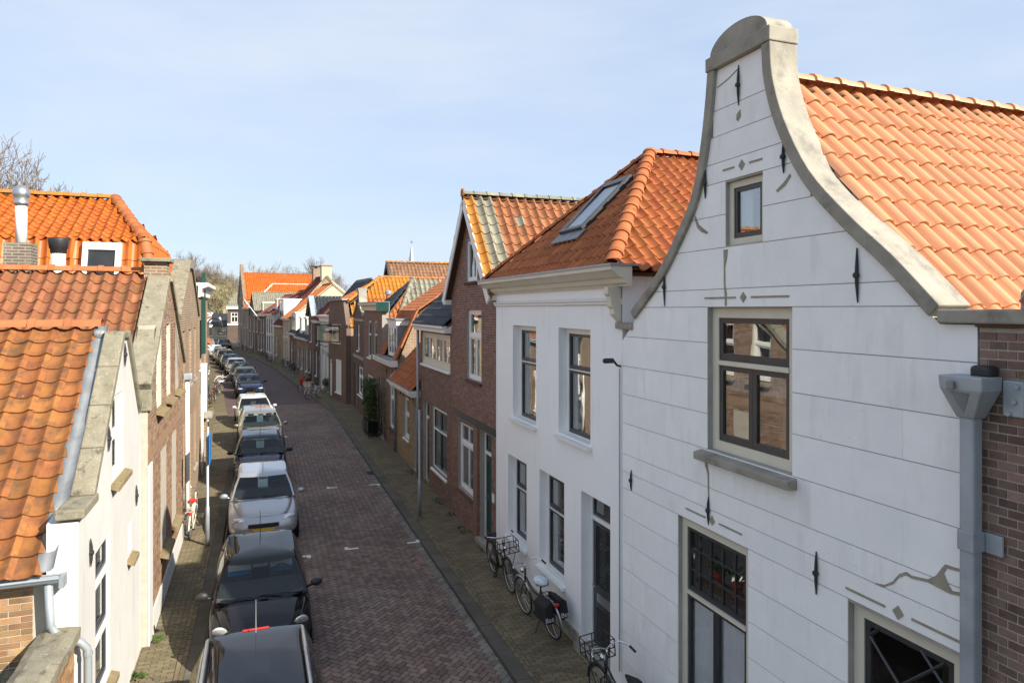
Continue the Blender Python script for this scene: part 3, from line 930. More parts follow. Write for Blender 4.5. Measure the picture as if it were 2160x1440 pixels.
# ------------------------------------------------------------------ building helpers (local frame: x along the facade, y into the house, z up)
def prism_yz(mb, pts, x0, x1):
    n = len(mb.v); k = len(pts)
    if area(pts) < 0: pts = pts[::-1]
    mb.v += [(x0, p[0], p[1]) for p in pts] + [(x1, p[0], p[1]) for p in pts]
    tri = tessellate_polygon([[Vector((p[0], p[1], 0)) for p in pts]])
    for t in tri:
        a, b, c = [pts[i] for i in t]
        if (b[0] - a[0]) * (c[1] - a[1]) - (b[1] - a[1]) * (c[0] - a[0]) < 0: t = (t[0], t[2], t[1])
        mb.f.append((n + t[0], n + t[2], n + t[1])); mb.f.append((n + k + t[0], n + k + t[1], n + k + t[2]))
    for i in range(k):
        j = (i + 1) % k
        mb.f.append((n + i, n + j, n + k + j, n + k + i))
    return mb

def house(name, label, A, B, cat='house', group=None):
    ang = math.atan2(B[1] - A[1], B[0] - A[0])
    h = thing(name, label, cat, (A[0], A[1], 0), ang, group)
    return h, math.hypot(B[0] - A[0], B[1] - A[1])

def frame_rect(mb, x0, x1, z0, z1, t, y0, y1, tb=None):
    tb = t if tb is None else tb
    mb.box(x0, x0 + t, y0, y1, z0, z1); mb.box(x1 - t, x1, y0, y1, z0, z1)
    mb.box(x0 + t, x1 - t, y0, y1, z1 - t, z1); mb.box(x0 + t, x1 - t, y0, y1, z0, z0 + tb)

def window(p, x0, x1, z0, z1, rows, coff=0.11, fwb=None, depth=0.1, frame='white_paint', sash=None, fw=0.07, sw=0.045, curtain=None, sill=None, bars=None, bar_rows=None, glass='glass', sill_out=0.06, tr=0.07, name='window', simple=False, room=True):
    """rows from the top: (share of the height, number of lights)"""
    mb = MB(); g = 0.003
    fb = fw if fwb is None else fwb
    frame_rect(mb, x0 + g, x1 - g, z0 + g, z1 - g, fw, depth, depth + 0.075, fb)
    ix0, ix1, iz0, iz1 = x0 + fw, x1 - fw, z0 + fb, z1 - fw
    zt = iz1; lights = []
    tot = sum(r[0] for r in rows); hh = (iz1 - iz0) - tr * (len(rows) - 1)
    for i, (sh, n) in enumerate(rows):
        zb = zt - hh * sh / tot
        wl = (ix1 - ix0) / n
        for k in range(n):
            lights.append((ix0 + k * wl, ix0 + (k + 1) * wl, zb, zt, i))
        if i < len(rows) - 1: mb.box(ix0, ix1, depth - 0.015, depth + 0.075, zb - tr, zb)
        zt = zb - tr
    if simple and not sash:
        for (a, b, c, d, i) in lights: frame_rect(mb, a, b, c, d, sw, depth + 0.02, depth + 0.06)
    w = mb.build(name, frame, p)
    for (a, b, c, d, i) in lights:
        if not (simple and not sash):
            s = MB(); frame_rect(s, a + 0.002, b - 0.002, c + 0.002, d - 0.002, sw, depth + 0.016, depth + 0.062, sw * 1.3)
            if bars and i in bars:
                nx, nz = bars[i]
                for k in range(1, nx):
                    xx = a + (b - a) * k / nx; s.box(xx - 0.011, xx + 0.011, depth + 0.026, depth + 0.052, c + sw, d - sw)
                for k in range(1, nz):
                    z_ = c + (d - c) * k / nz; s.box(a + sw, b - sw, depth + 0.0275, depth + 0.0505, z_ - 0.011, z_ + 0.011)
            s.build('sash', sash or frame, w)
        e = sw * 0.6
        MB().box(a + e, b - e, depth + 0.038, depth + 0.044, c + e, d - e).build('pane', glass, w)
    if curtain:
        for (ca, cb, cz0, cz1) in curtain:
            n = 26; c = MB()
            for k in range(n + 1):
                u = ca + (cb - ca) * k / n
                yy = depth + coff + 0.022 * math.sin(k * 1.9) + 0.012 * math.sin(k * 4.1)
                c.v += [(u, yy, cz0), (u, yy, cz1)]
            for k in range(n): c.f.append((2 * k, 2 * k + 2, 2 * k + 3, 2 * k + 1))
            c.build('curtain', 'curtain_white', w, smooth=True)
    if sill:
        so = 0.05
        s = MB(); n0 = len(s.v)
        prism_yz(s, [(-sill_out, z0 - 0.08), (depth - 0.002, z0 - 0.08), (depth - 0.002, z0 + 0.004), (-sill_out, z0 - 0.03)], x0 - so, x1 + so)
        s.build('sill', sill, w)
    if room:
        # the room behind: back wall and floor seen dimly through the panes
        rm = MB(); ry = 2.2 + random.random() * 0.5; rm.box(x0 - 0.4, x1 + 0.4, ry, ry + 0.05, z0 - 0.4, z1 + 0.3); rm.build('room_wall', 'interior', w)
    return w

def door(p, x0, x1, z0, z1, depth=0.15, leaf='green_paint', frame='white_paint', transom=0.4, fw=0.08, step=None, panels=((0.1, 0.45), (0.52, 0.92)), glazed=None, lattice=False, name='door'):
    mb = MB(); g = 0.003
    mb.box(x0 + g, x0 + fw, depth, depth + 0.09, z0, z1 - g); mb.box(x1 - fw, x1 - g, depth, depth + 0.09, z0, z1 - g)
    mb.box(x0 + fw, x1 - fw, depth, depth + 0.09, z1 - fw, z1 - g)
    zt = z1 - fw - transom
    if transom > 0.05: mb.box(x0 + fw, x1 - fw, depth - 0.02, depth + 0.09, zt - 0.07, zt)
    else: zt = z1 - fw + 0.07
    d = mb.build(name, frame, p)
    if transom > 0.05:
        s = MB(); frame_rect(s, x0 + fw, x1 - fw, zt, z1 - fw, 0.045, depth + 0.02, depth + 0.06); s.build('transom_sash', leaf if leaf != 'white_paint' else frame, d)
        MB().box(x0 + fw + 0.03, x1 - fw - 0.03, depth + 0.038, depth + 0.044, zt + 0.03, z1 - fw - 0.03).build('pane', 'glass', d)
    a, b, c, e = x0 + fw + 0.004, x1 - fw - 0.004, z0 + 0.02, zt - 0.074
    lf = MB()
    if lattice:
        zl0 = c + (e - c) * 0.47
        lf.box(a, b, depth + 0.02, depth + 0.065, c, zl0 - 0.06)
        frame_rect(lf, a, b, zl0 - 0.06, e, 0.09, depth + 0.02, depth + 0.065)
        leafo = lf.build('leaf', leaf, d)
        MB().box(a + 0.06, b - 0.06, depth + 0.055, depth + 0.060, zl0, e - 0.06).build('pane', 'glass', d)
        la = MB(); n = 11; hz = e - 0.09 - zl0 - 0.03; wd = b - a - 0.18
        for s_ in (-1, 1):
            for k in range(-n, n + int(n * hz / wd) + 2):
                # diagonal bars clipped to the opening
                z_a = zl0 + 0.03 + k * wd / n
                pts = [(a + 0.09, z_a), (b - 0.09, z_a + s_ * wd)] 
                q = []
                for t in [i / 24 for i in range(25)]:
                    zx = pts[0][1] + (pts[1][1] - pts[0][1]) * t
                    if zl0 + 0.03 <= zx <= e - 0.09: q.append((pts[0][0] + (pts[1][0] - pts[0][0]) * t, zx))
                if len(q) > 1: la.tube([(q[0][0], depth + 0.035, q[0][1]), (q[-1][0], depth + 0.035, q[-1][1])], 0.006, 4)
        la.build('lattice', 'iron', d)
        pl = MB().box(a + 0.15, b - 0.15, depth + 0.004, depth + 0.024, zl0 - 0.24, zl0 - 0.10)
        pl.build('letter_plate', 'steel', d)
        MB().box(a + 0.12, b - 0.12, depth + 0.006, depth + 0.02, c + 0.12, zl0 - 0.36).build('panel', 'black_plastic', d)
    else:
        lf.box(a, b, depth + 0.02, depth + 0.065, c, e)
        lf.build('leaf', leaf, d)
        for (f0, f1) in panels:
            z_0, z_1 = c + (e - c) * f0, c + (e - c) * f1
            if glazed and f0 > 0.4: MB().box(a + 0.13, b - 0.13, depth + 0.012, depth + 0.019, z_0, z_1).build('pane', 'glass_dark', d)
            else:
                pm = MB(); frame_rect(pm, a + 0.10, b - 0.10, z_0, z_1, 0.03, depth + 0.006, depth + 0.021); pm.build('panel', leaf, d)
    k = MB(); k.tube([(a + 0.06, depth + 0.03, c + 1.0), (a + 0.06, depth - 0.03, c + 1.0), (a + 0.16, depth - 0.03, c + 1.0)], 0.011, 6)
    k.build('handle', 'steel', d)
    if step: MB().box(x0 - 0.05, x1 + 0.05, -0.12, depth + 0.1, -0.05, z0 + 0.004).build('doorstep', step, d)
    return d
pmat('glass_dark', (0.02, 0.022, 0.022), (0.03, 0.03, 0.03), 0.06, 2.0, spec=0.6)

def shell(p, L, depth, eave, mat, lift=0.0, back=True, thick=0.2, sides=(1, 1), y0=0.25):
    if sides[0]: MB().box(0.004, thick, y0, depth, -0.1, eave).build('side_wall', mat, p)
    if sides[1]: MB().box(L - thick, L - 0.004, y0, depth, -0.1, eave).build('side_wall', mat, p)
    if back: MB().box(0.004, L - 0.004, depth, depth + 0.2, -0.1, eave).build('back_wall', mat, p)

def gutter(p, x0, x1, z, out=0.3, h=0.18, mat='white_paint', y1=0.0):
    """boxed timber gutter with a moulded face and a zinc lining"""
    g = MB(); prism_yz(g, [(y1 - 0.004, z - h), (-out * 0.75, z - h), (-out * 0.8, z - h * 0.55), (-out, z - h * 0.3), (-out, z), (y1 - 0.004, z)], x0, x1)
    o = g.build('gutter', mat, p)
    MB().box(x0 + 0.01, x1 - 0.01, -out - 0.008, y1 + 0.05, z + 0.001, z + 0.022).build('gutter_lining', 'lead', o)
    return o

def pipe(p, x, z0, z1, y=-0.07, r=0.045, mat='galvanised', shoe=True, name='downpipe'):
    d = MB().tube([(x, y, z1), (x, y, z0)], r, 10).build(name, mat, p, smooth=True)
    z = z0 + 0.5
    while z < z1 - 0.3:
        MB().lathe([(r * 1.15, z - 0.02), (r * 1.15, z + 0.02)], (x, y, 0), 'z', 10).build('bracket', mat, d)
        z += 1.5
    return d

def anchor(p, x, z0, z1, y=-0.012):
    """wrought-iron wall anchor: a tapered bar with a knob"""
    zc = (z0 + z1) / 2
    a = MB().tube([(x + random.uniform(-.006, .006), y - 0.006, z1), (x, y - 0.012, zc + 0.08), (x, y - 0.014, zc), (x, y - 0.012, zc - 0.08), (x + random.uniform(-.006, .006), y - 0.006, z0)], [0.006, 0.016, 0.017, 0.016, 0.006], 6)
    a.lathe([(0.012, -0.04), (0.028, -0.035), (0.028, -0.005), (0.012, 0.0)], (x, y, zc), 'y', 8)
    return a.build('wall_anchor', 'iron', p)

def offset_path(P, d):
    out = []
    for i in range(len(P)):
        a = Vector(P[max(i - 1, 0)]); b = Vector(P[min(i + 1, len(P) - 1)])
        t = (b - a).normalized()
        out.append((P[i][0] + t.y * d, P[i][1] - t.x * d))
    return out

def smooth_path(P, n=4):
    """Catmull-Rom"""
    out = []
    for i in range(len(P) - 1):
        p0, p1, p2, p3 = [Vector(P[min(max(k, 0), len(P) - 1)]) for k in (i - 1, i, i + 1, i + 2)]
        for j in range(n):
            t = j / n
            q = 0.5 * ((2 * p1) + (p2 - p0) * t + (2 * p0 - 5 * p1 + 4 * p2 - p3) * t * t + (3 * p1 - p0 - 3 * p2 + p3) * t ** 3)
            out.append((q.x, q.y))
    out.append(tuple(P[-1]))
    return out

def band(inner, outer, y0, y1):
    mb = MB(); n = len(inner)
    for i in range(n):
        a, b = inner[i], outer[i]
        mb.v += [(a[0], y0, a[1]), (b[0], y0, b[1]), (b[0], y1, b[1]), (a[0], y1, a[1])]
    for i in range(n - 1):
        for k in range(4):
            k2 = (k + 1) % 4
            mb.f.append((4 * i + k, 4 * i + k2, 4 * i + 4 + k2, 4 * i + 4 + k))
    mb.f.append((0, 1, 2, 3)); m = 4 * (n - 1); mb.f.append((m + 3, m + 2, m + 1, m))
    return mb

def fix(o):
    """make the face normals agree"""
    import bmesh
    bm = bmesh.new(); bm.from_mesh(o.data); bmesh.ops.recalc_face_normals(bm, faces=bm.faces); bm.to_mesh(o.data); bm.free()
    return o

# ================================================================== right row
# ---- white stuccoed bell-gable house
H1, L1_ = house('gabled_house', 'tall white stuccoed house with curved bell gable, grey coping and orange roof', (1.68, 10.35), (3.555, 5.22))
inL = smooth_path([(0.40, 5.66), (1.13, 6.2), (1.58, 6.67), (1.94, 7.14), (2.13, 7.67), (2.24, 8.21), (2.30, 8.66)])
inR = smooth_path([(3.12, 8.66), (3.16, 8.25), (3.34, 7.72), (3.70, 7.10), (4.20, 6.58), (4.68, 6.16), (5.10, 5.74)])
out1 = [(0, -0.1), (5.47, -0.1), (5.47, 5.68), (5.16, 5.68)] + inR[::-1] + inL[::-1] + [(0.0, 5.32)]
holes1 = {'attic': (2.45, 3.09, 6.545, 7.29), 'upper': (2.10, 3.53, 4.09, 5.82), 'g1': (1.47, 2.85, 0.55, 3.10), 'g2': (4.24, 5.34, 0.9, 3.08)}
hl1 = [rect(*h) for h in holes1.values()]
MB().prism_xz(out1, 0.004, 0.26, hl1).build('front_wall', 'stucco_joint', H1)
rows1 = [-0.1, 0.5, 0.95, 1.42, 1.90, 2.30, 2.70, 3.11, 3.36, 3.62, 4.085, 4.52, 4.945, 5.39, 5.825, 6.04, 6.53, 6.92, 7.31, 7.55, 7.87, 8.18, 8.7]
def stucco_blocks():
    for r in range(len(rows1) - 1):
        z0, z1 = rows1[r], rows1[r + 1]; zc = (z0 + z1) / 2
        ivs = [(0, 5.47)]
        for h in holes1.values():
            if h[2] - 0.03 < zc < h[3] + 0.03:
                n = []
                for a, b in ivs:
                    if h[1] <= a or h[0] >= b: n.append((a, b)); continue
                    if h[0] > a: n.append((a, h[0]))
                    if h[1] < b: n.append((h[1], b))
                ivs = n
        for a, b in ivs:
            cuts = [a]; x = (0.62 if r % 2 else 0.1) - 1.0
            while x < b:
                if x > a + 0.22 and x < b - 0.22: cuts.append(x)
                x += 1.04
            cuts.append(b)
            for i in range(len(cuts) - 1):
                pl = clip_rect(out1, cuts[i] + 0.0007, cuts[i + 1] - 0.0007, z0 + 0.0045, z1 - 0.0045)
                if len(pl) < 3 or abs(area(pl)) < 0.01: continue
                # sometimes the polygon touches itself where the gable narrows: keep simple pieces only
                MB().prism_xz(pl, -0.006 - random.uniform(0, 0.0005), 0.003).build('stucco_block', 'stucco', H1)
stucco_blocks()
# curved copings, cap and arched crown
for nm, pth, sg in (('coping', inL, -1), ('coping', inR, -1)):
    o = band(pth, offset_path(pth, 0.135 * sg), -0.06, 0.31).build(nm, 'coping_stone', H1, bevel=0.012); fix(o)
capo = MB().box(2.15, 3.27, -0.075, 0.32, 8.665, 8.83).build('gable_cap', 'coping_stone', H1, bevel=0.012)
arc = [(2.71 + 0.50 * math.cos(R(a)), 8.832 + 0.245 * math.sin(R(a))) for a in range(0, 181, 12)]
MB().prism_xz(arc, -0.05, 0.30).build('gable_crown', 'coping_stone', capo, bevel=0.01)
MB().box(5.18, 5.92, -0.07, 0.5, 5.69, 5.80).build('gable_shoulder_stone', 'coping_stone', H1, bevel=0.015)
MB().box(-0.16, 0.32, -0.05, 0.40, 5.50, 5.60).build('gable_shoulder_stone', 'coping_stone', H1, bevel=0.01)
# openings
window(H1, *holes1['attic'], [(1, 1)], depth=0.05, frame='cream_paint', sash='dark_paint', fw=0.075, sw=0.05, curtain=[(2.53, 2.75, 6.6, 7.25)])
wu = window(H1, *holes1['upper'], [(0.36, 1), (0.64, 2)], depth=0.07, frame='cream_paint', sash='dark_paint', fw=0.12, sw=0.065, tr=0.055,
       curtain=[(2.26, 2.78, 4.83, 5.18), (2.86, 3.40, 4.83, 5.18)])
so = MB(); prism_yz(so, [(-0.13, 3.955), (0.06, 3.955), (0.06, 4.083), (-0.13, 4.045)], 1.98, 3.60); so.build('sill', 'coping_stone', wu, bevel=0.012)
MB().box(1.9, 3.75, 0.7, 0.72, 4.0, 5.9).build('blind', 'curtain_white', wu) if False else None
g1 = window(H1, *holes1['g1'], [(0.36, 1), (0.64, 2)], depth=0.06, frame='cream_paint', sash='dark_paint', fw=0.11, sw=0.05, tr=0.045, bars={0: (5, 3)}, glass='glass_clear', coff=0.085,
       curtain=[(1.6, 2.12, 0.6, 2.16), (2.18, 2.74, 0.6, 2.16)])
MB().box(1.5, 2.82, 0.25, 0.50, 2.21, 2.25).build('window_shelf', 'wood_dark', g1)
for k, xx in enumerate((1.85, 2.2, 2.5)):
    pot = MB().lathe([(0.05, 2.25), (0.075, 2.40), (0.08, 2.40), (0.08, 2.42)], (xx, 0.36, 0), 'z', 12).build('flower_pot', ('red_paint', 'red_paint', 'wood_dark')[k], g1, smooth=True)
    lv = MB()
    for i in range(26):
        a = random.uniform(0, 6.28); e = random.uniform(0.2, 1.3); d = Vector((math.cos(a) * math.cos(e), math.sin(a) * math.cos(e), math.sin(e)))
        pp = Vector((xx, 0.36, 2.42)) + d * random.uniform(0.05, 0.2); s_ = d.cross(Vector((0, 0, 1))).normalized() * 0.03
        lv.quad(pp - s_, pp + d * 0.03, pp + s_, pp - d * 0.05)
    lv.build('pot_plant', 'leaf', g1)
g2 = window(H1, *holes1['g2'], [(1, 1)], depth=0.07, frame='cream_paint', sash='dark_paint', fw=0.11, sw=0.06, glass='glass_clear')
ld = MB()
for s_ in (-1, 1):
    for k in range(-6, 12):
        q = []
        for i in range(41):
            t = i / 40; xx = 4.40 + (5.20 - 4.40) * t; zz_ = 1.02 + k * 0.60 + s_ * (xx - 4.4) * 0.95
            if 1.06 < zz_ < 2.93: q.append((xx, zz_))
        if len(q) > 1: ld.tube([(q[0][0], 0.085, q[0][1]), (q[-1][0], 0.085, q[-1][1])], 0.015, 4)
ld.build('leaded_bar', 'dark_paint', g2)
# anchors
for (x, z0, z1) in ((2.70, 8.13, 8.59), (2.08, 7.16, 7.53), (3.42, 7.22, 7.56), (1.17, 5.84, 6.36), (4.36, 5.86, 6.36), (0.28, 3.12, 3.43), (2.14, 3.17, 3.52), (3.87, 3.0, 3.42)):
    anchor(H1, x, z0, z1)
# painted string ornaments: grey grooves and lozenges above the openings
def ornament(xc, z, half, dx=0.10, dz=0.062):
    m = MB(); m.prism_xz([(xc - dx * .55, z), (xc, z - dz), (xc + dx * .55, z), (xc, z + dz)], -0.013, -0.004)
    m.build('lozenge', 'mortar_patch', H1)
    for s_ in (-1, 1):
        a, b = xc + s_ * (dx + 0.03), xc + s_ * half
        MB().box(min(a, b), max(a, b), -0.0125, -0.004, z - 0.011, z + 0.011).build('ornament_line', 'mortar_patch', H1)
ornament(2.745, 7.44, 0.34); ornament(2.77, 5.935, 0.72); ornament(2.2, 3.24, 0.55); ornament(4.78, 3.20, 0.56)
# grey filled cracks and repairs in the stucco
def patch(pts):
    MB().prism_xz(pts, -0.0115, -0.003).build('crack_repair', 'mortar_patch', H1)
patch([(2.42, 6.50), (2.50, 6.50), (2.485, 6.40), (2.45, 6.3), (2.455, 6.08), (2.48, 5.98), (2.475, 5.84), (2.445, 5.84), (2.44, 5.97), (2.425, 6.1), (2.425, 6.35)])
patch([(1.86, 6.98), (1.93, 6.86), (2.02, 6.80), (2.12, 6.74), (2.10, 6.72), (1.98, 6.76), (1.9, 6.82), (1.84, 6.94)])
patch([(3.30, 7.06), (3.42, 7.13), (3.50, 7.20), (3.52, 7.17), (3.44, 7.09), (3.32, 7.035)])
patch([(2.66, 8.04), (2.72, 8.08), (2.73, 8.0), (2.68, 7.95), (2.65, 7.98)])
patch([(2.06, 3.93), (2.10, 3.93), (2.14, 3.8), (2.145, 3.52), (2.12, 3.52), (2.11, 3.78), (2.06, 3.88)])
patch([(4.55, 3.37), (4.64, 3.385), (4.73, 3.45), (4.79, 3.535), (4.86, 3.58), (4.91, 3.565), (5.06, 3.59), (5.13, 3.645), (5.16, 3.69), (5.185, 3.73), (5.21, 3.765), (5.30, 3.77), (5.41, 3.785), (5.41, 3.762), (5.30, 3.745), (5.225, 3.738), (5.20, 3.69), (5.235, 3.62), (5.27, 3.575), (5.37, 3.60), (5.41, 3.56), (5.41, 3.53), (5.36, 3.565), (5.25, 3.545), (5.06, 3.565), (4.91, 3.54), (4.86, 3.55), (4.79, 3.505), (4.73, 3.425), (4.64, 3.365), (4.55, 3.355)])
patch([(2.30, 8.46), (2.50, 8.50), (2.68, 8.56), (2.68, 8.545), (2.5, 8.485), (2.30, 8.445)])
# roof
pit1 = math.atan2(8.45 - 5.60, 5.22 - 2.735)
sl1 = (8.45 - 5.60) / math.sin(pit1)
slope_tiles(H1, (5.22, 0, 5.60), (1, 0, 0), pit1, [(0.27, 0), (8.2, 0), (8.2, sl1), (0.27, sl1)], 'tile_new', 0.228, 0.335, 'wave', parts=300, seg=10)
slope_tiles(H1, (0.25, 8.2, 5.60), (-1, 0, 0), pit1, [(0, 0), (7.82, 0), (7.82, sl1), (0, sl1)], 'tile_new', 0.26, 0.36, 'wave', parts=0, seg=4)
ridge(H1, (2.735, 0.31, 8.50), (2.735, 8.2, 8.50), 'tile_new', 0.115, 0.37)
shell(H1, 5.47, 8.2, 5.55, 'plaster')

# ---- brick house at the edge of the frame, with the zinc rainwater pipe
H0, L0_ = house('brick_house', 'brown brick house beside the white bell gable with zinc rainwater hopper', (3.562, 5.20), (4.66, 2.2))
out0 = [(0, -0.1), (L0_, -0.1), (L0_, 7.0), (1.9, 7.6), (0.30, 5.92), (0.30, 5.66), (0, 5.66)]
MB().prism_xz(out0, 0.0, 0.25).build('front_wall', 'mortar', H0)
masonry(H0, [(0, 2.3), (1.2, 2.3), (1.2, 6.8), (0.34, 5.90), (0.34, 5.60), (0, 5.60)], [], 'brick_purple', bl=0.14, ch=0.068, joint=0.013, proud=0.008, nparts=300)
cb = MB()
for i in range(5): cb = MB().box(0.0 + i * 0.0, 0.36, -0.05, 0.2, 5.665, 5.78)
cb.build('corbel', 'brick_dark', H0)
o = MB(); t0 = Vector((0.40, 0, 5.80)); dr = Vector((1, 0, 1.05)).normalized()
for i in range(7):
    c = t0 + dr * (0.06 + i * 0.115)
    MB().obox(c, dr, Vector((0, 1, 0)), Vector((-dr.z, 0, dr.x)), 0.052, 0.10, 0.075).build('coping_brick', 'brick_purple', H0)
MB().box(1.3, L0_, 0.25, 6, 0, 6.4).build('inner_block', 'mortar_dark', H0)
pp = MB().box(-0.05, 0.065, -0.16, -0.05, 0.2, 5.0).build('downpipe', 'zinc', H0, bevel=0.02)
hp = MB(); n = 0
top = [(-0.15, -0.25, 5.30), (0.19, -0.25, 5.30), (0.19, -0.02, 5.30), (-0.15, -0.02, 5.30)]
mid = [(-0.145, -0.24, 5.20), (0.185, -0.24, 5.20), (0.185, -0.02, 5.20), (-0.145, -0.02, 5.20)]
bot = [(-0.06, -0.17, 4.98), (0.075, -0.17, 4.98), (0.075, -0.04, 4.98), (-0.06, -0.04, 4.98)]
hp.v = top + mid + bot
for k in (0, 4):
    for i in range(4): hp.f.append((k + i, k + 4 + i, k + 4 + (i + 1) % 4, k + (i + 1) % 4))
hp.f += [(0, 1, 2, 3), (11, 10, 9, 8)]
hop = fix(hp.build('hopper', 'zinc', pp, bevel=0.01))
MB().poly([(-0.06, -0.238, 5.18), (0.008, -0.185, 5.02), (0.09, -0.238, 5.18)]).build('hopper_shield', 'lead', pp)
MB().box(0.19, 0.34, -0.03, -0.008, 5.02, 5.28).build('hopper_plate', 'zinc', pp, bevel=0.008)
for (x, z) in ((0.30, 5.24), (0.28, 5.13), (0.24, 5.04)): MB().lathe([(0.018, -0.05), (0.018, -0.03)], (x, 0, z), 'y', 8).build('rivet', 'zinc', pp)
MB().box(-0.065, -0.01, -0.275, -0.248, 5.20, 5.26).build('hopper_boss', 'lead', pp, bevel=0.006)
MB().box(0.0, 0.16, -0.12, 0.0, 5.28, 5.38).build('inlet', 'black_plastic', pp, bevel=0.03)
for z in (3.98, 2.3):
    m = MB().box(-0.057, 0.072, -0.168, -0.04, z, z + 0.15); m.box(0.072, 0.20, -0.045, -0.02, z, z + 0.15); m.box(-0.09, -0.057, -0.06, -0.02, z, z + 0.15)
    m.build('bracket', 'zinc', pp, bevel=0.006)

# ---- white plastered house with hipped roof
H2, L2_ = house('white_house', 'white plastered house with moulded cornice, hipped red roof and skylight', (-0.37, 15.94), (1.675, 10.36))
hs2 = [(1.13, 2.47, 3.47, 5.455), (3.57, 4.87, 3.53, 5.46), (0.82, 1.95, 0.83, 2.60), (2.65, 3.82, 0.80, 2.66), (4.51, 5.56, 0.10, 2.70)]
MB().prism_xz(rect(0, L2_, -0.1, 6.42), 0, 0.32, [rect(*h) for h in hs2]).build('front_wall', 'plaster', H2)
MB().box(0.01, 4.45, -0.03, -0.004 + 0.004, -0.05, 0.22).build('plinth', 'coping_stone', H2, bevel=0.01)
for i, h in enumerate(hs2[:4]):
    window(H2, *h, [(0.36, 1), (0.64, 1)], depth=0.16, frame='white_paint', sash='dark_paint', fw=0.10, fwb=0.02, sw=0.055, tr=0.02, sill='white_paint', sill_out=0.09,
           curtain=[(h[0] + 0.12, h[0] + 0.45, h[2] + 0.1, h[3] - 0.1)])
door(H2, *hs2[4], depth=0.18, leaf='dark_paint', frame='white_paint', transom=0.32, step='coping_stone', lattice=True)
b = MB(); prism_yz(b, [(-0.006, 5.86), (-0.05, 5.88), (-0.05, 5.905), (-0.075, 5.93), (-0.075, 5.955), (-0.006, 5.965)], 0.0, L2_ + 0.01); cornice = b.build('string_course', 'white_paint', H2)
b = MB(); prism_yz(b, [(-0.004, 6.14), (-0.06, 6.14), (-0.08, 6.18), (-0.12, 6.19), (-0.15, 6.26), (-0.22, 6.28), (-0.30, 6.36), (-0.36, 6.38), (-0.36, 6.44), (-0.004, 6.44)], -0.30, L2_ + 0.30)
cornice = b.build('cornice', 'cream_paint', H2)
MB().box(-0.32, L2_ + 0.32, -0.38, 0.15, 6.442, 6.475).build('gutter_lining', 'galvanised', cornice)
MB().box(-0.22, 0.02, -0.10, 0.10, 6.0, 6.138).build('cornice_bracket', 'white_paint', cornice)
# weathered corner console between the two white houses
b = MB(); prism_yz(b, [(-0.03, 5.6), (-0.16, 5.72), (-0.16, 5.80), (-0.20, 5.84), (-0.22, 6.00), (-0.26, 6.02), (-0.26, 6.136), (-0.03, 6.136)], L2_ - 0.12, L2_ + 0.02); b.build('corner_console', 'cream_paint', H2, bevel=0.01)
ap = 2.3; apz = 8.95; ev = 6.42; ym = -0.25
pf = math.atan2(apz - ev, ap - ym); sf = (apz - ev) / math.sin(pf)
mid2 = L2_ / 2
slope_tiles(H2, (-0.12, ym, ev), (0, -1, 0), pf, [(0, 0), (L2_ + 0.24, 0), (mid2 + 0.12, sf)], 'tile_red', 0.215, 0.30, 'deep', parts=300, seg=12)
ps = math.atan2(apz - ev, mid2 + 0.12); ss = (apz - ev) / math.sin(ps)
slope_tiles(H2, (L2_ + 0.12, ym, ev), (1, 0, 0), ps, [(0, 0), (8.0, 0), (8.0, ss), (ap - ym, ss)], 'tile_red', 0.22, 0.30, 'pan', parts=300)
slope_tiles(H2, (-0.12, 7.75, ev), (-1, 0, 0), ps, [(0, 0), (8.0, 0), (8.0 - ap + ym, ss), (0, ss)], 'tile_red', 0.26, 0.32, 'pan', seg=4)
ridge(H2, (L2_ + 0.12, ym, ev + 0.07), (mid2, ap, apz + 0.05), 'tile_red', 0.125, 0.34, 'hip_tile')
ridge(H2, (-0.12, ym, ev + 0.06), (mid2, ap, apz + 0.05), 'tile_red', 0.115, 0.34, 'hip_tile')
ridge(H2, (mid2, ap, apz + 0.05), (mid2, 7.75, apz + 0.05), 'tile_red', 0.12, 0.34)
shell(H2, L2_, 7.7, 6.4, 'plaster')
# skylight on the street slope
Vf = Vector((0, math.cos(pf), math.sin(pf))); Nf = Vector((0, -math.sin(pf), math.cos(pf))); Xf = Vector((1, 0, 0))
def on2(u, v, n): return Vector((-0.12, ym, ev)) + Xf * u + Vf * v + Nf * n
SK0, SK1, SV0, SV1 = 2.72, 3.74, 1.12, 2.62
sk = MB()
for (u0, u1, v0, v1) in ((SK0, SK0 + .09, SV0, SV1), (SK1 - .09, SK1, SV0, SV1), (SK0 + .09, SK1 - .09, SV1 - .16, SV1), (SK0 + .09, SK1 - .09, SV0, SV0 + .09)):
    sk.obox(on2((u0 + u1) / 2, (v0 + v1) / 2, 0.10), Xf, Vf, Nf, (u1 - u0) / 2, (v1 - v0) / 2, 0.075)
sk = sk.build('skylight', 'dark_paint', H2, bevel=0.01)
MB().obox(on2((SK0 + SK1) / 2, (SV0 + SV1) / 2 - 0.03, 0.135), Xf, Vf, Nf, (SK1 - SK0) / 2 - 0.085, (SV1 - SV0) / 2 - 0.10, 0.008).build('pane', 'glass_sky', sk)
MB().obox(on2((SK0 + SK1) / 2, (SV0 + SV1) / 2, 0.05), Xf, Vf, Nf, (SK1 - SK0) / 2 - 0.1, (SV1 - SV0) / 2 - 0.1, 0.012).build('blind', 'curtain_white', sk)
MB().obox(on2((SK0 + SK1) / 2, SV0 - 0.12, 0.095), Xf, Vf, Nf, (SK1 - SK0) / 2 + 0.1, 0.13, 0.01).build('flashing', 'lead', sk)
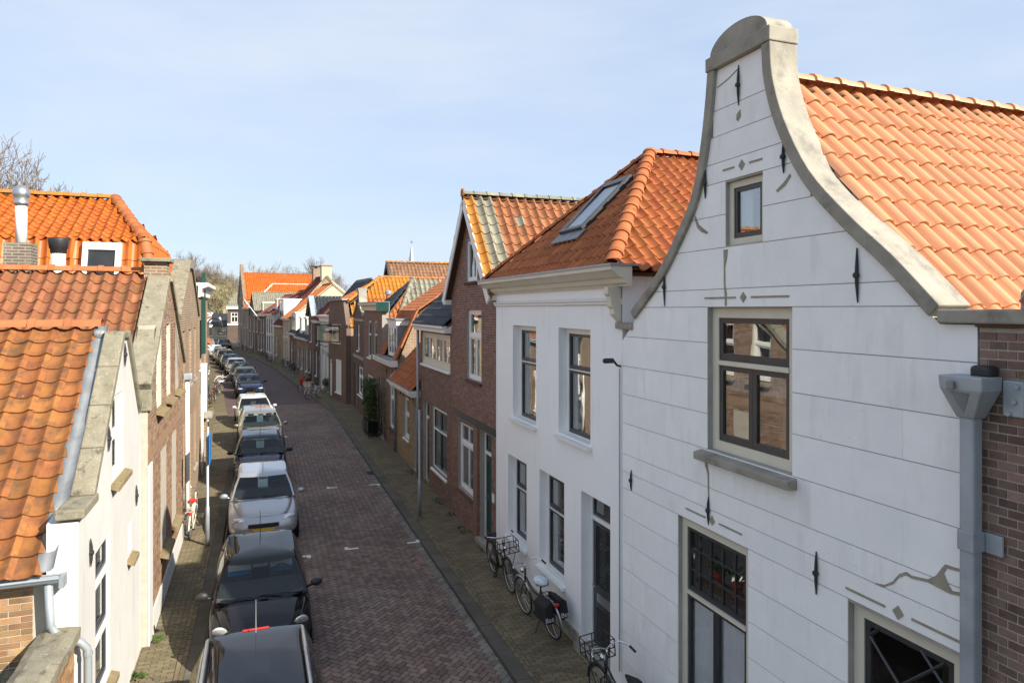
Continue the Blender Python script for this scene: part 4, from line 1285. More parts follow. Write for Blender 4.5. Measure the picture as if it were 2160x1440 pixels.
# security camera between the white houses
sc_ = MB().box(-0.05, 0.05, -0.16, -0.01, 4.86, 4.96); 
scm = MB().lathe([(0.03, -0.3), (0.04, -0.28), (0.04, -0.14), (0.02, -0.12)], (5.90, 0.0, 5.02), 'y', 10).build('wall_lamp', 'black_plastic', H2, smooth=True)
MB().tube([(5.9, -0.13, 5.02), (5.9, -0.07, 4.95), (5.9, -0.01, 4.93)], 0.018, 6).build('bracket', 'black_plastic', scm)
MB().tube([(5.91, -0.03, 4.9), (5.91, -0.03, 0.3)], 0.012, 6).build('cable', 'galvanised', scm)

# ---- brown brick house with tiled gable roof
H3, L3_ = house('brick_house', 'tall brown brick house with street gable, white bargeboards and mottled orange and grey tiles', (-1.74, 19.7), (-0.375, 15.955))
pk = (1.9, 8.62)
out3 = [(0, -0.1), (L3_, -0.1), (L3_, 6.15), pk, (0, 6.35)]
hs3 = [(1.47, 2.50, 6.53, 7.62), (1.56, 2.86, 3.96, 5.78), (0.72, 2.24, 0.87, 2.74), (2.74, 3.66, 0.10, 2.78)]
MB().prism_xz(out3, 0, 0.3, [rect(*h) for h in hs3]).build('front_wall', 'mortar_dark', H3)
masonry(H3, out3, [rect(*h) for h in hs3] + [rect(0.26, L3_, 2.80, 2.985)], 'brick_brown', nparts=300)
MB().box(0.26, L3_ - 0.01, -0.03, 0.02, 2.81, 2.98).build('lintel_beam', 'dark_paint', H3)
MB().box(2.30, 2.66, -0.05, -0.007, 0.0, 2.80).build('pilaster', 'brick_brown2', H3)
window(H3, *hs3[0], [(1, 2)], depth=0.05, fw=0.06, sill='brick_dark')
window(H3, *hs3[1], [(0.36, 1), (0.64, 2)], depth=0.06, fw=0.07, sill='brick_dark', curtain=[(1.65, 1.95, 4.0, 5.1)])
window(H3, *hs3[2], [(0.3, 2), (0.7, 2)], depth=0.07, fw=0.08, sill='brick_dark', curtain=[(0.8, 1.1, 0.95, 2.1), (1.8, 2.15, 0.95, 2.1)])
dd = door(H3, *hs3[3], depth=0.12, leaf='green_paint', transom=0.42, step='coping_stone')
MB().box(3.76, 3.90, -0.025, -0.008, 1.25, 1.45).build('number_plate', 'white_paint', H3)
rz3 = 8.78; e3 = 6.16
p3 = math.atan2(rz3 - e3, 2.1); s3 = (rz3 - e3) / math.sin(p3)
def mix3(c, r, nc, nr):
    if c == 0: return 'tile_ochre'
    if c in (1, 2): return 'tile_grey'
    if (c, r) == (9, 3): return 'tile_black'
    return 'tile_grey' if random.random() < 0.03 else None
slope_tiles(H3, (4.0, -0.2, e3), (1, 0, 0), p3, [(0, 0), (8.2, 0), (8.2, s3), (0, s3)], 'tile_mix', 0.245, 0.345, 'pan', parts=300, colmat=mix3)
slope_tiles(H3, (-0.2, 8.0, e3), (-1, 0, 0), p3, [(0, 0), (8.2, 0), (8.2, s3), (0, s3)], 'tile_mix', 0.26, 0.35, 'pan', seg=4)
ridge(H3, (1.9, -0.2, rz3 + 0.04), (1.9, 8.0, rz3 + 0.04), 'tile_grey', 0.11, 0.36)
fn = MB().lathe([(0.12, -0.24), (0.13, -0.21), (0.13, -0.2)], (1.9, 0, rz3 + 0.05), 'y', 12).build('ridge_end', 'tile_ochre', H3)
for sg in (-1, 1):
    x_e = 1.9 + sg * 2.12
    a = Vector((1.9, 0, rz3 - 0.05)); b_ = Vector((x_e, 0, e3 - 0.05)); d = (b_ - a).normalized(); nn_ = Vector((0, 1, 0)).cross(d)
    MB().obox((a + b_) / 2 + Vector((0, -0.20, -0.12)), d, Vector((0, 1, 0)), nn_, (b_ - a).length / 2, 0.018, 0.11).build('bargeboard', 'white_paint', H3)
    MB().obox((a + b_) / 2 + Vector((0, -0.10, -0.13)), d, Vector((0, 1, 0)), nn_, (b_ - a).length / 2 - 0.05, 0.085, 0.012).build('soffit', 'white_paint', H3)
MB().box(-0.24, 0.02, -0.20, -0.01, 5.93, 6.06).build('bargeboard_foot', 'white_paint', H3)
shell(H3, L3_, 8.0, 6.1, 'far_brown')

# ---- narrower brick house with black tiled roof
H4, L4_ = house('brick_house', 'brown brick house with black tiled roof and wide strip of upper windows', (-3.16, 23.6), (-1.745, 19.715))
hs4 = [(0.22, 4.0, 3.98, 5.05), (1.76, 3.62, 0.75, 2.72), (0.45, 1.29, 0.08, 2.74)]
o4 = rect(0, L4_, -0.1, 5.2)
MB().prism_xz(o4, 0, 0.3, [rect(*h) for h in hs4]).build('front_wall', 'mortar_dark', H4)
masonry(H4, o4, [rect(*h) for h in hs4], 'brick_brown2', nparts=300)
window(H4, *hs4[0], [(1, 4)], depth=0.03, frame='cream_paint', fw=0.10, sw=0.09, sill='white_paint', curtain=[(0.4, 1.0, 4.0, 5.0), (2.0, 2.6, 4.0, 5.0)])
window(H4, *hs4[1], [(0.34, 2), (0.66, 2)], depth=0.04, frame='white_paint', sash='green_paint', fw=0.08, sw=0.035, tr=0.05, sill='white_paint', curtain=[(1.85, 2.2, 0.85, 2.6)])
door(H4, *hs4[2], depth=0.1, leaf='green_paint', transom=0.45)
gutter(H4, -0.1, L4_ - 0.02, 5.30, 0.28, 0.20)
p4 = R(44)
slope_tiles(H4, (-0.08, -0.22, 5.34), (0, -1, 0), p4, [(0, 0), (L4_ + 0.06, 0), (L4_ + 0.06, 4.2), (0, 4.2)], 'tile_black', 0.21, 0.33, 'deep', parts=260, seg=12)
ps4 = MB(); prism_yz(ps4, [(0.3, -0.1), (6.0, -0.1), (6.0, 5.2), (2.8, 8.1), (0.05, 5.3)], 0.004, 0.2); ps4.build('side_wall', 'far_tan', H4)
shell(H4, L4_, 6, 5.2, 'far_brown', sides=(0, 1))
pipe(H4, 0.02, 0.05, 5.15, y=-0.10, r=0.05)

# ---- low yellow-brick house
H5, L5_ = house('low_house', 'low yellow brick house with red tiled roof and deep white gutter', (-4.65, 27.69), (-3.165, 23.615))
hs5 = [(1.39, 2.39, 0.9, 2.45), (3.24, 4.19, 0.05, 2.41)]
o5 = rect(0, L5_, -0.1, 2.8)
MB().prism_xz(o5, 0, 0.3, [rect(*h) for h in hs5]).build('front_wall', 'mortar', H5)
masonry(H5, o5, [rect(*h) for h in hs5], 'brick_yellow', nparts=200)
window(H5, *hs5[0], [(0.42, 1), (0.58, 1)], depth=0.06, fw=0.07, sill='white_paint')
door(H5, *hs5[1], depth=0.1, leaf='green_paint', transom=0.4)
for x in (0.8, 1.35, 2.5, 3.2): anchor(H5, x, 2.42, 2.72)
gutter(H5, -0.12, L5_ + 0.0, 2.97, 0.42, 0.22)
slope_tiles(H5, (-0.05, -0.30, 2.99), (0, -1, 0), R(47), [(0, 0), (L5_, 0), (L5_, 3.8), (0, 3.8)], 'tile_red', 0.20, 0.30, 'deep', parts=260, seg=12)
b = MB(); prism_yz(b, [(0.3, -0.1), (5.5, -0.1), (5.5, 2.9), (2.5, 5.9), (-0.05, 2.95)], 0.004, 0.2); b.build('side_wall', 'far_brown', H5)
b = MB(); prism_yz(b, [(-0.30, 3.0), (2.55, 6.05), (2.55, 6.12), (-0.30, 3.08)], -0.10, 0.03); b.build('verge_flashing', 'zinc', H5)
shell(H5, L5_, 5.5, 2.8, 'far_brown', sides=(0, 1))

# ---- mansard house with dormer
H6, L6_ = house('mansard_house', 'brown brick house with steep orange mansard roof and grey-cheeked dormer', (-5.94, 31.22), (-4.655, 27.705))
hs6 = [(1.95, 3.0, 0.75, 2.8), (0.15, 1.05, 0.05, 2.7)]
o6 = rect(0, L6_, -0.1, 3.6)
MB().prism_xz(o6, 0, 0.3, [rect(*h) for h in hs6]).build('front_wall', 'mortar_dark', H6)
masonry(H6, o6, [rect(*h) for h in hs6], 'brick_brown2', nparts=200)
window(H6, *hs6[0], [(0.36, 2), (0.64, 1)], depth=0.05, fw=0.07, sill='dark_paint')
door(H6, *hs6[1], depth=0.14, leaf='dark_paint', frame='white_paint', transom=0.45, step='coping_stone')
gutter(H6, -0.5, L6_ + 0.12, 3.72, 0.38, 0.26)
pl6 = math.atan2(5.74 - 3.74, 0.90); sl6 = (5.74 - 3.74) / math.sin(pl6)
slope_tiles(H6, (-0.1, -0.05, 3.74), (0, -1, 0), pl6, [(0, 0), (0.95, 0), (0.95, sl6), (0, sl6)], 'tile_red', 0.2, 0.26, 'pan', parts=120)
slope_tiles(H6, (-0.1, -0.05, 3.74), (0, -1, 0), pl6, [(3.15, 0), (L6_ + 0.02, 0), (L6_ + 0.02, sl6), (3.15, sl6)], 'tile_salmon', 0.28, 0.36, 'flat', parts=120)
slope_tiles(H6, (-0.1, -0.05, 3.74), (0, -1, 0), pl6, [(0.95, sl6 - 0.42), (3.15, sl6 - 0.42), (3.15, sl6), (0.95, sl6)], 'tile_red', 0.2, 0.26, 'pan', parts=60)
pu6 = R(34)
slope_tiles(H6, (-0.1, 0.83, 5.74), (0, -1, 0), pu6, [(0, 0), (L6_ + 0.14, 0), (L6_ + 0.14, 3.6), (0, 3.6)], 'tile_salmon', 0.21, 0.25, 'wave', parts=280)
b = MB(); prism_yz(b, [(0.3, -0.1), (6.4, -0.1), (6.4, 5.5), (3.8, 7.6), (0.85, 5.62), (0.06, 3.7)], L6_ - 0.2, L6_ - 0.004); b.build('side_wall', 'far_tan', H6)
# broad verge tiles down the near edge
for k in range(6):
    v = sl6 * (k + 0.5) / 6; c = Vector((L6_ + 0.03, -0.05 + v * math.cos(pl6), 3.74 + v * math.sin(pl6)))
    MB().obox(c + Vector((0, -0.035, 0.02)), Vector((1, 0, 0)), Vector((0, math.cos(pl6), math.sin(pl6))), Vector((0, -math.sin(pl6), math.cos(pl6))), 0.11, sl6 / 12 * 1.08, 0.035).build('verge_tile', 'tile_salmon', H6)
for k in range(9):
    v = 3.6 * (k + 0.5) / 9; c = Vector((L6_ + 0.05, 0.83 + v * math.cos(pu6), 5.74 + v * math.sin(pu6)))
    MB().obox(c + Vector((0, -0.02, 0.035)), Vector((1, 0, 0)), Vector((0, math.cos(pu6), math.sin(pu6))), Vector((0, -math.sin(pu6), math.cos(pu6))), 0.10, 0.21, 0.035).build('verge_tile', 'tile_salmon', H6)
dm = MB().box(0.98, 3.12, 0.07, 1.0, 5.12, 5.34).build('dormer', 'white_paint', H6)
b = MB(); prism_yz(b, [(0.12, 3.74), (0.14, 5.12), (0.95, 5.12), (0.85, 5.0)], 3.02, 3.08); b.build('cheek', 'lead', dm)
b = MB(); prism_yz(b, [(0.12, 3.74), (0.14, 5.12), (0.95, 5.12), (0.85, 5.0)], 1.02, 1.08); b.build('cheek', 'lead', dm)
MB().box(0.94, 3.18, 0.02, 1.05, 5.342, 5.40).build('dormer_roof', 'lead', dm)
window(H6, 1.08, 3.02, 3.78, 5.12, [(1, 3)], depth=0.10, fw=0.08, sw=0.06, room=False)
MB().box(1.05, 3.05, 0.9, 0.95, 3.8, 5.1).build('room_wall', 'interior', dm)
shell(H6, L6_, 6.4, 3.6, 'far_brown', sides=(1, 0))
pipe(H6, L6_ - 0.08, 0.05, 3.5, y=-0.09, r=0.045)
anchor(H6, 1.4, 2.9, 3.3); anchor(H6, 2.9, 2.9, 3.3)

# ---- brick house with white parapet cornice and grey tiles
H7, L7_ = house('brick_house', 'brown brick house with flat white parapet cornice and grey tiled roof', (-7.97, 36.77), (-5.945, 31.235))
hs7 = [(1.41, 2.57, 3.35, 5.22), (3.35, 4.5, 3.45, 5.24), (1.1, 3.3, 1.0, 2.45), (4.75, 5.6, 0.05, 2.6)]
o7 = rect(0, L7_, -0.1, 5.75)
MB().prism_xz(o7, 0, 0.3, [rect(*h) for h in hs7]).build('front_wall', 'mortar_dark', H7)
masonry(H7, o7, [rect(*h) for h in hs7], 'brick_brown2', nparts=120)
for h in hs7[:2]: window(H7, *h, [(0.36, 1), (0.64, 1)], depth=0.06, fw=0.09, sash='dark_paint', sill='white_paint')
window(H7, *hs7[2], [(1, 3)], depth=0.06, fw=0.08, sill='white_paint')
door(H7, *hs7[3], depth=0.1, leaf='dark_paint', transom=0.5)
b = MB(); prism_yz(b, [(-0.004, 5.70), (-0.12, 5.74), (-0.14, 5.95), (-0.30, 6.0), (-0.32, 6.12), (0.3, 6.12), (0.3, 5.70)], -0.12, L7_ + 0.20); cn = b.build('cornice', 'cream_paint', H7)
MB().box(L7_ + 0.205, L7_ + 0.23, -0.3, 0.28, 5.72, 6.10).build('cornice_end', 'green_paint', cn)
MB().box(-0.15, L7_ + 0.24, -0.34, 0.32, 6.122, 6.15).build('capping', 'lead', cn)
a7 = 1.7; z7 = 7.35; e7 = 4.15; e7f = 5.6
ps7 = math.atan2(z7 - e7, L7_ / 2); ss7 = (z7 - e7) / math.sin(ps7)
slope_tiles(H7, (L7_ + 0.05, 0.32, e7), (1, 0, 0), ps7, [(0, 0), (7.5, 0), (7.5, ss7), (a7, ss7)], 'tile_grey', 0.26, 0.34, 'pan', parts=260, colmat=lambda c, r, nc, nr: 'tile_rust' if (c, r) in ((6, 6), (9, 2)) else None)
pf7 = math.atan2(z7 - e7f, a7); sf7 = (z7 - e7f) / math.sin(pf7)
slope_tiles(H7, (0.5, 0.32, e7f), (0, -1, 0), pf7, [(0, 0), (L7_ - 1.2, 0), (L7_ / 2 - 0.45, sf7)], 'tile_black', 0.26, 0.34, 'pan', parts=0)  # street slope of the grey roof, its shade put into a darker tile colour
slope_tiles(H7, (0, 7.8, e7f), (-1, 0, 0), R(38), [(0, 0), (6.0, 0), (5.2, 2.6), (0, 2.6)], 'tile_black', 0.26, 0.34, 'pan', parts=0, seg=4)
ridge(H7, (L7_ + 0.05, 0.32, e7 + 0.05), (L7_ / 2, 0.32 + a7, z7 + 0.04), 'tile_grey', 0.12, 0.36, 'hip_tile')
ridge(H7, (L7_ / 2, 0.32 + a7, z7 + 0.04), (L7_ / 2, 7.8, z7 + 0.04), 'tile_salmon', 0.11, 0.36)
shell(H7, L7_, 7.8, 5.0, 'far_brown')

# ---- narrow brick neck-gable house
H8, L8_ = house('brick_house', 'dark brick house with pointed neck gable and sandstone coping', (-9.55, 41.1), (-7.975, 36.785))
o8 = [(0, -0.1), (L8_, -0.1), (L8_, 5.3), (4.2, 5.45), (3.35, 5.75), (2.85, 6.35), (2.75, 6.85), (1.95, 6.85), (1.85, 6.35), (1.2, 5.75), (0.35, 5.45), (0, 5.3)]
hs8 = [(1.8, 2.75, 3.45, 4.9), (2.2, 4.3, 1.0, 2.6), (0.4, 1.3, 0.05, 2.6)]
MB().prism_xz(o8, 0, 0.3, [rect(*h) for h in hs8]).build('front_wall', 'far_dark', H8)
window(H8, *hs8[0], [(0.4, 1), (0.6, 1)], depth=0.06, fw=0.07, sill='white_paint')
window(H8, *hs8[1], [(0.35, 2), (0.65, 2)], depth=0.06, fw=0.08, sill='white_paint')
door(H8, *hs8[2], depth=0.1, leaf='green_paint', transom=0.45)
pr = o8[2:7]; o = band(pr, offset_path(pr, 0.14), -0.06, 0.38).build('coping', 'coping_stone', H8); fix(o)
pr = o8[8:12]; o = band(pr, offset_path(pr, 0.14), -0.06, 0.38).build('coping', 'coping_stone', H8); fix(o)
MB().box(1.85, 2.85, -0.08, 0.42, 6.852, 7.0).build('gable_cap', 'coping_stone', H8)
MB().box(0.0, L8_, -0.03, -0.004, 3.0, 3.16).build('string_course', 'coping_stone', H8)
MB().box(0.0, L8_, -0.03, -0.004, 5.12, 5.26).build('string_course', 'coping_stone', H8)
p8 = R(36)
for f_, E_ in (((1, 0, 0), (L8_ + 0.02, 0.4, 4.75)), ((-1, 0, 0), (-0.02, 7.4, 4.75))):
    slope_tiles(H8, E_, f_, p8, [(0, 0), (7.0, 0), (7.0, 2.78), (0, 2.78)], 'tile_red', 0.24, 0.33, 'pan', parts=200 if f_[0] > 0 else 0)
shell(H8, L8_, 7.4, 4.7, 'far_dark')
st_ = MB().tube([(4.0, 1.4, 5.6), (4.0, 1.4, 6.6)], 0.12, 8).build('flue', 'tile_red', H8); MB().lathe([(0.16, 6.6), (0.18, 6.65), (0.18, 6.8), (0.1, 6.85)], (4.0, 1.4, 0), 'z', 10).build('cowl', 'galvanised', st_)

# ---- dark brick house with cut-off gable and open casements, yellow-orange roof
H9, L9_ = house('brick_house', 'dark brick house with cut-off gable, open casement windows and yellow-orange roof', (-12.35, 45.95), (-10.15, 41.75))
o9 = [(0, -0.1), (L9_, -0.1), (L9_, 4.9), (L9_ - 0.75, 6.35), (0.35, 6.35), (0.0, 4.9)]
hs9 = [(0.7, 3.4, 3.66, 4.85), (2.0, 3.55, 0.5, 2.6), (0.3, 1.0, 0.05, 2.5)]
MB().prism_xz(o9, 0, 0.3, [rect(*h) for h in hs9]).build('front_wall', 'far_brown', H9)
MB().box(0.15, L9_ - 0.55, -0.12, 0.42, 6.352, 6.46).build('gable_cap', 'coping_stone', H9)
w9 = window(H9, *hs9[0], [(1, 2)], depth=0.06, frame='white_paint', fw=0.1, sw=0.03, sill='white_paint')
for k, (x, sg) in enumerate(((0.75, 1), (3.35, -1))):
    ang = R(62); ax = Vector((sg * math.cos(ang), -math.sin(ang), 0)); ay = Vector((ax.y, -ax.x, 0))
    s_ = MB(); ln = 1.25; hz = 1.05; c0 = Vector((x, -0.02, 4.255))
    for (u0, u1, v0, v1) in ((0, .07, -.55, .55), (ln - .07, ln, -.55, .55), (.07, ln - .07, .48, .55), (.07, ln - .07, -.55, -.48)):
        s_.obox(c0 + ax * ((u0 + u1) / 2) + Vector((0, 0, (v0 + v1) / 2)), ax, ay, Vector((0, 0, 1)), (u1 - u0) / 2, 0.025, (v1 - v0) / 2)
    s_.build('open_casement', 'green_paint', w9)
    MB().obox(c0 + ax * (ln / 2), ax, ay, Vector((0, 0, 1)), ln / 2 - 0.05, 0.004, 0.5).build('pane', 'glass', w9)
w9b = window(H9, *hs9[1], [(1, 3)], depth=0.03, frame='white_paint', fw=0.08, sw=0.08, glass='white_paint', sill='white_paint')
door(H9, *hs9[2], depth=0.05, leaf='white_paint', transom=0.3)
mid9 = L9_ / 2; z9 = 7.9; e9 = 4.75; a9 = 2.6
ps9 = math.atan2(z9 - e9, mid9); ss9 = (z9 - e9) / math.sin(ps9)
slope_tiles(H9, (L9_ + 0.08, 0.25, e9), (1, 0, 0), ps9, [(0, 0), (11, 0), (11, ss9), (a9, ss9), (0.3, 1.6)], 'tile_yellow', 0.26, 0.34, 'pan', parts=300)
slope_tiles(H9, (-0.08, 11.25, e9), (-1, 0, 0), ps9, [(0, 0), (11, 0), (11 - a9, ss9), (0, ss9)], 'tile_maroon', 0.26, 0.34, 'pan', seg=4)  # left slope of the same yellow-orange roof, shade painted in as maroon
pf9 = math.atan2(z9 - 6.3, a9 - 0.1); sf9 = (z9 - 6.3) / math.sin(pf9)
slope_tiles(H9, (0.3, 0.3, 6.25), (0, -1, 0), pf9, [(0, 0), (L9_ - 0.8, 0), (mid9 - 0.25, sf9)], 'tile_red', 0.26, 0.34, 'pan', seg=6)  # street hip of the yellow-orange roof: redder tile colour stands for its shade
ridge(H9, (L9_ - 0.55, 0.28, 6.36), (mid9, 0.25 + a9, z9 + 0.05), 'tile_yellow', 0.12, 0.36, 'hip_tile')
ridge(H9, (mid9, 0.25 + a9, z9 + 0.05), (mid9, 11.25, z9 + 0.05), 'tile_yellow', 0.12, 0.36)
shell(H9, L9_, 11.2, 4.7, 'far_tan')

# ------------------------------------------------------------------ the right row further down the street
def fx(d, P=FRP):
    for (a, b), (c, e) in zip(P, P[1:]):
        if d <= e: return a + (c - a) * (d - b) / (e - b)
    return P[-1][0]

def row_windows(h, L, z0, z1, xs, w, rows=((0.4, 1), (0.6, 1)), sill='white_paint', **k):
    return [(x, x + w, z0, z1) for x in xs]

def far_house(name, label, d0, d1, eave, rz, kind, wall, roof, wins=(), doors=(), depth=7.0, P=FRP, flip=False, side=None, gut=True, off=0.0, parts=0, tw=0.26, th=0.34, ridge_mat=None, front_extra=None, dleaf='green_paint', cat='house', frame='white_paint', sash=None, run=None):
    """P=FRP: right row, the house runs from depth d1 (its left corner seen from the street) to d0"""
    if P is FRP: A, B = (fx(d1), d1), (fx(d0), d0)
    else: A, B = (fx(d0, P), d0), (fx(d1, P), d1)
    h, L = house(name, label, A, B, cat)
    if off:
        n = Vector((-(B[1] - A[1]), B[0] - A[0])).normalized(); h.location = (A[0] + n.x * off, A[1] + n.y * off, 0)
    holes = [w[:4] for w in wins] + [w[:4] for w in doors]
    if kind == 'perp': ol = [(0, -0.1), (L, -0.1), (L, eave), (L / 2, rz - 0.1), (0, eave)]
    else: ol = rect(0, L, -0.1, eave)
    MB().prism_xz(ol, 0, 0.28, [rect(*w) for w in holes]).build('front_wall', wall, h)
    for w in wins:
        window(h, *w[:4], list(w[4]) if len(w) > 4 else [(0.4, 1), (0.6, 1)], depth=0.06, fw=0.07, frame=frame, sash=sash, simple=True, sill='white_paint')
    for w in doors: door(h, *w[:4], depth=0.08, leaf=dleaf, transom=0.4)
    sd = side or wall
    if kind == 'perp':
        p = math.atan2(rz - eave, L / 2); s = (rz - eave) / math.sin(p)
        slope_tiles(h, (L + 0.06, -0.08, eave), (1, 0, 0), p, [(0, 0), (depth, 0), (depth, s), (0, s)], roof, tw, th, 'pan', parts=parts, seg=6)
        slope_tiles(h, (-0.06, depth - 0.08, eave), (-1, 0, 0), p, [(0, 0), (depth, 0), (depth, s), (0, s)], roof, tw, th, 'pan', seg=4)
        ridge(h, (L / 2, -0.08, rz + 0.04), (L / 2, depth - 0.1, rz + 0.04), ridge_mat or roof, 0.11, 0.4, parts=False)
        shell(h, L, depth, eave, sd)
    elif kind == 'para':
        rn = run or depth / 2
        p = math.atan2(rz - eave, rn); s = (rz - eave) / math.sin(p)
        slope_tiles(h, (-0.05, -0.15, eave), (0, -1, 0), p, [(0, 0), (L + 0.1, 0), (L + 0.1, s), (0, s)], roof, tw, th, 'pan', parts=parts, seg=6)
        slope_tiles(h, (L + 0.05, 2 * rn - 0.15, eave), (0, 1, 0), p, [(0, 0), (L + 0.1, 0), (L + 0.1, s), (0, s)], roof, tw, th, 'pan', seg=4)
        ridge(h, (0, rn - 0.15, rz + 0.04), (L, rn - 0.15, rz + 0.04), ridge_mat or roof, 0.11, 0.4, parts=False)
        for (xa, xb) in ((-0.02, 0.2), (L - 0.2, L + 0.02)):
            b = MB(); prism_yz(b, [(0.28, -0.1), (2 * rn, -0.1), (2 * rn, eave), (rn, rz + 0.16), (0.0, eave + 0.18), (0.0, eave)], xa, xb); b.build('side_wall', sd, h)
        MB().box(0.2, L - 0.2, 2 * rn - 0.2, 2 * rn, -0.1, eave).build('back_wall', sd, h)
        if gut: gutter(h, -0.05, L + 0.05, eave + 0.04, 0.28, 0.18)
    elif kind == 'hip':
        a = L / 2; p = math.atan2(rz - eave, a); s = (rz - eave) / math.sin(p)
        slope_tiles(h, (-0.05, -0.1, eave), (0, -1, 0), p, [(0, 0), (L + 0.1, 0), (a + 0.05, s)], roof, tw, th, 'pan', seg=6)
        slope_tiles(h, (L + 0.05, -0.1, eave), (1, 0, 0), p, [(0, 0), (depth, 0), (depth, s), (a, s)], roof, tw, th, 'pan', parts=parts, seg=6)
        slope_tiles(h, (-0.05, depth - 0.1, eave), (-1, 0, 0), p, [(0, 0), (depth, 0), (depth - a, s), (0, s)], roof, tw, th, 'pan', seg=4)
        ridge(h, (a, a, rz + 0.04), (a, depth, rz + 0.04), ridge_mat or roof, 0.11, 0.4, parts=False)
        ridge(h, (L + 0.05, -0.1, eave + 0.05), (a, a, rz + 0.04), ridge_mat or roof, 0.11, 0.4, 'hip_tile', parts=False)
        ridge(h, (-0.05, -0.1, eave + 0.05), (a, a, rz + 0.04), ridge_mat or roof, 0.11, 0.4, 'hip_tile', parts=False)
        shell(h, L, depth, eave, sd)
        if gut: gutter(h, -0.08, L + 0.08, eave + 0.03, 0.28, 0.2)
    else:
        shell(h, L, depth, eave - 0.2, sd)
        MB().box(0.1, L - 0.1, 0.28, depth, eave - 0.25, eave - 0.18).build('flat_roof', 'lead', h)
        b = MB(); prism_yz(b, [(-0.004, eave - 0.5), (-0.10, eave - 0.46), (-0.12, eave - 0.2), (-0.3, eave - 0.12), (-0.32, eave), (0.2, eave), (0.2, eave - 0.1), (-0.004, eave - 0.1)], -0.06, L + 0.06)
        b.build('cornice', 'white_paint', h)
    return h, L

def dormer(h, x0, x1, z0, z1, y0, y1, rows=((1, 2),), cheek='white_paint'):
    d = MB().box(x0 - 0.08, x1 + 0.08, y0 - 0.08, y1, z1, z1 + 0.14).build('dormer', 'white_paint', h)
    for (a, b) in ((x0, x0 + 0.07), (x1 - 0.07, x1)): MB().box(a, b, y0 + 0.06, y1, z0, z1).build('cheek', cheek, d)
    m = MB(); frame_rect(m, x0, x1, z0, z1, 0.07, y0, y0 + 0.06)
    n = rows[0][1]
    for k in range(1, n):
        x = x0 + (x1 - x0) * k / n; m.box(x - 0.035, x + 0.035, y0, y0 + 0.06, z0 + 0.07, z1 - 0.07)
    m.build('dormer_window', 'white_paint', d)
    for k in range(n):
        a = x0 + (x1 - x0) * k / n; b = x0 + (x1 - x0) * (k + 1) / n
        MB().box(a + 0.05, b - 0.05, y0 + 0.025, y0 + 0.032, z0 + 0.05, z1 - 0.05).build('pane', 'glass', d)
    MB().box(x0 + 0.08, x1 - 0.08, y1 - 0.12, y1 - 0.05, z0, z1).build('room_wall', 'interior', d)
    return d

# narrow white house
h, L = far_house('narrow_house', 'narrow white house with tall white double doors and white cornice', 46.0, 50.6, 5.38, 7.4, 'flat', 'plaster_warm', 'tile_black',
    wins=[(2.9, 3.9, 3.6, 4.7)], doors=[(0.5, 1.6, 0.05, 2.9), (2.2, 4.4, 0.05, 2.8)], dleaf='white_paint', depth=6.0)
slope_tiles(h, (0.0, 0.35, 5.2), (0, -1, 0), R(50), [(0, 0), (L, 0), (L, 3.6), (0, 3.6)], 'tile_black', 0.26, 0.34, 'pan', seg=4)
for x in (1.0, 3.2): MB().tube([(x, -0.02, 3.2), (x, -0.3, 3.22), (x + 0.2, -0.34, 3.2)], 0.03, 6).build('wall_lamp', 'black_plastic', h)
# big brown roof standing back behind the row
hb, Lb = house('large_building', 'large building with a long brown tiled roof rising behind the row', (-10.6, 53.0), (-7.4, 44.6))
rzb = 9.15; eb = 4.6; pb = math.atan2(rzb - eb, Lb / 2); sb = (rzb - eb) / math.sin(pb)
slope_tiles(hb, (Lb, 0, eb), (1, 0, 0), pb, [(0, 0), (17, 0), (17, sb), (0, sb)], 'tile_brown', 0.26, 0.34, 'pan', parts=300, seg=6)
slope_tiles(hb, (0, 17, eb), (-1, 0, 0), pb, [(0, 0), (17, 0), (17, sb), (0, sb)], 'tile_brown', 0.3, 0.36, 'pan', seg=4)
ridge(hb, (Lb / 2, 0, rzb + 0.04), (Lb / 2, 17, rzb + 0.04), 'tile_ochre', 0.13, 0.4)
MB().prism_xz([(0, -0.1), (Lb, -0.1), (Lb, eb), (Lb / 2, rzb - 0.08), (0, eb)], 0.15, 0.4).build('front_wall', 'far_dark', hb)
for sg in (-1, 1):
    a = Vector((Lb / 2, 0.02, rzb)); b_ = Vector((Lb / 2 + sg * Lb / 2, 0.02, eb)); d = (b_ - a).normalized(); n_ = Vector((0, 1, 0)).cross(d)
    MB().obox((a + b_) / 2, d, Vector((0, 1, 0)), n_, (b_ - a).length / 2, 0.03, 0.12).build('bargeboard', 'dark_paint', hb)
shell(hb, Lb, 17, eb, 'far_dark', y0=0.4)

far_house('brick_house', 'purple brick house with steep maroon roof between two taller gables', 50.65, 53.2, 4.9, 6.3, 'para', 'far_purple', 'tile_maroon',
    wins=[(1.0, 1.8, 3.1, 4.5), (0.3, 1.2, 0.7, 2.6)], doors=[(1.6, 2.5, 0.05, 2.6)], run=1.2)
h, L = far_house('brick_house', 'slim brick house with pointed gable edged in bright zinc', 53.25, 56.2, 5.3, 6.75, 'perp', 'far_brown', 'tile_black',
    wins=[(0.9, 1.7, 3.2, 4.6), (0.4, 1.3, 0.7, 2.5)], doors=[(1.8, 2.7, 0.05, 2.6)], depth=6.0)
a = Vector((L / 2, -0.03, 6.85)); b_ = Vector((L + 0.1, -0.03, 5.25)); d = (b_ - a).normalized()
MB().obox((a + b_) / 2, d, Vector((0, 1, 0)), Vector((0, 1, 0)).cross(d), (b_ - a).length / 2, 0.22, 0.05).build('verge_flashing', 'zinc', h)
a = Vector((L / 2, -0.03, 6.85)); b_ = Vector((-0.1, -0.03, 5.25)); d = (b_ - a).normalized()
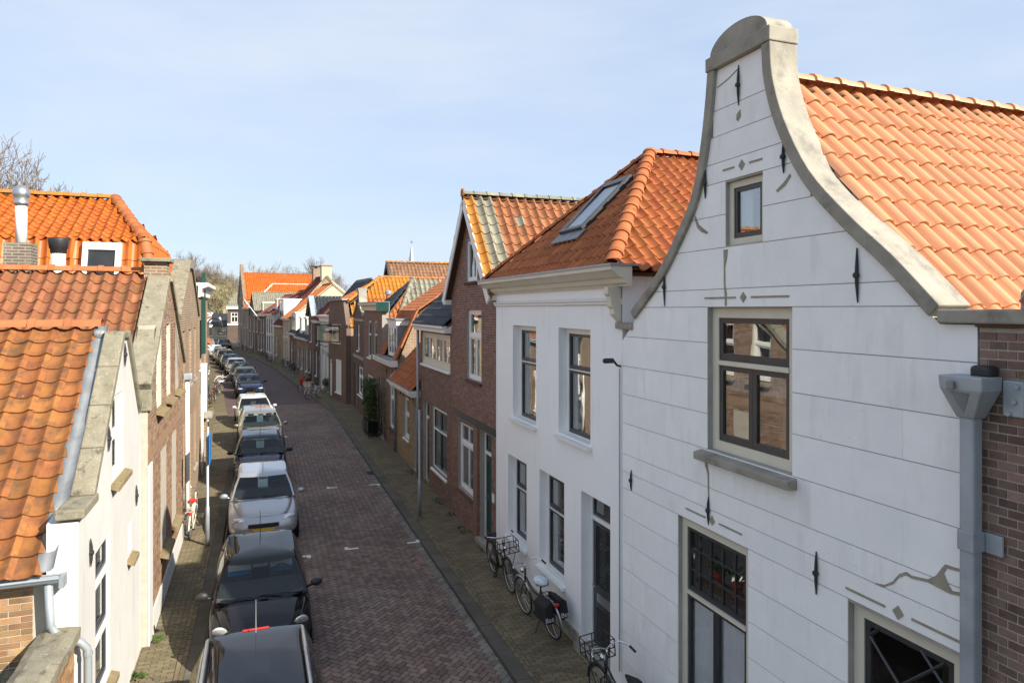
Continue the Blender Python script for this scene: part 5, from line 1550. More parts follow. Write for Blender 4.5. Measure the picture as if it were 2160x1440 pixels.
MB().obox((a + b_) / 2, d, Vector((0, 1, 0)), Vector((0, 1, 0)).cross(d), (b_ - a).length / 2, 0.22, 0.05).build('verge_flashing', 'zinc', h)
h, L = far_house('low_house', 'low brick house with two white dormers under a shed roof', 56.3, 63.0, 3.3, 6.2, 'para', 'far_tan', 'tile_black',
    wins=[(0.5, 1.5, 0.6, 2.4), (3.0, 4.0, 0.6, 2.4), (5.9, 6.8, 0.6, 2.4)], doors=[(1.8, 2.6, 0.05, 2.4), (4.5, 5.3, 0.05, 2.4)], depth=6.5)
for x in (1.2, 4.4): dormer(h, x, x + 1.5, 3.5, 5.0, 0.12, 2.0, cheek='white_paint')
h, L = far_house('low_house', 'low brick house with one large white box dormer', 63.1, 67.2, 3.5, 6.0, 'para', 'far_brown', 'tile_black',
    wins=[(0.7, 1.9, 0.6, 2.6)], doors=[(2.8, 3.7, 0.05, 2.6)], depth=6.0)
dormer(h, 0.6, 3.7, 3.7, 5.4, 0.1, 2.6, rows=((1, 3),))
h, L = far_house('cream_house', 'cream rendered house with red tiled roof and pale side gable', 67.3, 72.4, 4.85, 8.4, 'para', 'cream_render', 'tile_red',
    wins=[(0.5, 1.3, 3.0, 4.5), (2.0, 2.8, 3.0, 4.5), (3.6, 4.4, 3.0, 4.5), (0.5, 1.4, 0.7, 2.5), (3.6, 4.5, 0.7, 2.5)], doors=[(2.1, 3.0, 0.05, 2.6)], depth=8.6, side='cream_render', parts=0)
h, L = far_house('cream_house', 'taller cream gabled house with square chimney and white dormer', 72.5, 77.0, 4.0, 9.4, 'para', 'far_yellow', 'tile_maroon',
    wins=[(0.8, 1.7, 0.7, 2.7)], doors=[(2.8, 3.6, 0.05, 2.6)], depth=9.5, side='cream_render')
dormer(h, 1.0, 3.6, 4.5, 6.8, 0.4, 3.0, rows=((1, 2),))
ch = MB().box(L - 0.7, L + 0.02, 4.1, 5.2, 8.3, 10.5).build('chimney', 'cream_render', h); MB().box(L - 0.78, L + 0.1, 4.0, 5.3, 10.5, 10.62).build('chimney_cap', 'tile_ochre', ch)
ch = MB().box(0.0, 0.7, 4.2, 5.1, 8.3, 10.5).build('chimney', 'far_tan', h); MB().box(-0.3, 1.0, 4.0, 5.3, 10.7, 10.76).build('chimney_cap', 'iron', ch); MB().tube([(0.35, 4.6, 10.4), (0.35, 4.6, 10.7)], 0.1, 6).build('flue', 'iron', ch)
h, L = far_house('white_house', 'white painted three-bay house with dark red roof and orange dormer', 77.1, 81.6, 5.2, 8.0, 'para', 'plaster_warm', 'tile_maroon',
    wins=[(0.5, 1.2, 3.0, 4.7), (1.9, 2.6, 3.0, 4.7), (3.4, 4.1, 3.0, 4.7), (0.5, 1.3, 0.8, 2.7), (1.9, 2.7, 0.8, 2.7)], doors=[(3.4, 4.3, 0.05, 2.8)], frame='dark_paint', depth=8.0)
dormer(h, 2.4, 3.8, 5.7, 6.9, 0.6, 2.4, cheek='tile_bright')
h, L = far_house('brick_house', 'brown brick house with pale cornice and arched white windows', 81.7, 88.4, 5.1, 7.6, 'para', 'far_dark', 'tile_maroon',
    wins=[(0.6, 1.4, 2.9, 4.6), (3.6, 4.4, 2.9, 4.6), (5.4, 6.2, 2.9, 4.6), (1.9, 2.7, 0.7, 2.6), (3.7, 4.6, 0.7, 2.6), (5.6, 6.4, 0.7, 2.6)], doors=[(0.5, 1.4, 0.05, 2.6)], depth=7.6)
MB().tube([(3.9, -0.05, 4.4), (3.0, -1.8, 7.0)], 0.05, 6).build('flagpole', 'white_paint', h)
dormer(h, 1.0, 2.4, 5.5, 6.6, 0.5, 2.4, cheek='tile_grey')
h, L = far_house('brick_house', 'brick house with grey tiled gable and tall narrow windows', 88.5, 93.6, 5.0, 8.0, 'perp', 'far_brown', 'tile_grey',
    wins=[(0.6, 1.4, 2.9, 4.6), (3.9, 4.7, 2.9, 4.6), (0.6, 1.4, 0.7, 2.7), (2.3, 3.1, 0.7, 2.7)], doors=[(3.9, 4.8, 0.05, 2.7)], depth=6.0)
h, L = far_house('brick_house', 'brick house with hipped bright orange roof edged in white', 93.7, 100.0, 6.0, 9.4, 'hip', 'far_tan', 'tile_bright',
    wins=[(0.8, 1.6, 3.2, 5.0), (4.0, 4.9, 3.2, 5.0), (0.8, 1.8, 0.7, 2.7)], doors=[(4.0, 5.0, 0.05, 2.8)], depth=8.5, ridge_mat='white_paint')
h, L = far_house('gabled_house', 'tall red brick house with stepped gable and long orange roof', 100.2, 107.5, 7.2, 11.3, 'perp', 'far_tan', 'tile_bright',
    wins=[(1.2, 2.2, 3.6, 5.6), (4.8, 5.8, 3.6, 5.6), (1.2, 2.3, 0.8, 2.8), (3.2, 4.2, 7.4, 9.0)], doors=[(4.8, 5.9, 0.05, 2.8)], depth=11.0)
b = MB()
for i in range(6):
    x = i * L / 12; z = 7.2 + i * (11.3 - 7.2) / 6
    b.box(x, x + L / 12 + 0.02, -0.1, 0.35, z - 0.7, z + 0.9); b.box(L - x - L / 12 - 0.02, L - x, -0.1, 0.35, z - 0.7, z + 0.9)
b.box(L / 2 - 0.35, L / 2 + 0.35, -0.11, 0.36, 10.0, 12.6)
b.build('stepped_gable', 'far_tan', h)
# ---- houses closing the view
far_x = [(-55.0, 128.0), (-48.5, 128.6)]
h, L = house('corner_house', 'dark brick corner house with white cornice and white shopfront closing the street', (-51.7, 124.0), (-45.3, 125.9))
ol = rect(0, L, -0.1, 6.0)
hs = [(2.8, 4.4, 3.4, 5.2), (0.6, 1.8, 3.4, 5.2), (2.2, 4.8, 0.8, 2.8), (5.4, 6.4, 0.05, 2.6)]
MB().prism_xz(ol, 0, 0.3, [rect(*q) for q in hs]).build('front_wall', 'far_dark', h)
MB().box(0, L, -0.05, -0.004, 2.9, 3.2).build('string_course', 'white_paint', h)
for q in hs[:3]: window(h, *q, [(0.4, 2), (0.6, 2)], depth=0.06, fw=0.09, simple=True, sill='white_paint')
door(h, *hs[3], leaf='white_paint')
gutter(h, -0.2, L + 0.2, 6.3, 0.5, 0.5)
slope_tiles(h, (-0.1, -0.2, 6.3), (0, -1, 0), R(45), [(0, 0), (L + 0.2, 0), (L - 1.0, 3.6), (1.2, 3.6)], 'tile_grey', 0.3, 0.36, 'pan', seg=4)
shell(h, L, 6, 5.9, 'far_dark')
h, L = house('low_pavilion', 'low pavilion with dark hipped roof and glazed front at the end of the street', (-60.5, 131.0), (-53.5, 131.6))
MB().prism_xz(rect(0, L, -0.1, 2.6), 0, 0.25, [rect(0.5, 3.0, 0.6, 2.3), rect(3.6, 6.2, 0.6, 2.3)]).build('front_wall', 'cream_render', h)
window(h, 0.5, 3.0, 0.6, 2.3, [(1, 3)], simple=True); window(h, 3.6, 6.2, 0.6, 2.3, [(1, 3)], simple=True)
slope_tiles(h, (-0.3, -0.3, 2.6), (0, -1, 0), R(48), [(0, 0), (L + 0.6, 0), (L - 1.6, 3.2), (2.2, 3.2)], 'tile_black', 0.3, 0.36, 'flat', seg=4)
shell(h, L, 6, 2.6, 'cream_render')
h, L = house('cream_house', 'cream rendered house with white windows behind the low pavilion', (-70.0, 140.0), (-60.5, 141.0))
MB().prism_xz([(0, -0.1), (L, -0.1), (L, 6.0), (L / 2, 9.6), (0, 6.0)], 0, 0.3, [rect(1.5, 2.8, 3.4, 5.2), rect(6.2, 7.5, 3.4, 5.2), rect(3.9, 5.2, 6.4, 7.8)]).build('front_wall', 'cream_render', h)
for q in ((1.5, 2.8, 3.4, 5.2), (6.2, 7.5, 3.4, 5.2), (3.9, 5.2, 6.4, 7.8)): window(h, *q, [(0.4, 2), (0.6, 2)], simple=True)
for f_, E_ in (((1, 0, 0), (L, 0.1, 6.0)), ((-1, 0, 0), (0, 8.1, 6.0))):
    pp_ = math.atan2(3.6, L / 2); slope_tiles(h, E_, f_, pp_, [(0, 0), (8, 0), (8, 3.6 / math.sin(pp_)), (0, 3.6 / math.sin(pp_))], 'tile_brown', 0.3, 0.36, 'pan', seg=4)
shell(h, L, 8, 6, 'cream_render')
# church spire
cs = thing('church_spire', 'slender slate church spire with cross far behind the roofs', 'church', (-29.4, 200.0, 0))
MB().box(-1.6, 1.6, -1.6, 1.6, -0.2, 13.0).build('tower', 'far_tan', cs)
MB().lathe([(2.2, 13.0), (1.5, 16.5), (0.95, 19.5), (0.16, 24.2), (0.05, 24.8)], (0, 0, 0), 'z', 8).build('spire', 'zinc', cs)
m = MB().box(-0.04, 0.04, -0.04, 0.04, 24.5, 26.0); m.box(-0.5, 0.5, -0.045, 0.045, 25.35, 25.45); m.build('cross', 'iron', cs)

# ================================================================== left row
def flx(d): return fx(d, FLP)
# ---- white gabled house
HL1, LL1 = house('gabled_house', 'white plastered gabled house with rough concrete coping and old orange roof', (flx(7.55), 7.55), (flx(11.7), 11.7))
oL1 = [(0, -0.1), (LL1, -0.1), (LL1, 4.02), (4.08, 4.10), (3.0, 5.36), (2.56, 5.36), (0.66, 3.55), (0, 3.45)]
hsL1 = [(1.9, 2.75, 3.47, 4.60), (0.86, 1.75, 0.95, 2.83), (3.13, 3.45, 2.02, 2.49)]
MB().prism_xz(oL1, 0, 0.3, [rect(*q) for q in hsL1]).build('front_wall', 'plaster_warm', HL1)
window(HL1, *hsL1[0], [(0.5, 1), (0.5, 1)], depth=0.02, fw=0.05, sw=0.03, sash='white_paint')
window(HL1, *hsL1[1], [(0.22, 1), (0.39, 1), (0.39, 1)], depth=0.02, fw=0.05, sash='dark_paint', frame='white_paint', curtain=[(0.9, 1.7, 1.0, 2.75)])
window(HL1, *hsL1[2], [(1, 1)], depth=0.1, fw=0.03, sw=0.02, frame='dark_paint')
def brick_sill(p, x0, x1, z, out=0.10, mat='sill_stone', n=None):
    n = n or max(3, int((x1 - x0) / 0.075)); w = (x1 - x0) / n
    b = MB()
    for i in range(n):
        prism_yz(b, [(-out, z - 0.14), (0.10, z - 0.06), (0.10, z), (-out, z - 0.075)], x0 + i * w + 0.004, x0 + (i + 1) * w - 0.004)
    b.build('sill', mat, p)
brick_sill(HL1, 1.80, 2.90, 3.46); brick_sill(HL1, 0.78, 1.85, 0.94); brick_sill(HL1, 3.05, 3.55, 2.01)
for (x, z0, z1) in ((2.76, 4.95, 5.30), (1.57, 3.92, 4.26), (3.80, 2.6, 2.94), (0.52, 2.77, 3.1)): anchor(HL1, x, z0, z1)
# concrete coping: two sloping slabs, flat foot, top block
def slab(p, a, b, w0, w1, y0, y1, mat, name='coping', bev=0.015):
    a, b = Vector((a[0], 0, a[1])), Vector((b[0], 0, b[1])); d = (b - a).normalized(); n = Vector((-d.z, 0, d.x))
    if n.z < 0: n = -n
    c = (a + b) / 2 + n * ((w0 + w1) / 2) + Vector((0, (y0 + y1) / 2, 0))
    return MB().obox(c, d, Vector((0, 1, 0)), n, (b - a).length / 2, (y1 - y0) / 2, (w1 - w0) / 2).build(name, mat, p, bevel=bev)
nseg = 4
for i in range(nseg):
    a = Vector((0.62, 3.53)).lerp(Vector((2.60, 5.40)), i / nseg); b = Vector((0.62, 3.53)).lerp(Vector((2.60, 5.40)), (i + 1) / nseg - 0.003)
    slab(HL1, tuple(a), tuple(b), 0.0, 0.12, -0.05, 0.20, 'concrete')
slab(HL1, (2.97, 5.40), (4.12, 4.06), 0.0, 0.12, -0.05, 0.20, 'concrete')
MB().box(-0.06, 0.70, -0.07, 0.22, 3.49, 3.60).build('coping_foot', 'concrete', HL1, bevel=0.02)
MB().box(2.52, 3.06, -0.05, 0.22, 5.37, 5.47).build('gable_cap', 'concrete', HL1, bevel=0.015)
dL1 = 6.5
rzL = 5.52; eL = 2.97; pL1 = math.atan2(rzL - eL, 2.95); sL1 = (rzL - eL) / math.sin(pL1)
slope_tiles(HL1, (-0.15, dL1, eL), (-1, 0, 0), pL1, [(0, 0), (dL1 - 0.32, 0), (dL1 - 0.32, sL1), (0, sL1)], 'tile_old', 0.255, 0.262, 'flatpan', parts=300, seg=10)
slope_tiles(HL1, (LL1 + 0.0, 0.4, 4.15), (1, 0, 0), pL1, [(0, 0), (6, 0), (6, 1.8), (0, 1.8)], 'tile_old', 0.25, 0.34, 'pan', seg=4)
ridge(HL1, (2.8, 0.30, rzL + 0.05), (2.8, dL1, rzL + 0.05), 'tile_salmon', 0.125, 0.44)
# lead flashing strip beside the coping
for (y0, y1, lf) in ((0.36, 0.66, 0.055),):
    n_ = 14; b = MB()
    Vl = Vector((math.cos(pL1), 0, math.sin(pL1))); Nl = Vector((-math.sin(pL1), 0, math.cos(pL1)))
    for i in range(n_ + 1):
        q = Vector((-0.15, 0, eL)) + Vl * (sL1 * i / n_)
        ww = random.uniform(-0.02, 0.02)
        for (yy, nn2) in ((0.18, 0.10), (0.22, 0.045), (0.28, 0.035), (0.36 + ww, 0.05), (0.365 + ww, 0.02)): b.v.append(tuple(q + Nl * (nn2 + random.uniform(-.006, .006)) + Vector((0, yy, 0))))
    for i in range(n_):
        for k in range(4): b.f.append((5 * i + k, 5 * i + k + 1, 5 * i + 6 + k, 5 * i + 5 + k))
    b.build('flashing', 'lead', HL1, smooth=True)
b = MB().box(2.56, 2.90, 0.20, 0.36, 5.38, 5.50); b.build('lead_saddle', 'lead', HL1, bevel=0.05)
# side wall of old brick under the eave, rendered in places
MB().box(0.0, 0.25, 0.3, dL1, -0.1, 2.86).build('side_wall', 'mortar', HL1)
masonry(HL1, [(0.42, 1.95), (4.2, 1.95), (4.2, 2.82), (0.42, 2.82)], [], 'brick_tan2', bl=0.225, ch=0.068, joint=0.012, proud=0.008, y=0.0, plane='yz', nparts=90)
MB().box(LL1 - 0.25, LL1 - 0.004, 0.3, dL1, -0.1, 4.0).build('side_wall', 'plaster_warm', HL1)
b = MB(); prism_yz(b, [(0.30, 1.40), (3.6, 1.75), (3.6, 1.94), (0.30, 1.94)], -0.05, 0.0); b.build('render_patch', 'concrete', HL1)
# gutter along the eave and the grey downpipe at the corner
gt = MB(); 
for i in range(2): pass
prof = [(-0.075 + 0.075 * math.cos(R(a)) - 0.085, 0.0 - 0.07 * math.sin(R(a))) for a in range(0, 181, 20)]
pts0 = [( -0.15 + p[0] * 0.9 + 0.10, eL - 0.03 + p[1]) for p in prof]
g_ = MB(); n_ = len(pts0)
for y in (0.12, dL1):
    for (x, z) in pts0: g_.v.append((x, y, z))
for i in range(n_ - 1): g_.f.append((i, i + 1, n_ + i + 1, n_ + i))
go = g_.build('gutter', 'galvanised', HL1, smooth=True)
MB().tube([(pts0[-1][0], 0.12, pts0[-1][1]), (pts0[-1][0], dL1, pts0[-1][1])], 0.016, 6).build('gutter_bead', 'galvanised', go)
MB().tube([(pts0[0][0], 0.12, pts0[0][1]), (pts0[0][0], dL1, pts0[0][1])], 0.010, 6).build('gutter_edge', 'galvanised', go)
MB().box(pts0[-1][0], pts0[0][0] + 0.02, 0.08, 0.125, eL - 0.14, eL - 0.02).build('gutter_end', 'galvanised', go)
dp = MB().tube([(-0.17, 0.24, 2.86), (-0.17, 0.22, 2.42), (-0.16, 0.18, 2.32), (-0.10, -0.04, 2.16), (-0.085, -0.10, 2.08), (-0.085, -0.11, 1.95), (-0.085, -0.11, 0.05)], 0.042, 12).build('downpipe', 'galvanised', HL1, smooth=True)
for z in (2.02, 1.55, 0.7): MB().lathe([(0.05, z - 0.018), (0.05, z + 0.018)], (-0.085, -0.11, 0), 'z', 12).build('bracket', 'galvanised', dp)

# ---- garden wall with rough coping in front of it
GW, LG = house('garden_wall', 'old brick garden wall with mossy concrete coping beside the white gable', (flx(3.6), 3.6), (flx(7.50), 7.50), 'wall')
MB().prism_xz(rect(0, LG - 0.01, -0.1, 2.2), 0.03, 0.30, [rect(2.2, 3.1, -0.05, 1.9)]).build('wall_body', 'mortar', GW)
masonry(GW, rect(0, LG - 0.01, 0.9, 2.2), [rect(2.2, 3.1, -0.05, 1.9)], 'brick_tan2', bl=0.215, ch=0.066, proud=0.007, y=0.03, nparts=120)
b = MB()
n_ = 16
for i in range(n_ + 1):
    x = (LG - 0.02) * i / n_
    for (y, z) in ((-0.03, 2.20), (-0.045, 2.31), (0.06, 2.345), (0.26, 2.34), (0.36, 2.30), (0.35, 2.20)):
        b.v.append((x, y + random.uniform(-.012, .012), z + random.uniform(-.012, .012)))
for i in range(n_):
    for k in range(6): b.f.append((6 * i + k, 6 * i + 6 + k, 6 * i + 6 + (k + 1) % 6, 6 * i + (k + 1) % 6))
b.f += [(0, 1, 2, 3, 4, 5), tuple(6 * n_ + k for k in (5, 4, 3, 2, 1, 0))]
fix(b.build('coping', 'concrete', GW))
door(GW, 2.2, 3.1, 0.0, 1.9, depth=0.12, leaf='green_paint', frame='green_paint', transom=0.0)

# ---- brick house with concrete-coped gable
HL2, LL2 = house('gabled_house', 'tan brick gabled house with wide concrete coping and brick stub on its peak', (flx(11.72) + 0.09, 11.72 + 0.03), (flx(17.4) + 0.09, 17.4 + 0.03))
pk2 = 2.92
oL2 = [(0, -0.1), (LL2, -0.1), (LL2, 4.45), (pk2 + 0.3, 6.45), (pk2 - 0.3, 6.45), (0, 4.45)]
hsL2 = [(1.11, 1.80, 3.93, 5.50), (2.62, 3.30, 3.95, 5.50), (4.25, 4.95, 3.93, 5.50), (1.66, 2.60, 1.08, 3.05), (3.54, 4.45, 1.05, 3.02)]
MB().prism_xz(oL2, 0, 0.3, [rect(*q) for q in hsL2]).build('front_wall', 'mortar', HL2)
masonry(HL2, oL2, [rect(*q) for q in hsL2] + [rect(0, 0.42, -0.1, 3.1), rect(0, LL2, -0.1, 0.42)], 'brick_tan', nparts=300)
for q in hsL2: window(HL2, *q, [(0.4, 1), (0.6, 1)], depth=0.06, fw=0.07)
for q in hsL2: brick_sill(HL2, q[0] - 0.08, q[1] + 0.08, q[2] - 0.005, out=0.16)
MB().box(0.0, 0.41, -0.03, -0.004, -0.1, 3.1).build('white_pier', 'plaster_warm', HL2)
MB().box(0.42, LL2, -0.035, -0.004, -0.1, 0.42).build('plinth', 'plaster_warm', HL2)
MB().box(0, LL2, -0.014, -0.006, 3.15, 3.35).build('soldier_course', 'brick_tan', HL2)
slab(HL2, (-0.05, 4.42), (pk2 - 0.22, 6.40), 0.0, 0.14, -0.07, 0.34, 'concrete')
slab(HL2, (pk2 + 0.22, 6.40), (LL2 + 0.05, 4.42), 0.0, 0.14, -0.07, 0.42, 'concrete')
MB().box(-0.05, 0.20, -0.07, 0.42, 4.05, 4.50).build('coping_foot', 'concrete', HL2, bevel=0.02)
stb = MB().box(pk2 - 0.25, pk2 + 0.25, 0.0, 0.42, 6.45, 6.78).build('gable_stub', 'far_tan', HL2)
MB().box(pk2 - 0.36, pk2 + 0.36, -0.08, 0.50, 6.782, 6.86).build('stub_slab', 'concrete', stb, bevel=0.015)
dL2 = 9.0
rz2 = 6.55; e2 = 4.40; pL2 = math.atan2(rz2 - e2, pk2 + 0.05); sL2 = (rz2 - e2) / math.sin(pL2)
slope_tiles(HL2, (-0.05, dL2, e2), (-1, 0, 0), pL2, [(0, 0), (dL2 - 0.34, 0), (dL2 - 0.34, sL2), (0, sL2)], 'tile_rust', 0.25, 0.345, 'pan', parts=300, seg=10,
            colmat=lambda c, r, nc, nr: 'tile_grey' if (c, r) in ((nc - 3, 2), (nc - 14, 5)) else None)
slope_tiles(HL2, (LL2 + 0.05, 0.42, e2), (1, 0, 0), pL2, [(0, 0), (dL2 - 0.42, 0), (dL2 - 0.42, sL2), (0, sL2)], 'tile_rust', 0.27, 0.36, 'pan', seg=4)
ridge(HL2, (pk2, 0.42, rz2 + 0.05), (pk2, dL2, rz2 + 0.05), 'tile_salmon', 0.125, 0.44)
shell(HL2, LL2, dL2, 4.4, 'far_tan', y0=0.3)
pipe(HL2, LL2 - 0.03, 0.1, 4.0, y=-0.10, r=0.055, mat='white_paint')
MB().box(LL2 - 0.16, LL2 + 0.10, -0.22, -0.02, 4.0, 4.16).build('hopper', 'zinc', HL2, bevel=0.02)
# chimney and vent pipes on its rear slope
def at_roof(x, y): return e2 + (LL2 + 0.05 - x) * math.tan(pL2)
DY = -2.42
cz = at_roof(3.4, 5.2)
chL = MB().box(3.2, 3.66, 4.95 + DY, 5.42 + DY, cz - 0.3, cz + 0.78).build('chimney', 'far_grey', HL2)
vp = MB().tube([(3.43, 2.76, cz + 0.76), (3.43, 2.76, cz + 1.62)], 0.105, 14).build('vent_pipe', 'white_paint', chL, smooth=True)
MB().lathe([(0.13, cz + 1.56), (0.135, cz + 1.62), (0.11, cz + 1.66), (0.15, cz + 1.74), (0.16, cz + 1.84), (0.12, cz + 1.92), (0.05, cz + 1.96)], (3.43, 2.76, 0), 'z', 16).build('vent_cowl', 'steel', chL, smooth=True)
cz = at_roof(3.3, 4.0)
fl2 = MB().tube([(3.4, 2.10, cz - 0.3), (3.4, 2.10, cz + 0.52)], 0.13, 14).build('vent_pipe', 'white_paint', HL2, smooth=True)
MB().lathe([(0.12, cz + 0.50), (0.15, cz + 0.54), (0.15, cz + 0.6), (0.17, cz + 0.62), (0.19, cz + 0.80), (0.18, cz + 0.84), (0.10, cz + 0.82)], (3.4, 2.10, 0), 'z', 18).build('vent_cowl', 'black_plastic', fl2, smooth=True)

# ---- brick house with big bright-orange hipped mansard
HL3, LL3 = house('mansard_house', 'brick house with large bright orange hipped mansard roof and white skylight', (flx(17.45), 17.45), (flx(23.2), 23.2))
oL3 = [(0, -0.1), (LL3, -0.1), (LL3, 5.6), (4.6, 6.5), (3.1, 7.2), (1.6, 6.5), (0, 5.6)]
hsL3 = [(0.9, 1.7, 3.6, 5.2), (2.7, 3.5, 3.6, 5.2), (4.5, 5.3, 3.6, 5.2), (0.9, 1.8, 0.8, 2.7), (4.4, 5.3, 0.8, 2.7), (2.6, 3.5, 0.05, 2.7)]
MB().prism_xz(oL3, 0, 0.3, [rect(*q) for q in hsL3]).build('front_wall', 'far_tan', HL3)
for q in hsL3[:5]: window(HL3, *q, [(0.4, 1), (0.6, 1)], depth=0.12, fw=0.07, simple=True, sill='coping_stone')
door(HL3, *hsL3[5], leaf='green_paint')
slab(HL3, (-0.05, 5.55), (1.6, 6.48), 0.0, 0.13, -0.06, 0.4, 'concrete'); slab(HL3, (4.6, 6.48), (LL3 + 0.05, 5.55), 0.0, 0.13, -0.06, 0.4, 'concrete')
slab(HL3, (1.6, 6.48), (2.8, 7.12), 0.0, 0.13, -0.06, 0.4, 'concrete'); slab(HL3, (3.4, 7.12), (4.6, 6.48), 0.0, 0.13, -0.06, 0.4, 'concrete')
MB().box(2.75, 3.45, -0.08, 0.42, 7.0, 7.26).build('gable_cap', 'concrete', HL3)
dL3 = 11.0; zb = 7.55; zr = 8.95; ez = 5.4; xl = 0.55; mid3 = LL3 / 2
pl = math.atan2(zb - ez, xl + 0.1); sl = (zb - ez) / math.sin(pl)
slope_tiles(HL3, (-0.1, dL3, ez), (-1, 0, 0), pl, [(0, 0), (dL3 - 0.4, 0), (dL3 - 0.85, sl), (0, sl)], 'tile_bright', 0.25, 0.42, 'pan', parts=260, seg=10)
pu = math.atan2(zr - zb, mid3 - xl); su = (zr - zb) / math.sin(pu)
slope_tiles(HL3, (xl, dL3, zb), (-1, 0, 0), pu, [(0, 0), (dL3 - 0.85, 0), (dL3 - 1.95, su), (0, su)], 'tile_bright', 0.235, 0.235, 'pan', parts=300, seg=8)
slope_tiles(HL3, (LL3 - xl, 0.85, zb), (1, 0, 0), pu, [(0, 0), (dL3 - 0.85, 0), (dL3 - 0.85, su), (1.1, su)], 'tile_bright', 0.26, 0.3, 'pan', seg=4)
pfh = math.atan2(zr - zb, 1.1); sfh = (zr - zb) / math.sin(pfh)
slope_tiles(HL3, (xl, 0.85, zb), (0, -1, 0), pfh, [(0, 0), (LL3 - 2 * xl, 0), (mid3 - xl, sfh)], 'tile_bright', 0.25, 0.3, 'pan', seg=6)
pfl = math.atan2(zb - 5.6, 0.45); 
slope_tiles(HL3, (0.0, 0.40, 5.6), (0, -1, 0), pfl, [(0, 0), (LL3, 0), (LL3 - xl, (zb - 5.6) / math.sin(pfl)), (xl, (zb - 5.6) / math.sin(pfl))], 'tile_bright', 0.25, 0.4, 'pan', seg=6)
ridge(HL3, (xl, 0.85, zb + 0.05), (mid3, 1.95, zr + 0.05), 'tile_red', 0.14, 0.34, 'hip_tile')
ridge(HL3, (-0.1, 0.40, ez + 0.05), (xl, 0.85, zb + 0.05), 'tile_red', 0.14, 0.34, 'hip_tile')
ridge(HL3, (mid3, 1.95, zr + 0.05), (mid3, dL3, zr + 0.05), 'tile_ochre', 0.13, 0.42)
# white skylight in the steep lower slope
Vs = Vector((math.cos(pl), 0, math.sin(pl))); Ns = Vector((-math.sin(pl), 0, math.cos(pl))); Ys = Vector((0, 1, 0))
def on3(y, v, n): return Vector((-0.1, y, ez)) + Vs * v + Ns * n
skl = MB(); y0, y1, v0, v1 = 1.36, 2.2, 0.95, 2.12
for (a, b_, c, d) in ((y0, y0 + .12, v0, v1), (y1 - .12, y1, v0, v1), (y0 + .12, y1 - .12, v1 - .2, v1), (y0 + .12, y1 - .12, v0, v0 + .12)):
    skl.obox(on3((a + b_) / 2, (c + d) / 2, 0.09), Ys, Vs, Ns, (b_ - a) / 2, (d - c) / 2, 0.09)
skl = skl.build('skylight', 'white_paint', HL3, bevel=0.012)
MB().obox(on3((y0 + y1) / 2, (v0 + v1) / 2 - .04, 0.11), Ys, Vs, Ns, (y1 - y0) / 2 - .1, (v1 - v0) / 2 - .14, 0.006).build('pane', 'glass_dark', skl)
shell(HL3, LL3, dL3, 5.4, 'far_tan', y0=0.3)
# ---- further left houses, seen almost edge-on
h, L = far_house('brick_house', 'brick house with projecting white cornice and green board beyond the orange mansard', 23.3, 27.6, 6.7, 8.0, 'flat', 'far_tan', 'tile_rust',
    wins=[(0.6, 1.4, 3.7, 5.4), (2.8, 3.6, 3.7, 5.4), (0.6, 1.5, 0.8, 2.8)], doors=[(2.8, 3.7, 0.05, 2.8)], P=FLP, depth=9)
pipe(h, 0.2, 0.1, 3.2, y=-0.1, mat='white_paint')
MB().box(1.15, 1.22, -0.15, -0.02, 4.2, 7.1).build('green_board', 'green_paint', h)
MB().box(0.7, 0.78, -0.22, -0.03, 2.2, 3.9).build('banner', 'white_paint', h)
b = MB().box(2.2, 3.4, -0.30, -0.01, 1.75, 2.0).build('flower_box', 'coping_stone', h)
lv = MB()
for i in range(260):
    pp_ = Vector((random.uniform(2.2, 3.4), random.uniform(-0.34, -0.05), 2.0 + random.random() ** 2 * 0.4)); a = random.uniform(0, 6.28); e = random.uniform(-.5, 1); d = Vector((math.cos(a), math.sin(a), e)) * 0.05; s_ = d.cross(Vector((0, 0, 1))).normalized() * 0.025
    lv.quad(pp_ - s_, pp_ + d * .5, pp_ + s_, pp_ - d * .5)
lv.build('flower_box_plants', 'leaf_dry', h)
h, L = far_house('tiled_house', 'house with low rust tiled roof two doors beyond the orange mansard', 27.7, 33.0, 4.3, 8.4, 'para', 'far_tan', 'tile_rust',
    wins=[(0.6, 1.6, 0.8, 2.8), (3.6, 4.6, 0.8, 2.8)], doors=[(2.2, 3.1, 0.05, 2.7)], P=FLP, depth=9)
MB().box(2.0, 2.03, -0.42, -0.12, 1.0, 1.28).build('banner_mark', 'blue_paint', h) if False else None
far_house('cream_house', 'cream rendered house with plain side wall near the hooped lamp', 33.2, 40.0, 5.6, 8.6, 'para', 'cream_render', 'tile_rust',
    wins=[(1.0, 1.9, 0.8, 2.8), (4.5, 5.5, 0.8, 2.8), (1.0, 1.9, 3.4, 5.0)], doors=[(2.8, 3.7, 0.05, 2.7)], P=FLP, depth=9, side='cream_render')
far_house('brick_house', 'brick house standing behind the hooped street lamp', 40.2, 48.0, 5.2, 8.2, 'para', 'far_tan', 'tile_rust',
    wins=[(1.0, 1.9, 0.8, 2.8), (5.5, 6.5, 0.8, 2.8), (1.0, 1.9, 3.3, 4.8), (5.5, 6.5, 3.3, 4.8)], doors=[(3.2, 4.1, 0.05, 2.7)], P=FLP, depth=8)
far_house('brick_house', 'plain brick house halfway along the row behind the parked cars', 48.2, 58.0, 5.0, 8.0, 'para', 'far_brown', 'tile_rust',
    wins=[(1.0, 1.9, 0.8, 2.8), (5.5, 6.5, 0.8, 2.8), (8.0, 9.0, 0.8, 2.8)], doors=[(3.2, 4.1, 0.05, 2.7)], P=FLP, depth=8)
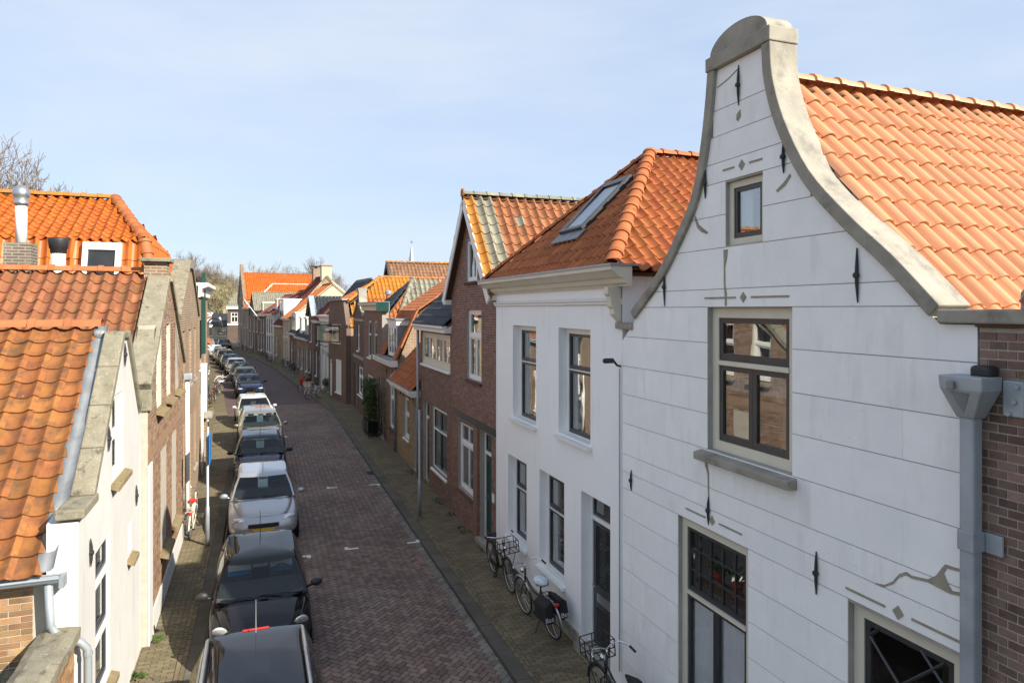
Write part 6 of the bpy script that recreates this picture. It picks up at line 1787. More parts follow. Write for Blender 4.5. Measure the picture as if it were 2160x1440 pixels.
far_house('brick_house', 'low brick house behind the far end of the parked cars', 58.3, 74.0, 4.4, 7.4, 'para', 'far_tan', 'tile_brown',
    wins=[(1.0, 1.9, 0.8, 2.8), (5.5, 6.5, 0.8, 2.8), (11.0, 12.0, 0.8, 2.8)], doors=[(3.2, 4.1, 0.05, 2.7)], P=FLP, depth=8)
far_house('cream_house', 'cream house behind the last parked cars where the street bends', 74.3, 90.0, 4.6, 7.6, 'para', 'cream_render', 'tile_brown',
    wins=[(1.0, 1.9, 0.8, 2.8), (5.5, 6.5, 0.8, 2.8), (11.0, 12.0, 0.8, 2.8)], doors=[(3.2, 4.1, 0.05, 2.7)], P=FLP, depth=8)

# ================================================================== vehicles
def ellipsoid(c, r, rot=None, seg=12, rings=8):
    mb = MB(); c = Vector(c)
    for i in range(rings + 1):
        t = math.pi * i / rings
        for j in range(seg):
            a = 2 * math.pi * j / seg
            p = Vector((r[0] * math.sin(t) * math.cos(a), r[1] * math.sin(t) * math.sin(a), r[2] * math.cos(t)))
            if rot: p = rot @ p
            mb.v.append(tuple(c + p))
    for i in range(rings):
        for j in range(seg):
            j2 = (j + 1) % seg
            mb.f.append((i * seg + j, (i + 1) * seg + j, (i + 1) * seg + j2, i * seg + j2))
    return mb

STY = {
 'hatch': dict(L=3.95, W=1.72, H=1.45, cowl=0.705, rf=0.50, rr=0.13, rb=0.02, st=[(0, .84, .84, .38), (.02, .93, .92, .28), (.08, .985, .95, .22), (.2, 1, .955, .2), (.35, 1, .95, .18), (.5, 1, .945, .18), (.62, 1, .935, .18), (.70, 1, .925, .19), (.78, .99, .89, .2), (.86, .975, .83, .2), (.93, .94, .75, .22), (.975, .86, .65, .26), (1.0, .74, .52, .34)]),
 'small': dict(L=3.72, W=1.66, H=1.45, cowl=0.735, rf=0.54, rr=0.14, rb=0.02, st=[(0, .82, .84, .38), (.02, .92, .93, .28), (.08, .985, .97, .22), (.2, 1, .985, .2), (.35, 1, .98, .18), (.5, 1, .975, .18), (.62, 1, .965, .18), (.73, 1, .955, .19), (.80, .985, .91, .2), (.87, .96, .84, .2), (.93, .91, .75, .22), (.975, .82, .63, .26), (1.0, .70, .50, .34)]),
 'estate': dict(L=4.4, W=1.78, H=1.50, cowl=0.70, rf=0.52, rr=0.06, rb=0.015, st=[(0, .86, .86, .38), (.02, .94, .94, .28), (.06, .985, .96, .22), (.2, 1, .965, .2), (.35, 1, .96, .18), (.5, 1, .955, .18), (.62, 1, .945, .18), (.70, 1, .935, .19), (.78, .99, .89, .2), (.86, .975, .83, .2), (.93, .94, .75, .22), (.975, .86, .65, .26), (1.0, .74, .52, .34)]),
 'saloon': dict(L=4.45, W=1.78, H=1.43, cowl=0.70, rf=0.53, rr=0.28, rb=0.15, st=[(0, .80, .86, .4), (.02, .9, .94, .3), (.06, .97, .97, .24), (.15, 1, .97, .2), (.35, 1, .945, .18), (.5, 1, .935, .18), (.62, 1, .925, .18), (.70, 1, .915, .19), (.78, .99, .875, .2), (.86, .975, .82, .2), (.93, .94, .74, .22), (.975, .86, .64, .26), (1.0, .74, .52, .34)]),
 'mpv': dict(L=4.15, W=1.74, H=1.58, cowl=0.76, rf=0.58, rr=0.08, rb=0.02, st=[(0, .86, .9, .38), (.02, .94, 1.0, .28), (.06, .985, 1.03, .22), (.2, 1, 1.04, .2), (.35, 1, 1.03, .18), (.5, 1, 1.02, .18), (.65, 1, 1.01, .18), (.75, 1, 1.0, .19), (.82, .985, .95, .2), (.88, .965, .88, .2), (.94, .92, .79, .22), (.98, .85, .68, .26), (1.0, .74, .55, .34)]),
}
def half_section(w, zt, zb):
    return [(0, zb), (w * .80, zb), (w * .955, zb + .07), (w, zb + .32 * (zt - zb)), (w * 1.0, zb + .62 * (zt - zb)), (w * .972, zt - .10), (w * .90, zt - .022), (w * .6, zt + .012), (0, zt + .028)]

def car(name, label, style, paint, x, d, heading, lamps='almond', detail=2, rails=False, covers=False, plate=True, group='cars parked nose to tail along the kerb'):
    """centre at (x, d); the car's nose points along heading"""
    S = STY[style]; Ln, hw, Hh = S['L'], S['W'] / 2, S['H']
    c = thing(name, label, 'car', (x, d, ZR), heading - math.pi / 2, group)
    Y = lambda t: (t - 0.5) * Ln
    # body loft
    mb = MB(); secs = []
    for (t, wf, zt, zb) in S['st']:
        if S['rb'] + 0.03 < t < S['cowl'] - 0.03: zt2 = zt
        else: zt2 = zt
        h = half_section(hw * wf, zt2, zb)
        full = [(-p[0], p[1]) for p in h[::-1]] + h[1:]
        secs.append([(px, Y(t), pz) for px, pz in full])
    n = len(secs[0])
    for s in secs: mb.v += s
    for i in range(len(secs) - 1):
        for j in range(n - 1):
            mb.f.append((i * n + j, i * n + j + 1, (i + 1) * n + j + 1, (i + 1) * n + j))
        mb.f.append((i * n + n - 1, i * n, (i + 1) * n, (i + 1) * n + n - 1))
    mb.f.append(tuple(range(n))); mb.f.append(tuple((len(secs) - 1) * n + j for j in range(n))[::-1])
    body = fix(mb.build('body', paint, c, smooth=True, subsurf=1 if detail > 0 else 0))
    def zt_at(t):
        st_ = S['st']
        for a, b in zip(st_, st_[1:]):
            if a[0] <= t <= b[0]:
                f = (t - a[0]) / (b[0] - a[0]); return a[2] + (b[2] - a[2]) * f, hw * (a[1] + (b[1] - a[1]) * f)
        return st_[-1][2], hw * st_[-1][1]
    # cabin rings
    zbelt = zt_at(0.55)[0] - 0.015
    FX = [-1, -.93, -.62, -.31, 0, .31, .62, .93, 1]; SX = [.05, .18, .33, .46, .53, .70, .86, .95]; RX = [1, .9, .45, 0, -.45, -.9, -1]
    levels = [0, 0.03, 0.45, 0.87, 1.0]
    rings = []
    for l in levels:
        yf = Y(S['cowl'] + (S['rf'] - S['cowl']) * l) ; yr = Y(S['rb'] + (S['rr'] - S['rb']) * l)
        w = hw * (0.925 + (0.70 - 0.925) * l ** 1.25)
        z = zbelt + (Hh - 0.045 - zbelt) * (l * 1.06 - 0.06 * l * l)
        zf = z; bow = 0.13 - 0.05 * l
        ring = []
        for fx_ in FX: ring.append((fx_ * w * (0.985 if abs(fx_) == 1 else 1), yf + bow * (1 - fx_ * fx_) - 0.02 * abs(fx_), z + (0.012 * (1 - fx_ * fx_) if l > .9 else 0)))
        for s_ in SX: ring.append((w * (1 + 0.03 * math.sin(math.pi * s_) * (1 - 0)), yf + (yr - yf) * s_, z + 0.0))
        for fx_ in RX: ring.append((fx_ * w * (0.985 if abs(fx_) == 1 else 1), yr - 0.07 * (1 - fx_ * fx_), z))
        for s_ in SX[::-1]: ring.append((-w * (1 + 0.03 * math.sin(math.pi * s_)), yf + (yr - yf) * s_, z))
        rings.append(ring)
    N = len(rings[0])
    nF, nS, nR = len(FX), len(SX), len(RX)
    def sector(j):
        if j < nF - 1: return ('f', j)
        j -= nF - 1
        if j < nS + 1: return ('r', j)
        j -= nS + 1
        if j < nR - 1: return ('b', j)
        return ('l', j - (nR - 1))
    parts = {'roof': MB(), 'windscreen': MB(), 'rear_window': MB(), 'side_window_r': MB(), 'side_window_l': MB(), 'pillar': MB()}
    for li in range(len(levels) - 1):
        for j in range(N):
            j2 = (j + 1) % N
            q = [rings[li][j], rings[li][j2], rings[li + 1][j2], rings[li + 1][j]]
            s, k = sector(j)
            key = 'roof'
            if li in (1, 2):
                if s == 'f': key = 'windscreen' if 1 <= k <= nF - 3 else 'roof'
                elif s == 'b': key = 'rear_window' if 1 <= k <= nR - 3 else 'roof'
                else:
                    kk = k if s == 'r' else nS - k
                    key = 'roof' if kk in (0, nS, nS - 1) else ('pillar' if kk == 4 else 'side_window_' + s)
            parts[key].quad(*q)
    top = rings[-1]; cy = (Y(S['rf']) + Y(S['rr'])) / 2
    prev = top
    for sc, up in ((.86, .022), (.55, .040), (.25, .046)):
        cur = [(p[0] * sc, cy + (p[1] - cy) * sc, p[2] + up) for p in top]
        for j in range(N):
            j2 = (j + 1) % N; parts['roof'].quad(prev[j], prev[j2], cur[j2], cur[j])
        prev = cur
    parts['roof'].poly(prev)
    def weld(o):
        import bmesh
        bm = bmesh.new(); bm.from_mesh(o.data); bmesh.ops.remove_doubles(bm, verts=bm.verts, dist=1e-4); bmesh.ops.recalc_face_normals(bm, faces=bm.faces); bm.to_mesh(o.data); bm.free(); return o
    ro = weld(parts['roof'].build('roof', paint, c, smooth=True))
    ro.data.set_sharp_from_angle(angle=R(40))
    for k, nm in (('windscreen', 'windscreen'), ('rear_window', 'rear_window'), ('side_window_r', 'side_window'), ('side_window_l', 'side_window')):
        weld(parts[k].build(nm, 'glass_car', c, smooth=True))
    weld(parts['pillar'].build('door_pillar', 'black_plastic', c))
    # bonnet panel, a few millimetres proud
    bn = MB(); gx = 8; gy = 8; t0, t1 = S['cowl'] + 0.015, 0.955
    for i in range(gy + 1):
        t = t0 + (t1 - t0) * i / gy; zt, w = zt_at(t); ww = w * (0.84 - 0.16 * (i / gy) ** 2)
        for k in range(gx + 1):
            f = -1 + 2 * k / gx; xx = ww * f; r_ = abs(xx) / w
            zz_ = zt + (.028 - .016 * min(r_ / .6, 1) if r_ < .6 else .012 - .034 * (r_ - .6) / .3)
            yb = Y(t) + (-0.05 * f * f if i == gy else 0) + (0.13 * (1 - f * f) * (1 - i / gy) * 0.5)
            bn.v.append((xx, yb, zz_ + 0.006))
    for i in range(gy):
        for k in range(gx): a = i * (gx + 1) + k; bn.f.append((a, a + 1, a + gx + 2, a + gx + 1))
    bo = fix(bn.build('bonnet', paint, c, smooth=True))
    so_ = bo.modifiers.new('solid', 'SOLIDIFY'); so_.thickness = 0.012; so_.offset = -1
    # lamps
    for sg in (-1, 1):
        zt, w = zt_at(0.955)
        if lamps == 'round':
            zt, w = zt_at(0.91)
            rot = Matrix.Rotation(R(-38), 3, 'X') @ Matrix.Rotation(R(-12) * sg, 3, 'Z')
            ellipsoid((sg * w * .80, Y(.912), zt - 0.03), (.12, .05, .14), rot, 16, 8).build('headlight', 'lamp_glass', c, smooth=True)
            ellipsoid((sg * w * .48, Y(.965), zt - 0.12), (.065, .04, .065), rot, 12, 6).build('fog_light', 'lamp_glass', c, smooth=True)
        else:
            rot = Matrix.Rotation(R(-16) * sg, 3, 'Z') @ Matrix.Rotation(R(-28), 3, 'X') @ Matrix.Rotation(R(10) * -sg, 3, 'Y')
            ellipsoid((sg * w * .74, Y(.947), zt - 0.055), (.20, .075, .085), rot, 16, 8).build('headlight', 'lamp_glass', c, smooth=True)
    zt, w = zt_at(1.0)
    MB().box(-.36, .36, Y(1) - .03, Y(1) + .012, .50, .60).build('grille', 'black_plastic', c, bevel=0.015)
    MB().box(-.55, .55, Y(1) - .06, Y(1) + .006, .26, .36).build('air_intake', 'black_plastic', c, bevel=0.02)
    if plate: MB().box(-.26, .26, Y(1) + .006, Y(1) + .022, .375, .485).build('number_plate', 'yellow_paint', c)
    # wheels
    for t in (0.175, 0.815):
        for sg in (-1, 1):
            wz = 0.30; r_ = 0.305; xx = sg * (hw - 0.10)
            _, w = zt_at(t)
            MB().lathe([(0.36, sg * (w - 0.02)), (0.36, sg * (w + 0.004))], (0, Y(t), wz + 0.02), 'x', 18).build('wheel_arch', 'black_plastic', c)
            wh = MB().lathe([(r_ - .09, sg * (w - .15)), (r_ - .02, sg * (w - .16)), (r_, sg * (w - .12)), (r_, sg * (w - .02)), (r_ - .02, sg * (w + .016)), (r_ - .085, sg * (w + .018))], (0, Y(t), wz), 'x', 18).build('wheel', 'rubber', c, smooth=True)
            MB().lathe([(0.05, sg * (w + .02)), (0.20, sg * (w + .022)), (0.215, sg * (w + .012))], (0, Y(t), wz), 'x', 18).build('rim', 'rim', wh)
    # mirrors
    for sg in (-1, 1):
        zt, w = zt_at(0.64)
        m_ = ellipsoid((sg * (hw + 0.10), Y(S['cowl'] - 0.055), zbelt + 0.07), (.105, .055, .07), None, 10, 6)
        m_.tube([(sg * (hw * .93), Y(S['cowl'] - 0.06), zbelt + 0.0), (sg * (hw + .06), Y(S['cowl'] - .055), zbelt + 0.05)], .02, 6)
        m_.build('wing_mirror', paint if detail and not covers else 'black_plastic', c, smooth=True)
    # cabin
    ycw = Y(S['cowl'])
    MB().box(-hw * .86, hw * .86, Y(S['rb']) + .25, ycw - .05, zbelt + .004, zbelt + .03).build('cabin_floor', 'fabric_black', c)
    prism_yz(MB(), [], 0, 0) if False else None
    db = MB(); prism_yz(db, [(ycw - .62, zbelt + .02), (ycw - .62, zbelt + .10), (ycw - .50, zbelt + .13), (ycw + .02, zbelt + .035), (ycw + .02, zbelt + .02)], -hw * .84, hw * .84); db.build('dashboard', 'fabric_grey', c)
    for sg in (-1, 1):
        yy = ycw - 1.15
        st_ = MB(); prism_yz(st_, [(yy, zbelt + .0), (yy - .13, zbelt + .02), (yy - .20, zbelt + .28), (yy - .11, zbelt + .29)], sg * .36 - .23, sg * .36 + .23)
        sb_ = st_.build('seat', 'fabric_grey', c, bevel=0.03)
        hr = MB().box(sg * .36 - .12, sg * .36 + .12, yy - .23, yy - .14, zbelt + .29, zbelt + .40).build('headrest', 'fabric_grey', sb_, bevel=0.03)
        if covers:
            cv = MB(); prism_yz(cv, [(yy + .012, zbelt + .10), (yy - .108, zbelt + .30), (yy - .12, zbelt + .30), (yy - .0, zbelt + .10)], sg * .36 - .20, sg * .36 + .20); cv.build('towel', 'curtain_white', sb_)
            cv = MB(); prism_yz(cv, [(yy + .075, zbelt + .035), (yy + .013, zbelt + .098), (yy - .0, zbelt + .098), (yy + .055, zbelt + .035)], sg * .36 - .20, sg * .36 + .20); cv.build('towel', 'blue_paint', sb_)
    if detail > 1:
        sw_ = MB(); cc = Vector((-.36, ycw - .68, zbelt + .10)); ax = Vector((1, 0, 0)); ay = Vector((0, -.45, .89)).normalized()
        sw_.tube([tuple(cc + (ax * math.cos(a) + ay * math.sin(a)) * .185) for a in [2 * math.pi * k / 20 for k in range(20)]], .016, 6, closed=True)
        sw_.tube([tuple(cc - ax * .17), tuple(cc + ax * .17)], .014, 5)
        sw_.build('steering_wheel', 'black_plastic', c)
        yf1 = Y(S['rf']); MB().box(-.11, .11, yf1 + .06, yf1 + .085, Hh - .20, Hh - .14).build('rear_view_mirror', 'steel', c, bevel=0.01)
        for (xa, xb) in ((-.50, .02), (.10, .62)):
            MB().tube([(xa, ycw + .10, zbelt + .055), (xa + .1, ycw + .085, zbelt + .075), (xb, ycw + .045, zbelt + .06)], .011, 5).build('wiper', 'black_plastic', c)
    yr1 = Y(S['rr'])
    if style != 'saloon':
        MB().tube([(0, Y(S['rf']) - .12 if style in ('hatch', 'mpv') else yr1 + .12, Hh - .01), (0, (Y(S['rf']) - .30) if style in ('hatch', 'mpv') else yr1 - .02, Hh + .38)], [.008, .004], 5).build('aerial', 'black_plastic' if paint != 'paint_darkgrey' else 'steel', c)
    if rails:
        for sg in (-1, 1):
            rl = MB().tube([(sg * hw * .66, yr1 + .12, Hh - .01), (sg * hw * .665, yr1 + .28, Hh + .045), (sg * hw * .67, Y(S['rf']) - .30, Hh + .05), (sg * hw * .67, Y(S['rf']) - .12, Hh - .01)], .022, 8).build('roof_rail', 'steel', c, smooth=True)
        MB().box(-.17, .17, yr1 - .075, yr1 - .03, Hh - .055, Hh - .03).build('brake_light', 'red_paint', c)
    return c

def sdir_at(d, P=FLP):
    a = Vector((fx(d - 1.5, P), d - 1.5)); b = Vector((fx(d + 1.5, P), d + 1.5)); t = (b - a).normalized(); return t
def park(front_d, style, off, **k):
    """front bumper depth, distance of the centre line from the left facades"""
    Ln = STY[style]['L']; t = sdir_at(front_d + 2)
    cd = front_d + Ln / 2 * t.y
    n = Vector((t.y, -t.x))
    x = flx(cd) + n.x * off; y = cd + n.y * off
    return dict(style=style, x=x, d=y, heading=math.atan2(-t.y, -t.x), **k)
CARS = [
 ('dark grey estate car with silver roof rails, parked by the white gable', park(4.85, 'estate', 1.84, paint='paint_darkgrey', rails=True)),
 ('black small hatchback with round headlamps and white towels on its seats', park(10.05, 'small', 1.92, paint='paint_black', lamps='round', covers=True)),
 ('silver hatchback with clear headlamps behind the black small car', park(16.1, 'hatch', 2.02, paint='paint_silver')),
 ('navy blue hatchback between the silver and the champagne cars', park(21.5, 'hatch', 1.98, paint='paint_blue')),
 ('champagne grey people carrier with dark mirrors', park(26.6, 'mpv', 2.05, paint='paint_champagne')),
 ('white hatchback parked behind the champagne people carrier', park(32.2, 'hatch', 2.2, paint='paint_white', detail=1)),
 ('dark navy saloon with yellow number plate', park(43.6, 'saloon', 2.65, paint='paint_navy', detail=1)),
 ('dark grey hatchback behind the navy saloon', park(49.2, 'hatch', 2.6, paint='paint_green', detail=1, plate=False)),
 ('black saloon third behind the white hatchback', park(54.2, 'saloon', 2.5, paint='paint_black', detail=0, plate=False)),
 ('silver saloon far along the parked row', park(59.4, 'saloon', 2.3, paint='paint_silver', detail=0, plate=False)),
 ('navy saloon next to the far silver one', park(64.6, 'saloon', 2.2, paint='paint_blue', detail=0, plate=False)),
 ('brown people carrier far down the street', park(69.8, 'mpv', 2.1, paint='paint_brown', detail=0, plate=False)),
 ('pale silver hatchback behind the brown people carrier', park(76.0, 'hatch', 2.0, paint='paint_champagne', detail=0, plate=False)),
 ('white hatchback near the end of the parked row', park(81.6, 'hatch', 2.0, paint='paint_white', detail=0, plate=False)),
 ('dark green saloon last of the parked row', park(91.0, 'saloon', 2.6, paint='paint_green', detail=0, plate=False)),
]
for lab, k in CARS: car('parked_car', lab, **k)
car('car', 'black car with yellow number plate standing at the far bend', 'saloon', 'paint_black', -42.6, 101.0, math.atan2(-0.9, 0.47), detail=1, group=None)

# ================================================================== bicycles
def wheel(p, x, r=0.335, name='wheel', rimmat='steel', tyre='rubber'):
    n = 28
    circ = lambda rr: [(x + rr * math.cos(2 * math.pi * k / n), 0, r + 0.012 + rr * math.sin(2 * math.pi * k / n)) for k in range(n)]
    w = MB().tube(circ(r), 0.017, 6, closed=True).build(name, tyre, p, smooth=True)
    MB().tube(circ(r - 0.026), 0.011, 5, closed=True).build('rim', rimmat, w, smooth=True)
    s = MB()
    for k in range(18):
        a = 2 * math.pi * k / 18; s.tube([(x, 0.02 * (-1) ** k, r + .012), (x + (r - .03) * math.cos(a), 0, r + .012 + (r - .03) * math.sin(a))], 0.0022, 3, caps=False)
    s.tube([(x, -.05, r + .012), (x, .05, r + .012)], 0.02, 8)
    s.build('spokes', rimmat, w)
    return w

def bicycle(label, loc, rz, lean=0.0, paint='black_plastic', basket=None, panniers=False, rack=True, bag=False, saddle='fabric_black', group=None, far=False, turn=0.0):
    b = thing('bicycle', label, 'bicycle', loc, rz, group)
    b.rotation_euler = (lean, 0, rz)
    b.rotation_mode = 'XYZ'
    wheel(b, 0.0); wheel(b, 1.10)
    BB = (0.46, 0, 0.29); ST = (0.30, 0, 0.78); HD = (0.90, 0, 0.86); HB = (0.945, 0, 0.66)
    f = MB()
    f.tube([BB, (0.27, 0, 0.88)], 0.017, 8); f.tube([(0.965 - .02, 0, 0.62), (0.87, 0, 0.96)], 0.02, 8)
    f.tube([BB, (0.70, 0, 0.42), HB], 0.019, 8); f.tube([(0.33, 0, 0.62), (0.62, 0, 0.62), (0.905, 0, 0.82)], 0.015, 8)
    for s in (-1, 1):
        f.tube([BB, (0, .05 * s, 0.347)], 0.010, 6); f.tube([ST, (0, .05 * s, 0.347)], 0.008, 6)
        f.tube([(0.955, .0, 0.64), (0.975, .05 * s, 0.60), (1.10, .05 * s, 0.347)], 0.011, 6)
    f.build('frame', paint, b, smooth=True)
    for (x, a0, a1) in ((0.0, 20, 190), (1.10, 5, 150)):
        MB().tube([(x + .37 * math.cos(R(a)), 0, .347 + .37 * math.sin(R(a))) for a in range(a0, a1, 12)], 0.020, 6).build('mudguard', paint if not bag else 'steel', b, smooth=True)
    MB().box(-.03, .50, -.075, -.055, .26, .40).build('chain_case', paint, b, bevel=0.03)
    cr = MB(); cr.tube([(BB[0], -.09, BB[2]), (BB[0], .09, BB[2])], .015, 6); cr.tube([(BB[0], -.10, BB[2]), (BB[0] + .12, -.10, BB[2] - .11)], .01, 6); cr.tube([(BB[0], .10, BB[2]), (BB[0] - .12, .10, BB[2] + .11)], .01, 6)
    cr.box(BB[0] + .07, BB[0] + .17, -.19, -.11, BB[2] - .125, BB[2] - .10); cr.box(BB[0] - .17, BB[0] - .07, .11, .19, BB[2] + .10, BB[2] + .125)
    cr.build('crank', 'black_plastic', b)
    sd = MB(); sd.v = [(0.12, -.10, .94), (0.12, .10, .94), (0.22, .09, .95), (0.40, .02, .94), (0.40, -.02, .94), (0.22, -.09, .95), (0.13, -.085, .88), (0.13, .085, .88), (0.22, .06, .90), (0.38, .015, .91), (0.38, -.015, .91), (0.22, -.06, .90)]
    sd.f = [(0, 5, 4, 3, 2, 1), (6, 7, 8, 9, 10, 11), (0, 1, 7, 6), (1, 2, 8, 7), (2, 3, 9, 8), (3, 4, 10, 9), (4, 5, 11, 10), (5, 0, 6, 11)]
    so = fix(sd.build('saddle', saddle, b, bevel=0.015))
    hbx, hz = 0.86, 1.06
    hb = MB().tube([(0.87, 0, .95), (hbx, 0, hz)], .013, 6)
    hb.tube([(hbx - .24, -.30, hz + .0), (hbx - .10, -.29, hz + .035), (hbx + .02, -.22, hz + .05), (hbx + .04, -.08, hz + .02), (hbx, 0, hz), (hbx + .04, .08, hz + .02), (hbx + .02, .22, hz + .05), (hbx - .10, .29, hz + .035), (hbx - .24, .30, hz)], .011, 6)
    ho = hb.build('handlebar', 'chrome', b, smooth=True)
    for s in (-1, 1): MB().tube([(hbx - .26, .302 * s, hz), (hbx - .14, .294 * s, hz + .025)], .017, 8).build('grip', 'rubber', ho)
    ellipsoid((1.0, 0, .88), (.05, .045, .05), None, 10, 6).build('headlamp', 'chrome', b, smooth=True)
    if rack:
        r_ = MB()
        for y in (-.07, 0, .07): r_.tube([(-.22, y, .74), (.22, y, .75)], .007, 5)
        for x in (-.22, -.08, .08, .22): r_.tube([(x, -.07, .742), (x, .07, .742)], .007, 5)
        for s in (-1, 1): r_.tube([(-.08, .07 * s, .74), (0, .055 * s, .36)], .007, 5)
        r_.build('carrier', paint if paint != 'black_plastic' else 'black_plastic', b)
        ellipsoid((-.26, 0, .70), (.03, .055, .04), None, 10, 6).build('rear_light', 'red_paint', b, smooth=True)
    if basket:
        k = MB(); x0, x1, y0, y1, z0, z1 = 0.98, 1.28, -.20, .20, .86, 1.10
        for z in (z0, (z0 + z1) / 2, z1): k.tube([(x0, y0, z), (x1, y0, z), (x1, y1, z), (x0, y1, z)], .009, 5, closed=True)
        for (x, y) in [(x0, y0), (x0, y1), (x1, y0), (x1, y1), (x0, 0), (x1, 0), ((x0 + x1) / 2, y0), ((x0 + x1) / 2, y1)]: k.tube([(x, y, z0), (x, y, z1)], .009, 5)
        for y in (-.1, 0, .1): k.tube([(x0, y, z0), (x1, y, z0)], .008, 5)
        for s in (-1, 1): k.tube([(1.2, .15 * s, z0), (1.10, .06 * s, .40)], .008, 5)
        k.build('front_carrier', basket, b)
    if panniers:
        for s in (-1, 1):
            m = MB(); prism_yz(m, [(.06 * s, .76), (.09 * s, .78), (.22 * s, .70), (.24 * s, .42), (.10 * s, .38), (.07 * s, .42)], -.24, .16)
            pb = fix(m.build('pannier', 'fabric_black', b, bevel=0.03))
            cu = bpy.data.curves.new('bag_lettering', 'FONT'); cu.body = 'Bas'; cu.size = 0.12; cu.align_x = 'CENTER'
            tmp = bpy.data.objects.new('bag_lettering', cu); COL.objects.link(tmp)
            dg = bpy.context.evaluated_depsgraph_get(); me = bpy.data.meshes.new_from_object(tmp.evaluated_get(dg)); bpy.data.objects.remove(tmp)
            me.materials.clear(); me.materials.append(M['curtain_white'])
            lo = link('bag_lettering', me, pb, Matrix.Translation((-.246, .155 * s, .44)) @ Matrix.Rotation(R(90), 4, 'X') @ Matrix.Rotation(R(-90), 4, 'Y'))
    if bag:
        m = ellipsoid((0.25, 0, .955), (.18, .12, .075), None, 14, 10)
        m.v = [(x + random.uniform(-.018, .018), y + random.uniform(-.018, .018), z + random.uniform(-.015, .015)) for x, y, z in m.v]
        m.build('saddle_bag', 'plastic_bag', b, smooth=True)
    MB().tube([(.35, 0, .33), (.30, .20, .03)], .009, 6).build('kickstand', 'black_plastic', b)
    return b
def heading(p, q): return math.atan2(q[1] - p[1], q[0] - p[0])
bicycle('black city bicycle with front carrier leaning by the white house window', (-0.40, 15.05, 0), heading((-0.40, 15.05), (0.02, 13.9)), 0.10, basket='black_plastic')
bicycle('silver and black bicycle with plastic-bagged saddle and black panniers', (0.73, 12.05, 0), heading((0.73, 12.05), (0.22, 13.1)), -0.12, panniers=True, bag=True)
bicycle('black bicycle with wide front carrier beside the white house door', (1.74, 8.78, 0), heading((1.74, 8.78), (1.28, 9.85)), -0.08, basket='black_plastic')
bicycle('pale pink bicycle with white carrier and red saddle by the brick wall', (-8.15, 17.25, 0), heading((-8.15, 17.25), (-8.52, 18.3)), 0.06, paint='cream_paint', saddle='red_paint')
proto = None
def gx_(u, v): 
    d = 8352.0 / (v - 652); return ((u - 1080) * d / 1440, d)
sets = [
 ('dark bicycle parked by the hooped lamp post', 'bicycles by the lamp post', [(447, 852, 105), (440, 846, 110), (452, 838, 100)]),
 ('dark bicycle leaning against the house fronts down the street', 'bicycles along the far house fronts', [(652, 801, 290), (619, 786, 300), (613, 782, 120), (607, 777, 295), (600, 775, 120), (571, 766, 300), (566, 762, 120), (562, 760, 290), (556, 757, 115), (520, 744, 300), (513, 741, 120)]),
]
for lab, grp, lst in sets:
    for i, (u, v, a) in enumerate(lst):
        x, d = gx_(u, v)
        if proto is None:
            proto = bicycle(lab, (x, d, 0), R(a), 0.07, group=grp); cur = proto
        else:
            cur = copy_tree(proto); cur.location = (x, d, 0); cur.rotation_euler = (random.uniform(-.1, .1), 0, R(a))
            tag(cur, lab, 'bicycle', grp)
x, d = gx_(458, 812)
bicycle('white bicycle tipped over beside the far parked cars', (x, d, 0), R(60), 0.35, paint='white_paint')
x, d = gx_(672, 838)
bicycle('white bicycle standing in front of the white double doors', (x, d, 0), R(250), 0.05, paint='white_paint', basket='white_paint')
# red moped beside it
x, d = gx_(655, 822)
mp = thing('moped', 'dark red moped parked on the pavement', 'moped', (x, d, 0), R(250))
wheel(mp, 0, 0.25); wheel(mp, 1.2, 0.25)
MB().tube([(0.0, 0, .27), (0.35, 0, .40), (0.75, 0, .30), (1.0, 0, .55), (1.05, 0, .95)], .06, 8).build('frame', 'red_paint', mp, smooth=True)
ellipsoid((0.25, 0, .62), (.36, .13, .14), None, 12, 8).build('body_shell', 'red_paint', mp, smooth=True)
ellipsoid((0.25, 0, .78), (.33, .13, .07), None, 12, 8).build('saddle', 'fabric_black', mp, smooth=True)
ellipsoid((1.05, 0, .80), (.10, .17, .24), None, 12, 8).build('front_shield', 'red_paint', mp, smooth=True)
MB().tube([(0.95, -.33, 1.02), (1.03, 0, 1.0), (0.95, .33, 1.02)], .018, 6).build('handlebar', 'black_plastic', mp)

# ================================================================== street furniture
lp = thing('street_lamp', 'black street lamp with hooped arm on the sunny pavement', 'street lamp', (-13.93, 31.2, 0))
MB().tube([(0, 0, 0), (0, 0, 0.9), (0, 0, 1.0), (0, 0, 5.0)], [.075, .07, .05, .042], 12).build('post', 'iron', lp, smooth=True)
arc = [(0.0, 0, 5.0)] + [(0.34 - 0.34 * math.cos(R(a)), 0, 5.05 + 0.34 * math.sin(R(a))) for a in range(0, 181, 15)] + [(0.68, 0, 4.95)]
MB().tube(arc, .034, 8).build('arm', 'iron', lp, smooth=True)
MB().lathe([(.05, 4.97), (.10, 4.92), (.20, 4.80), (.21, 4.76), (.18, 4.75)], (0.68, 0, 0), 'z', 14).build('lamp_shade', 'iron', lp, smooth=True)
ellipsoid((.68, 0, 4.74), (.14, .14, .07), None, 12, 6).build('lamp_bowl', 'lamp_glass', lp, smooth=True)
MB().lathe([(.06, 0.0), (.085, 0.02), (.085, .25), (.07, .27)], (0, 0, 0), 'z', 12).build('base', 'galvanised', lp)
MB().tube([(0.0, 0, 4.2), (-.12, 0, 4.3), (-.14, 0, 4.45), (0, 0, 4.5)], .02, 6).build('scroll', 'iron', lp)
sp = thing('sign_post', 'grey steel post with edge-on blue sign beside the parked cars', 'sign', (-7.48, 16.77, 0), R(20))
MB().tube([(0, 0, 0), (0, 0, 0.95), (0, 0, 0.97), (0, 0, 2.78)], [.048, .048, .034, .034], 12).build('post', 'galvanised', sp, smooth=True)
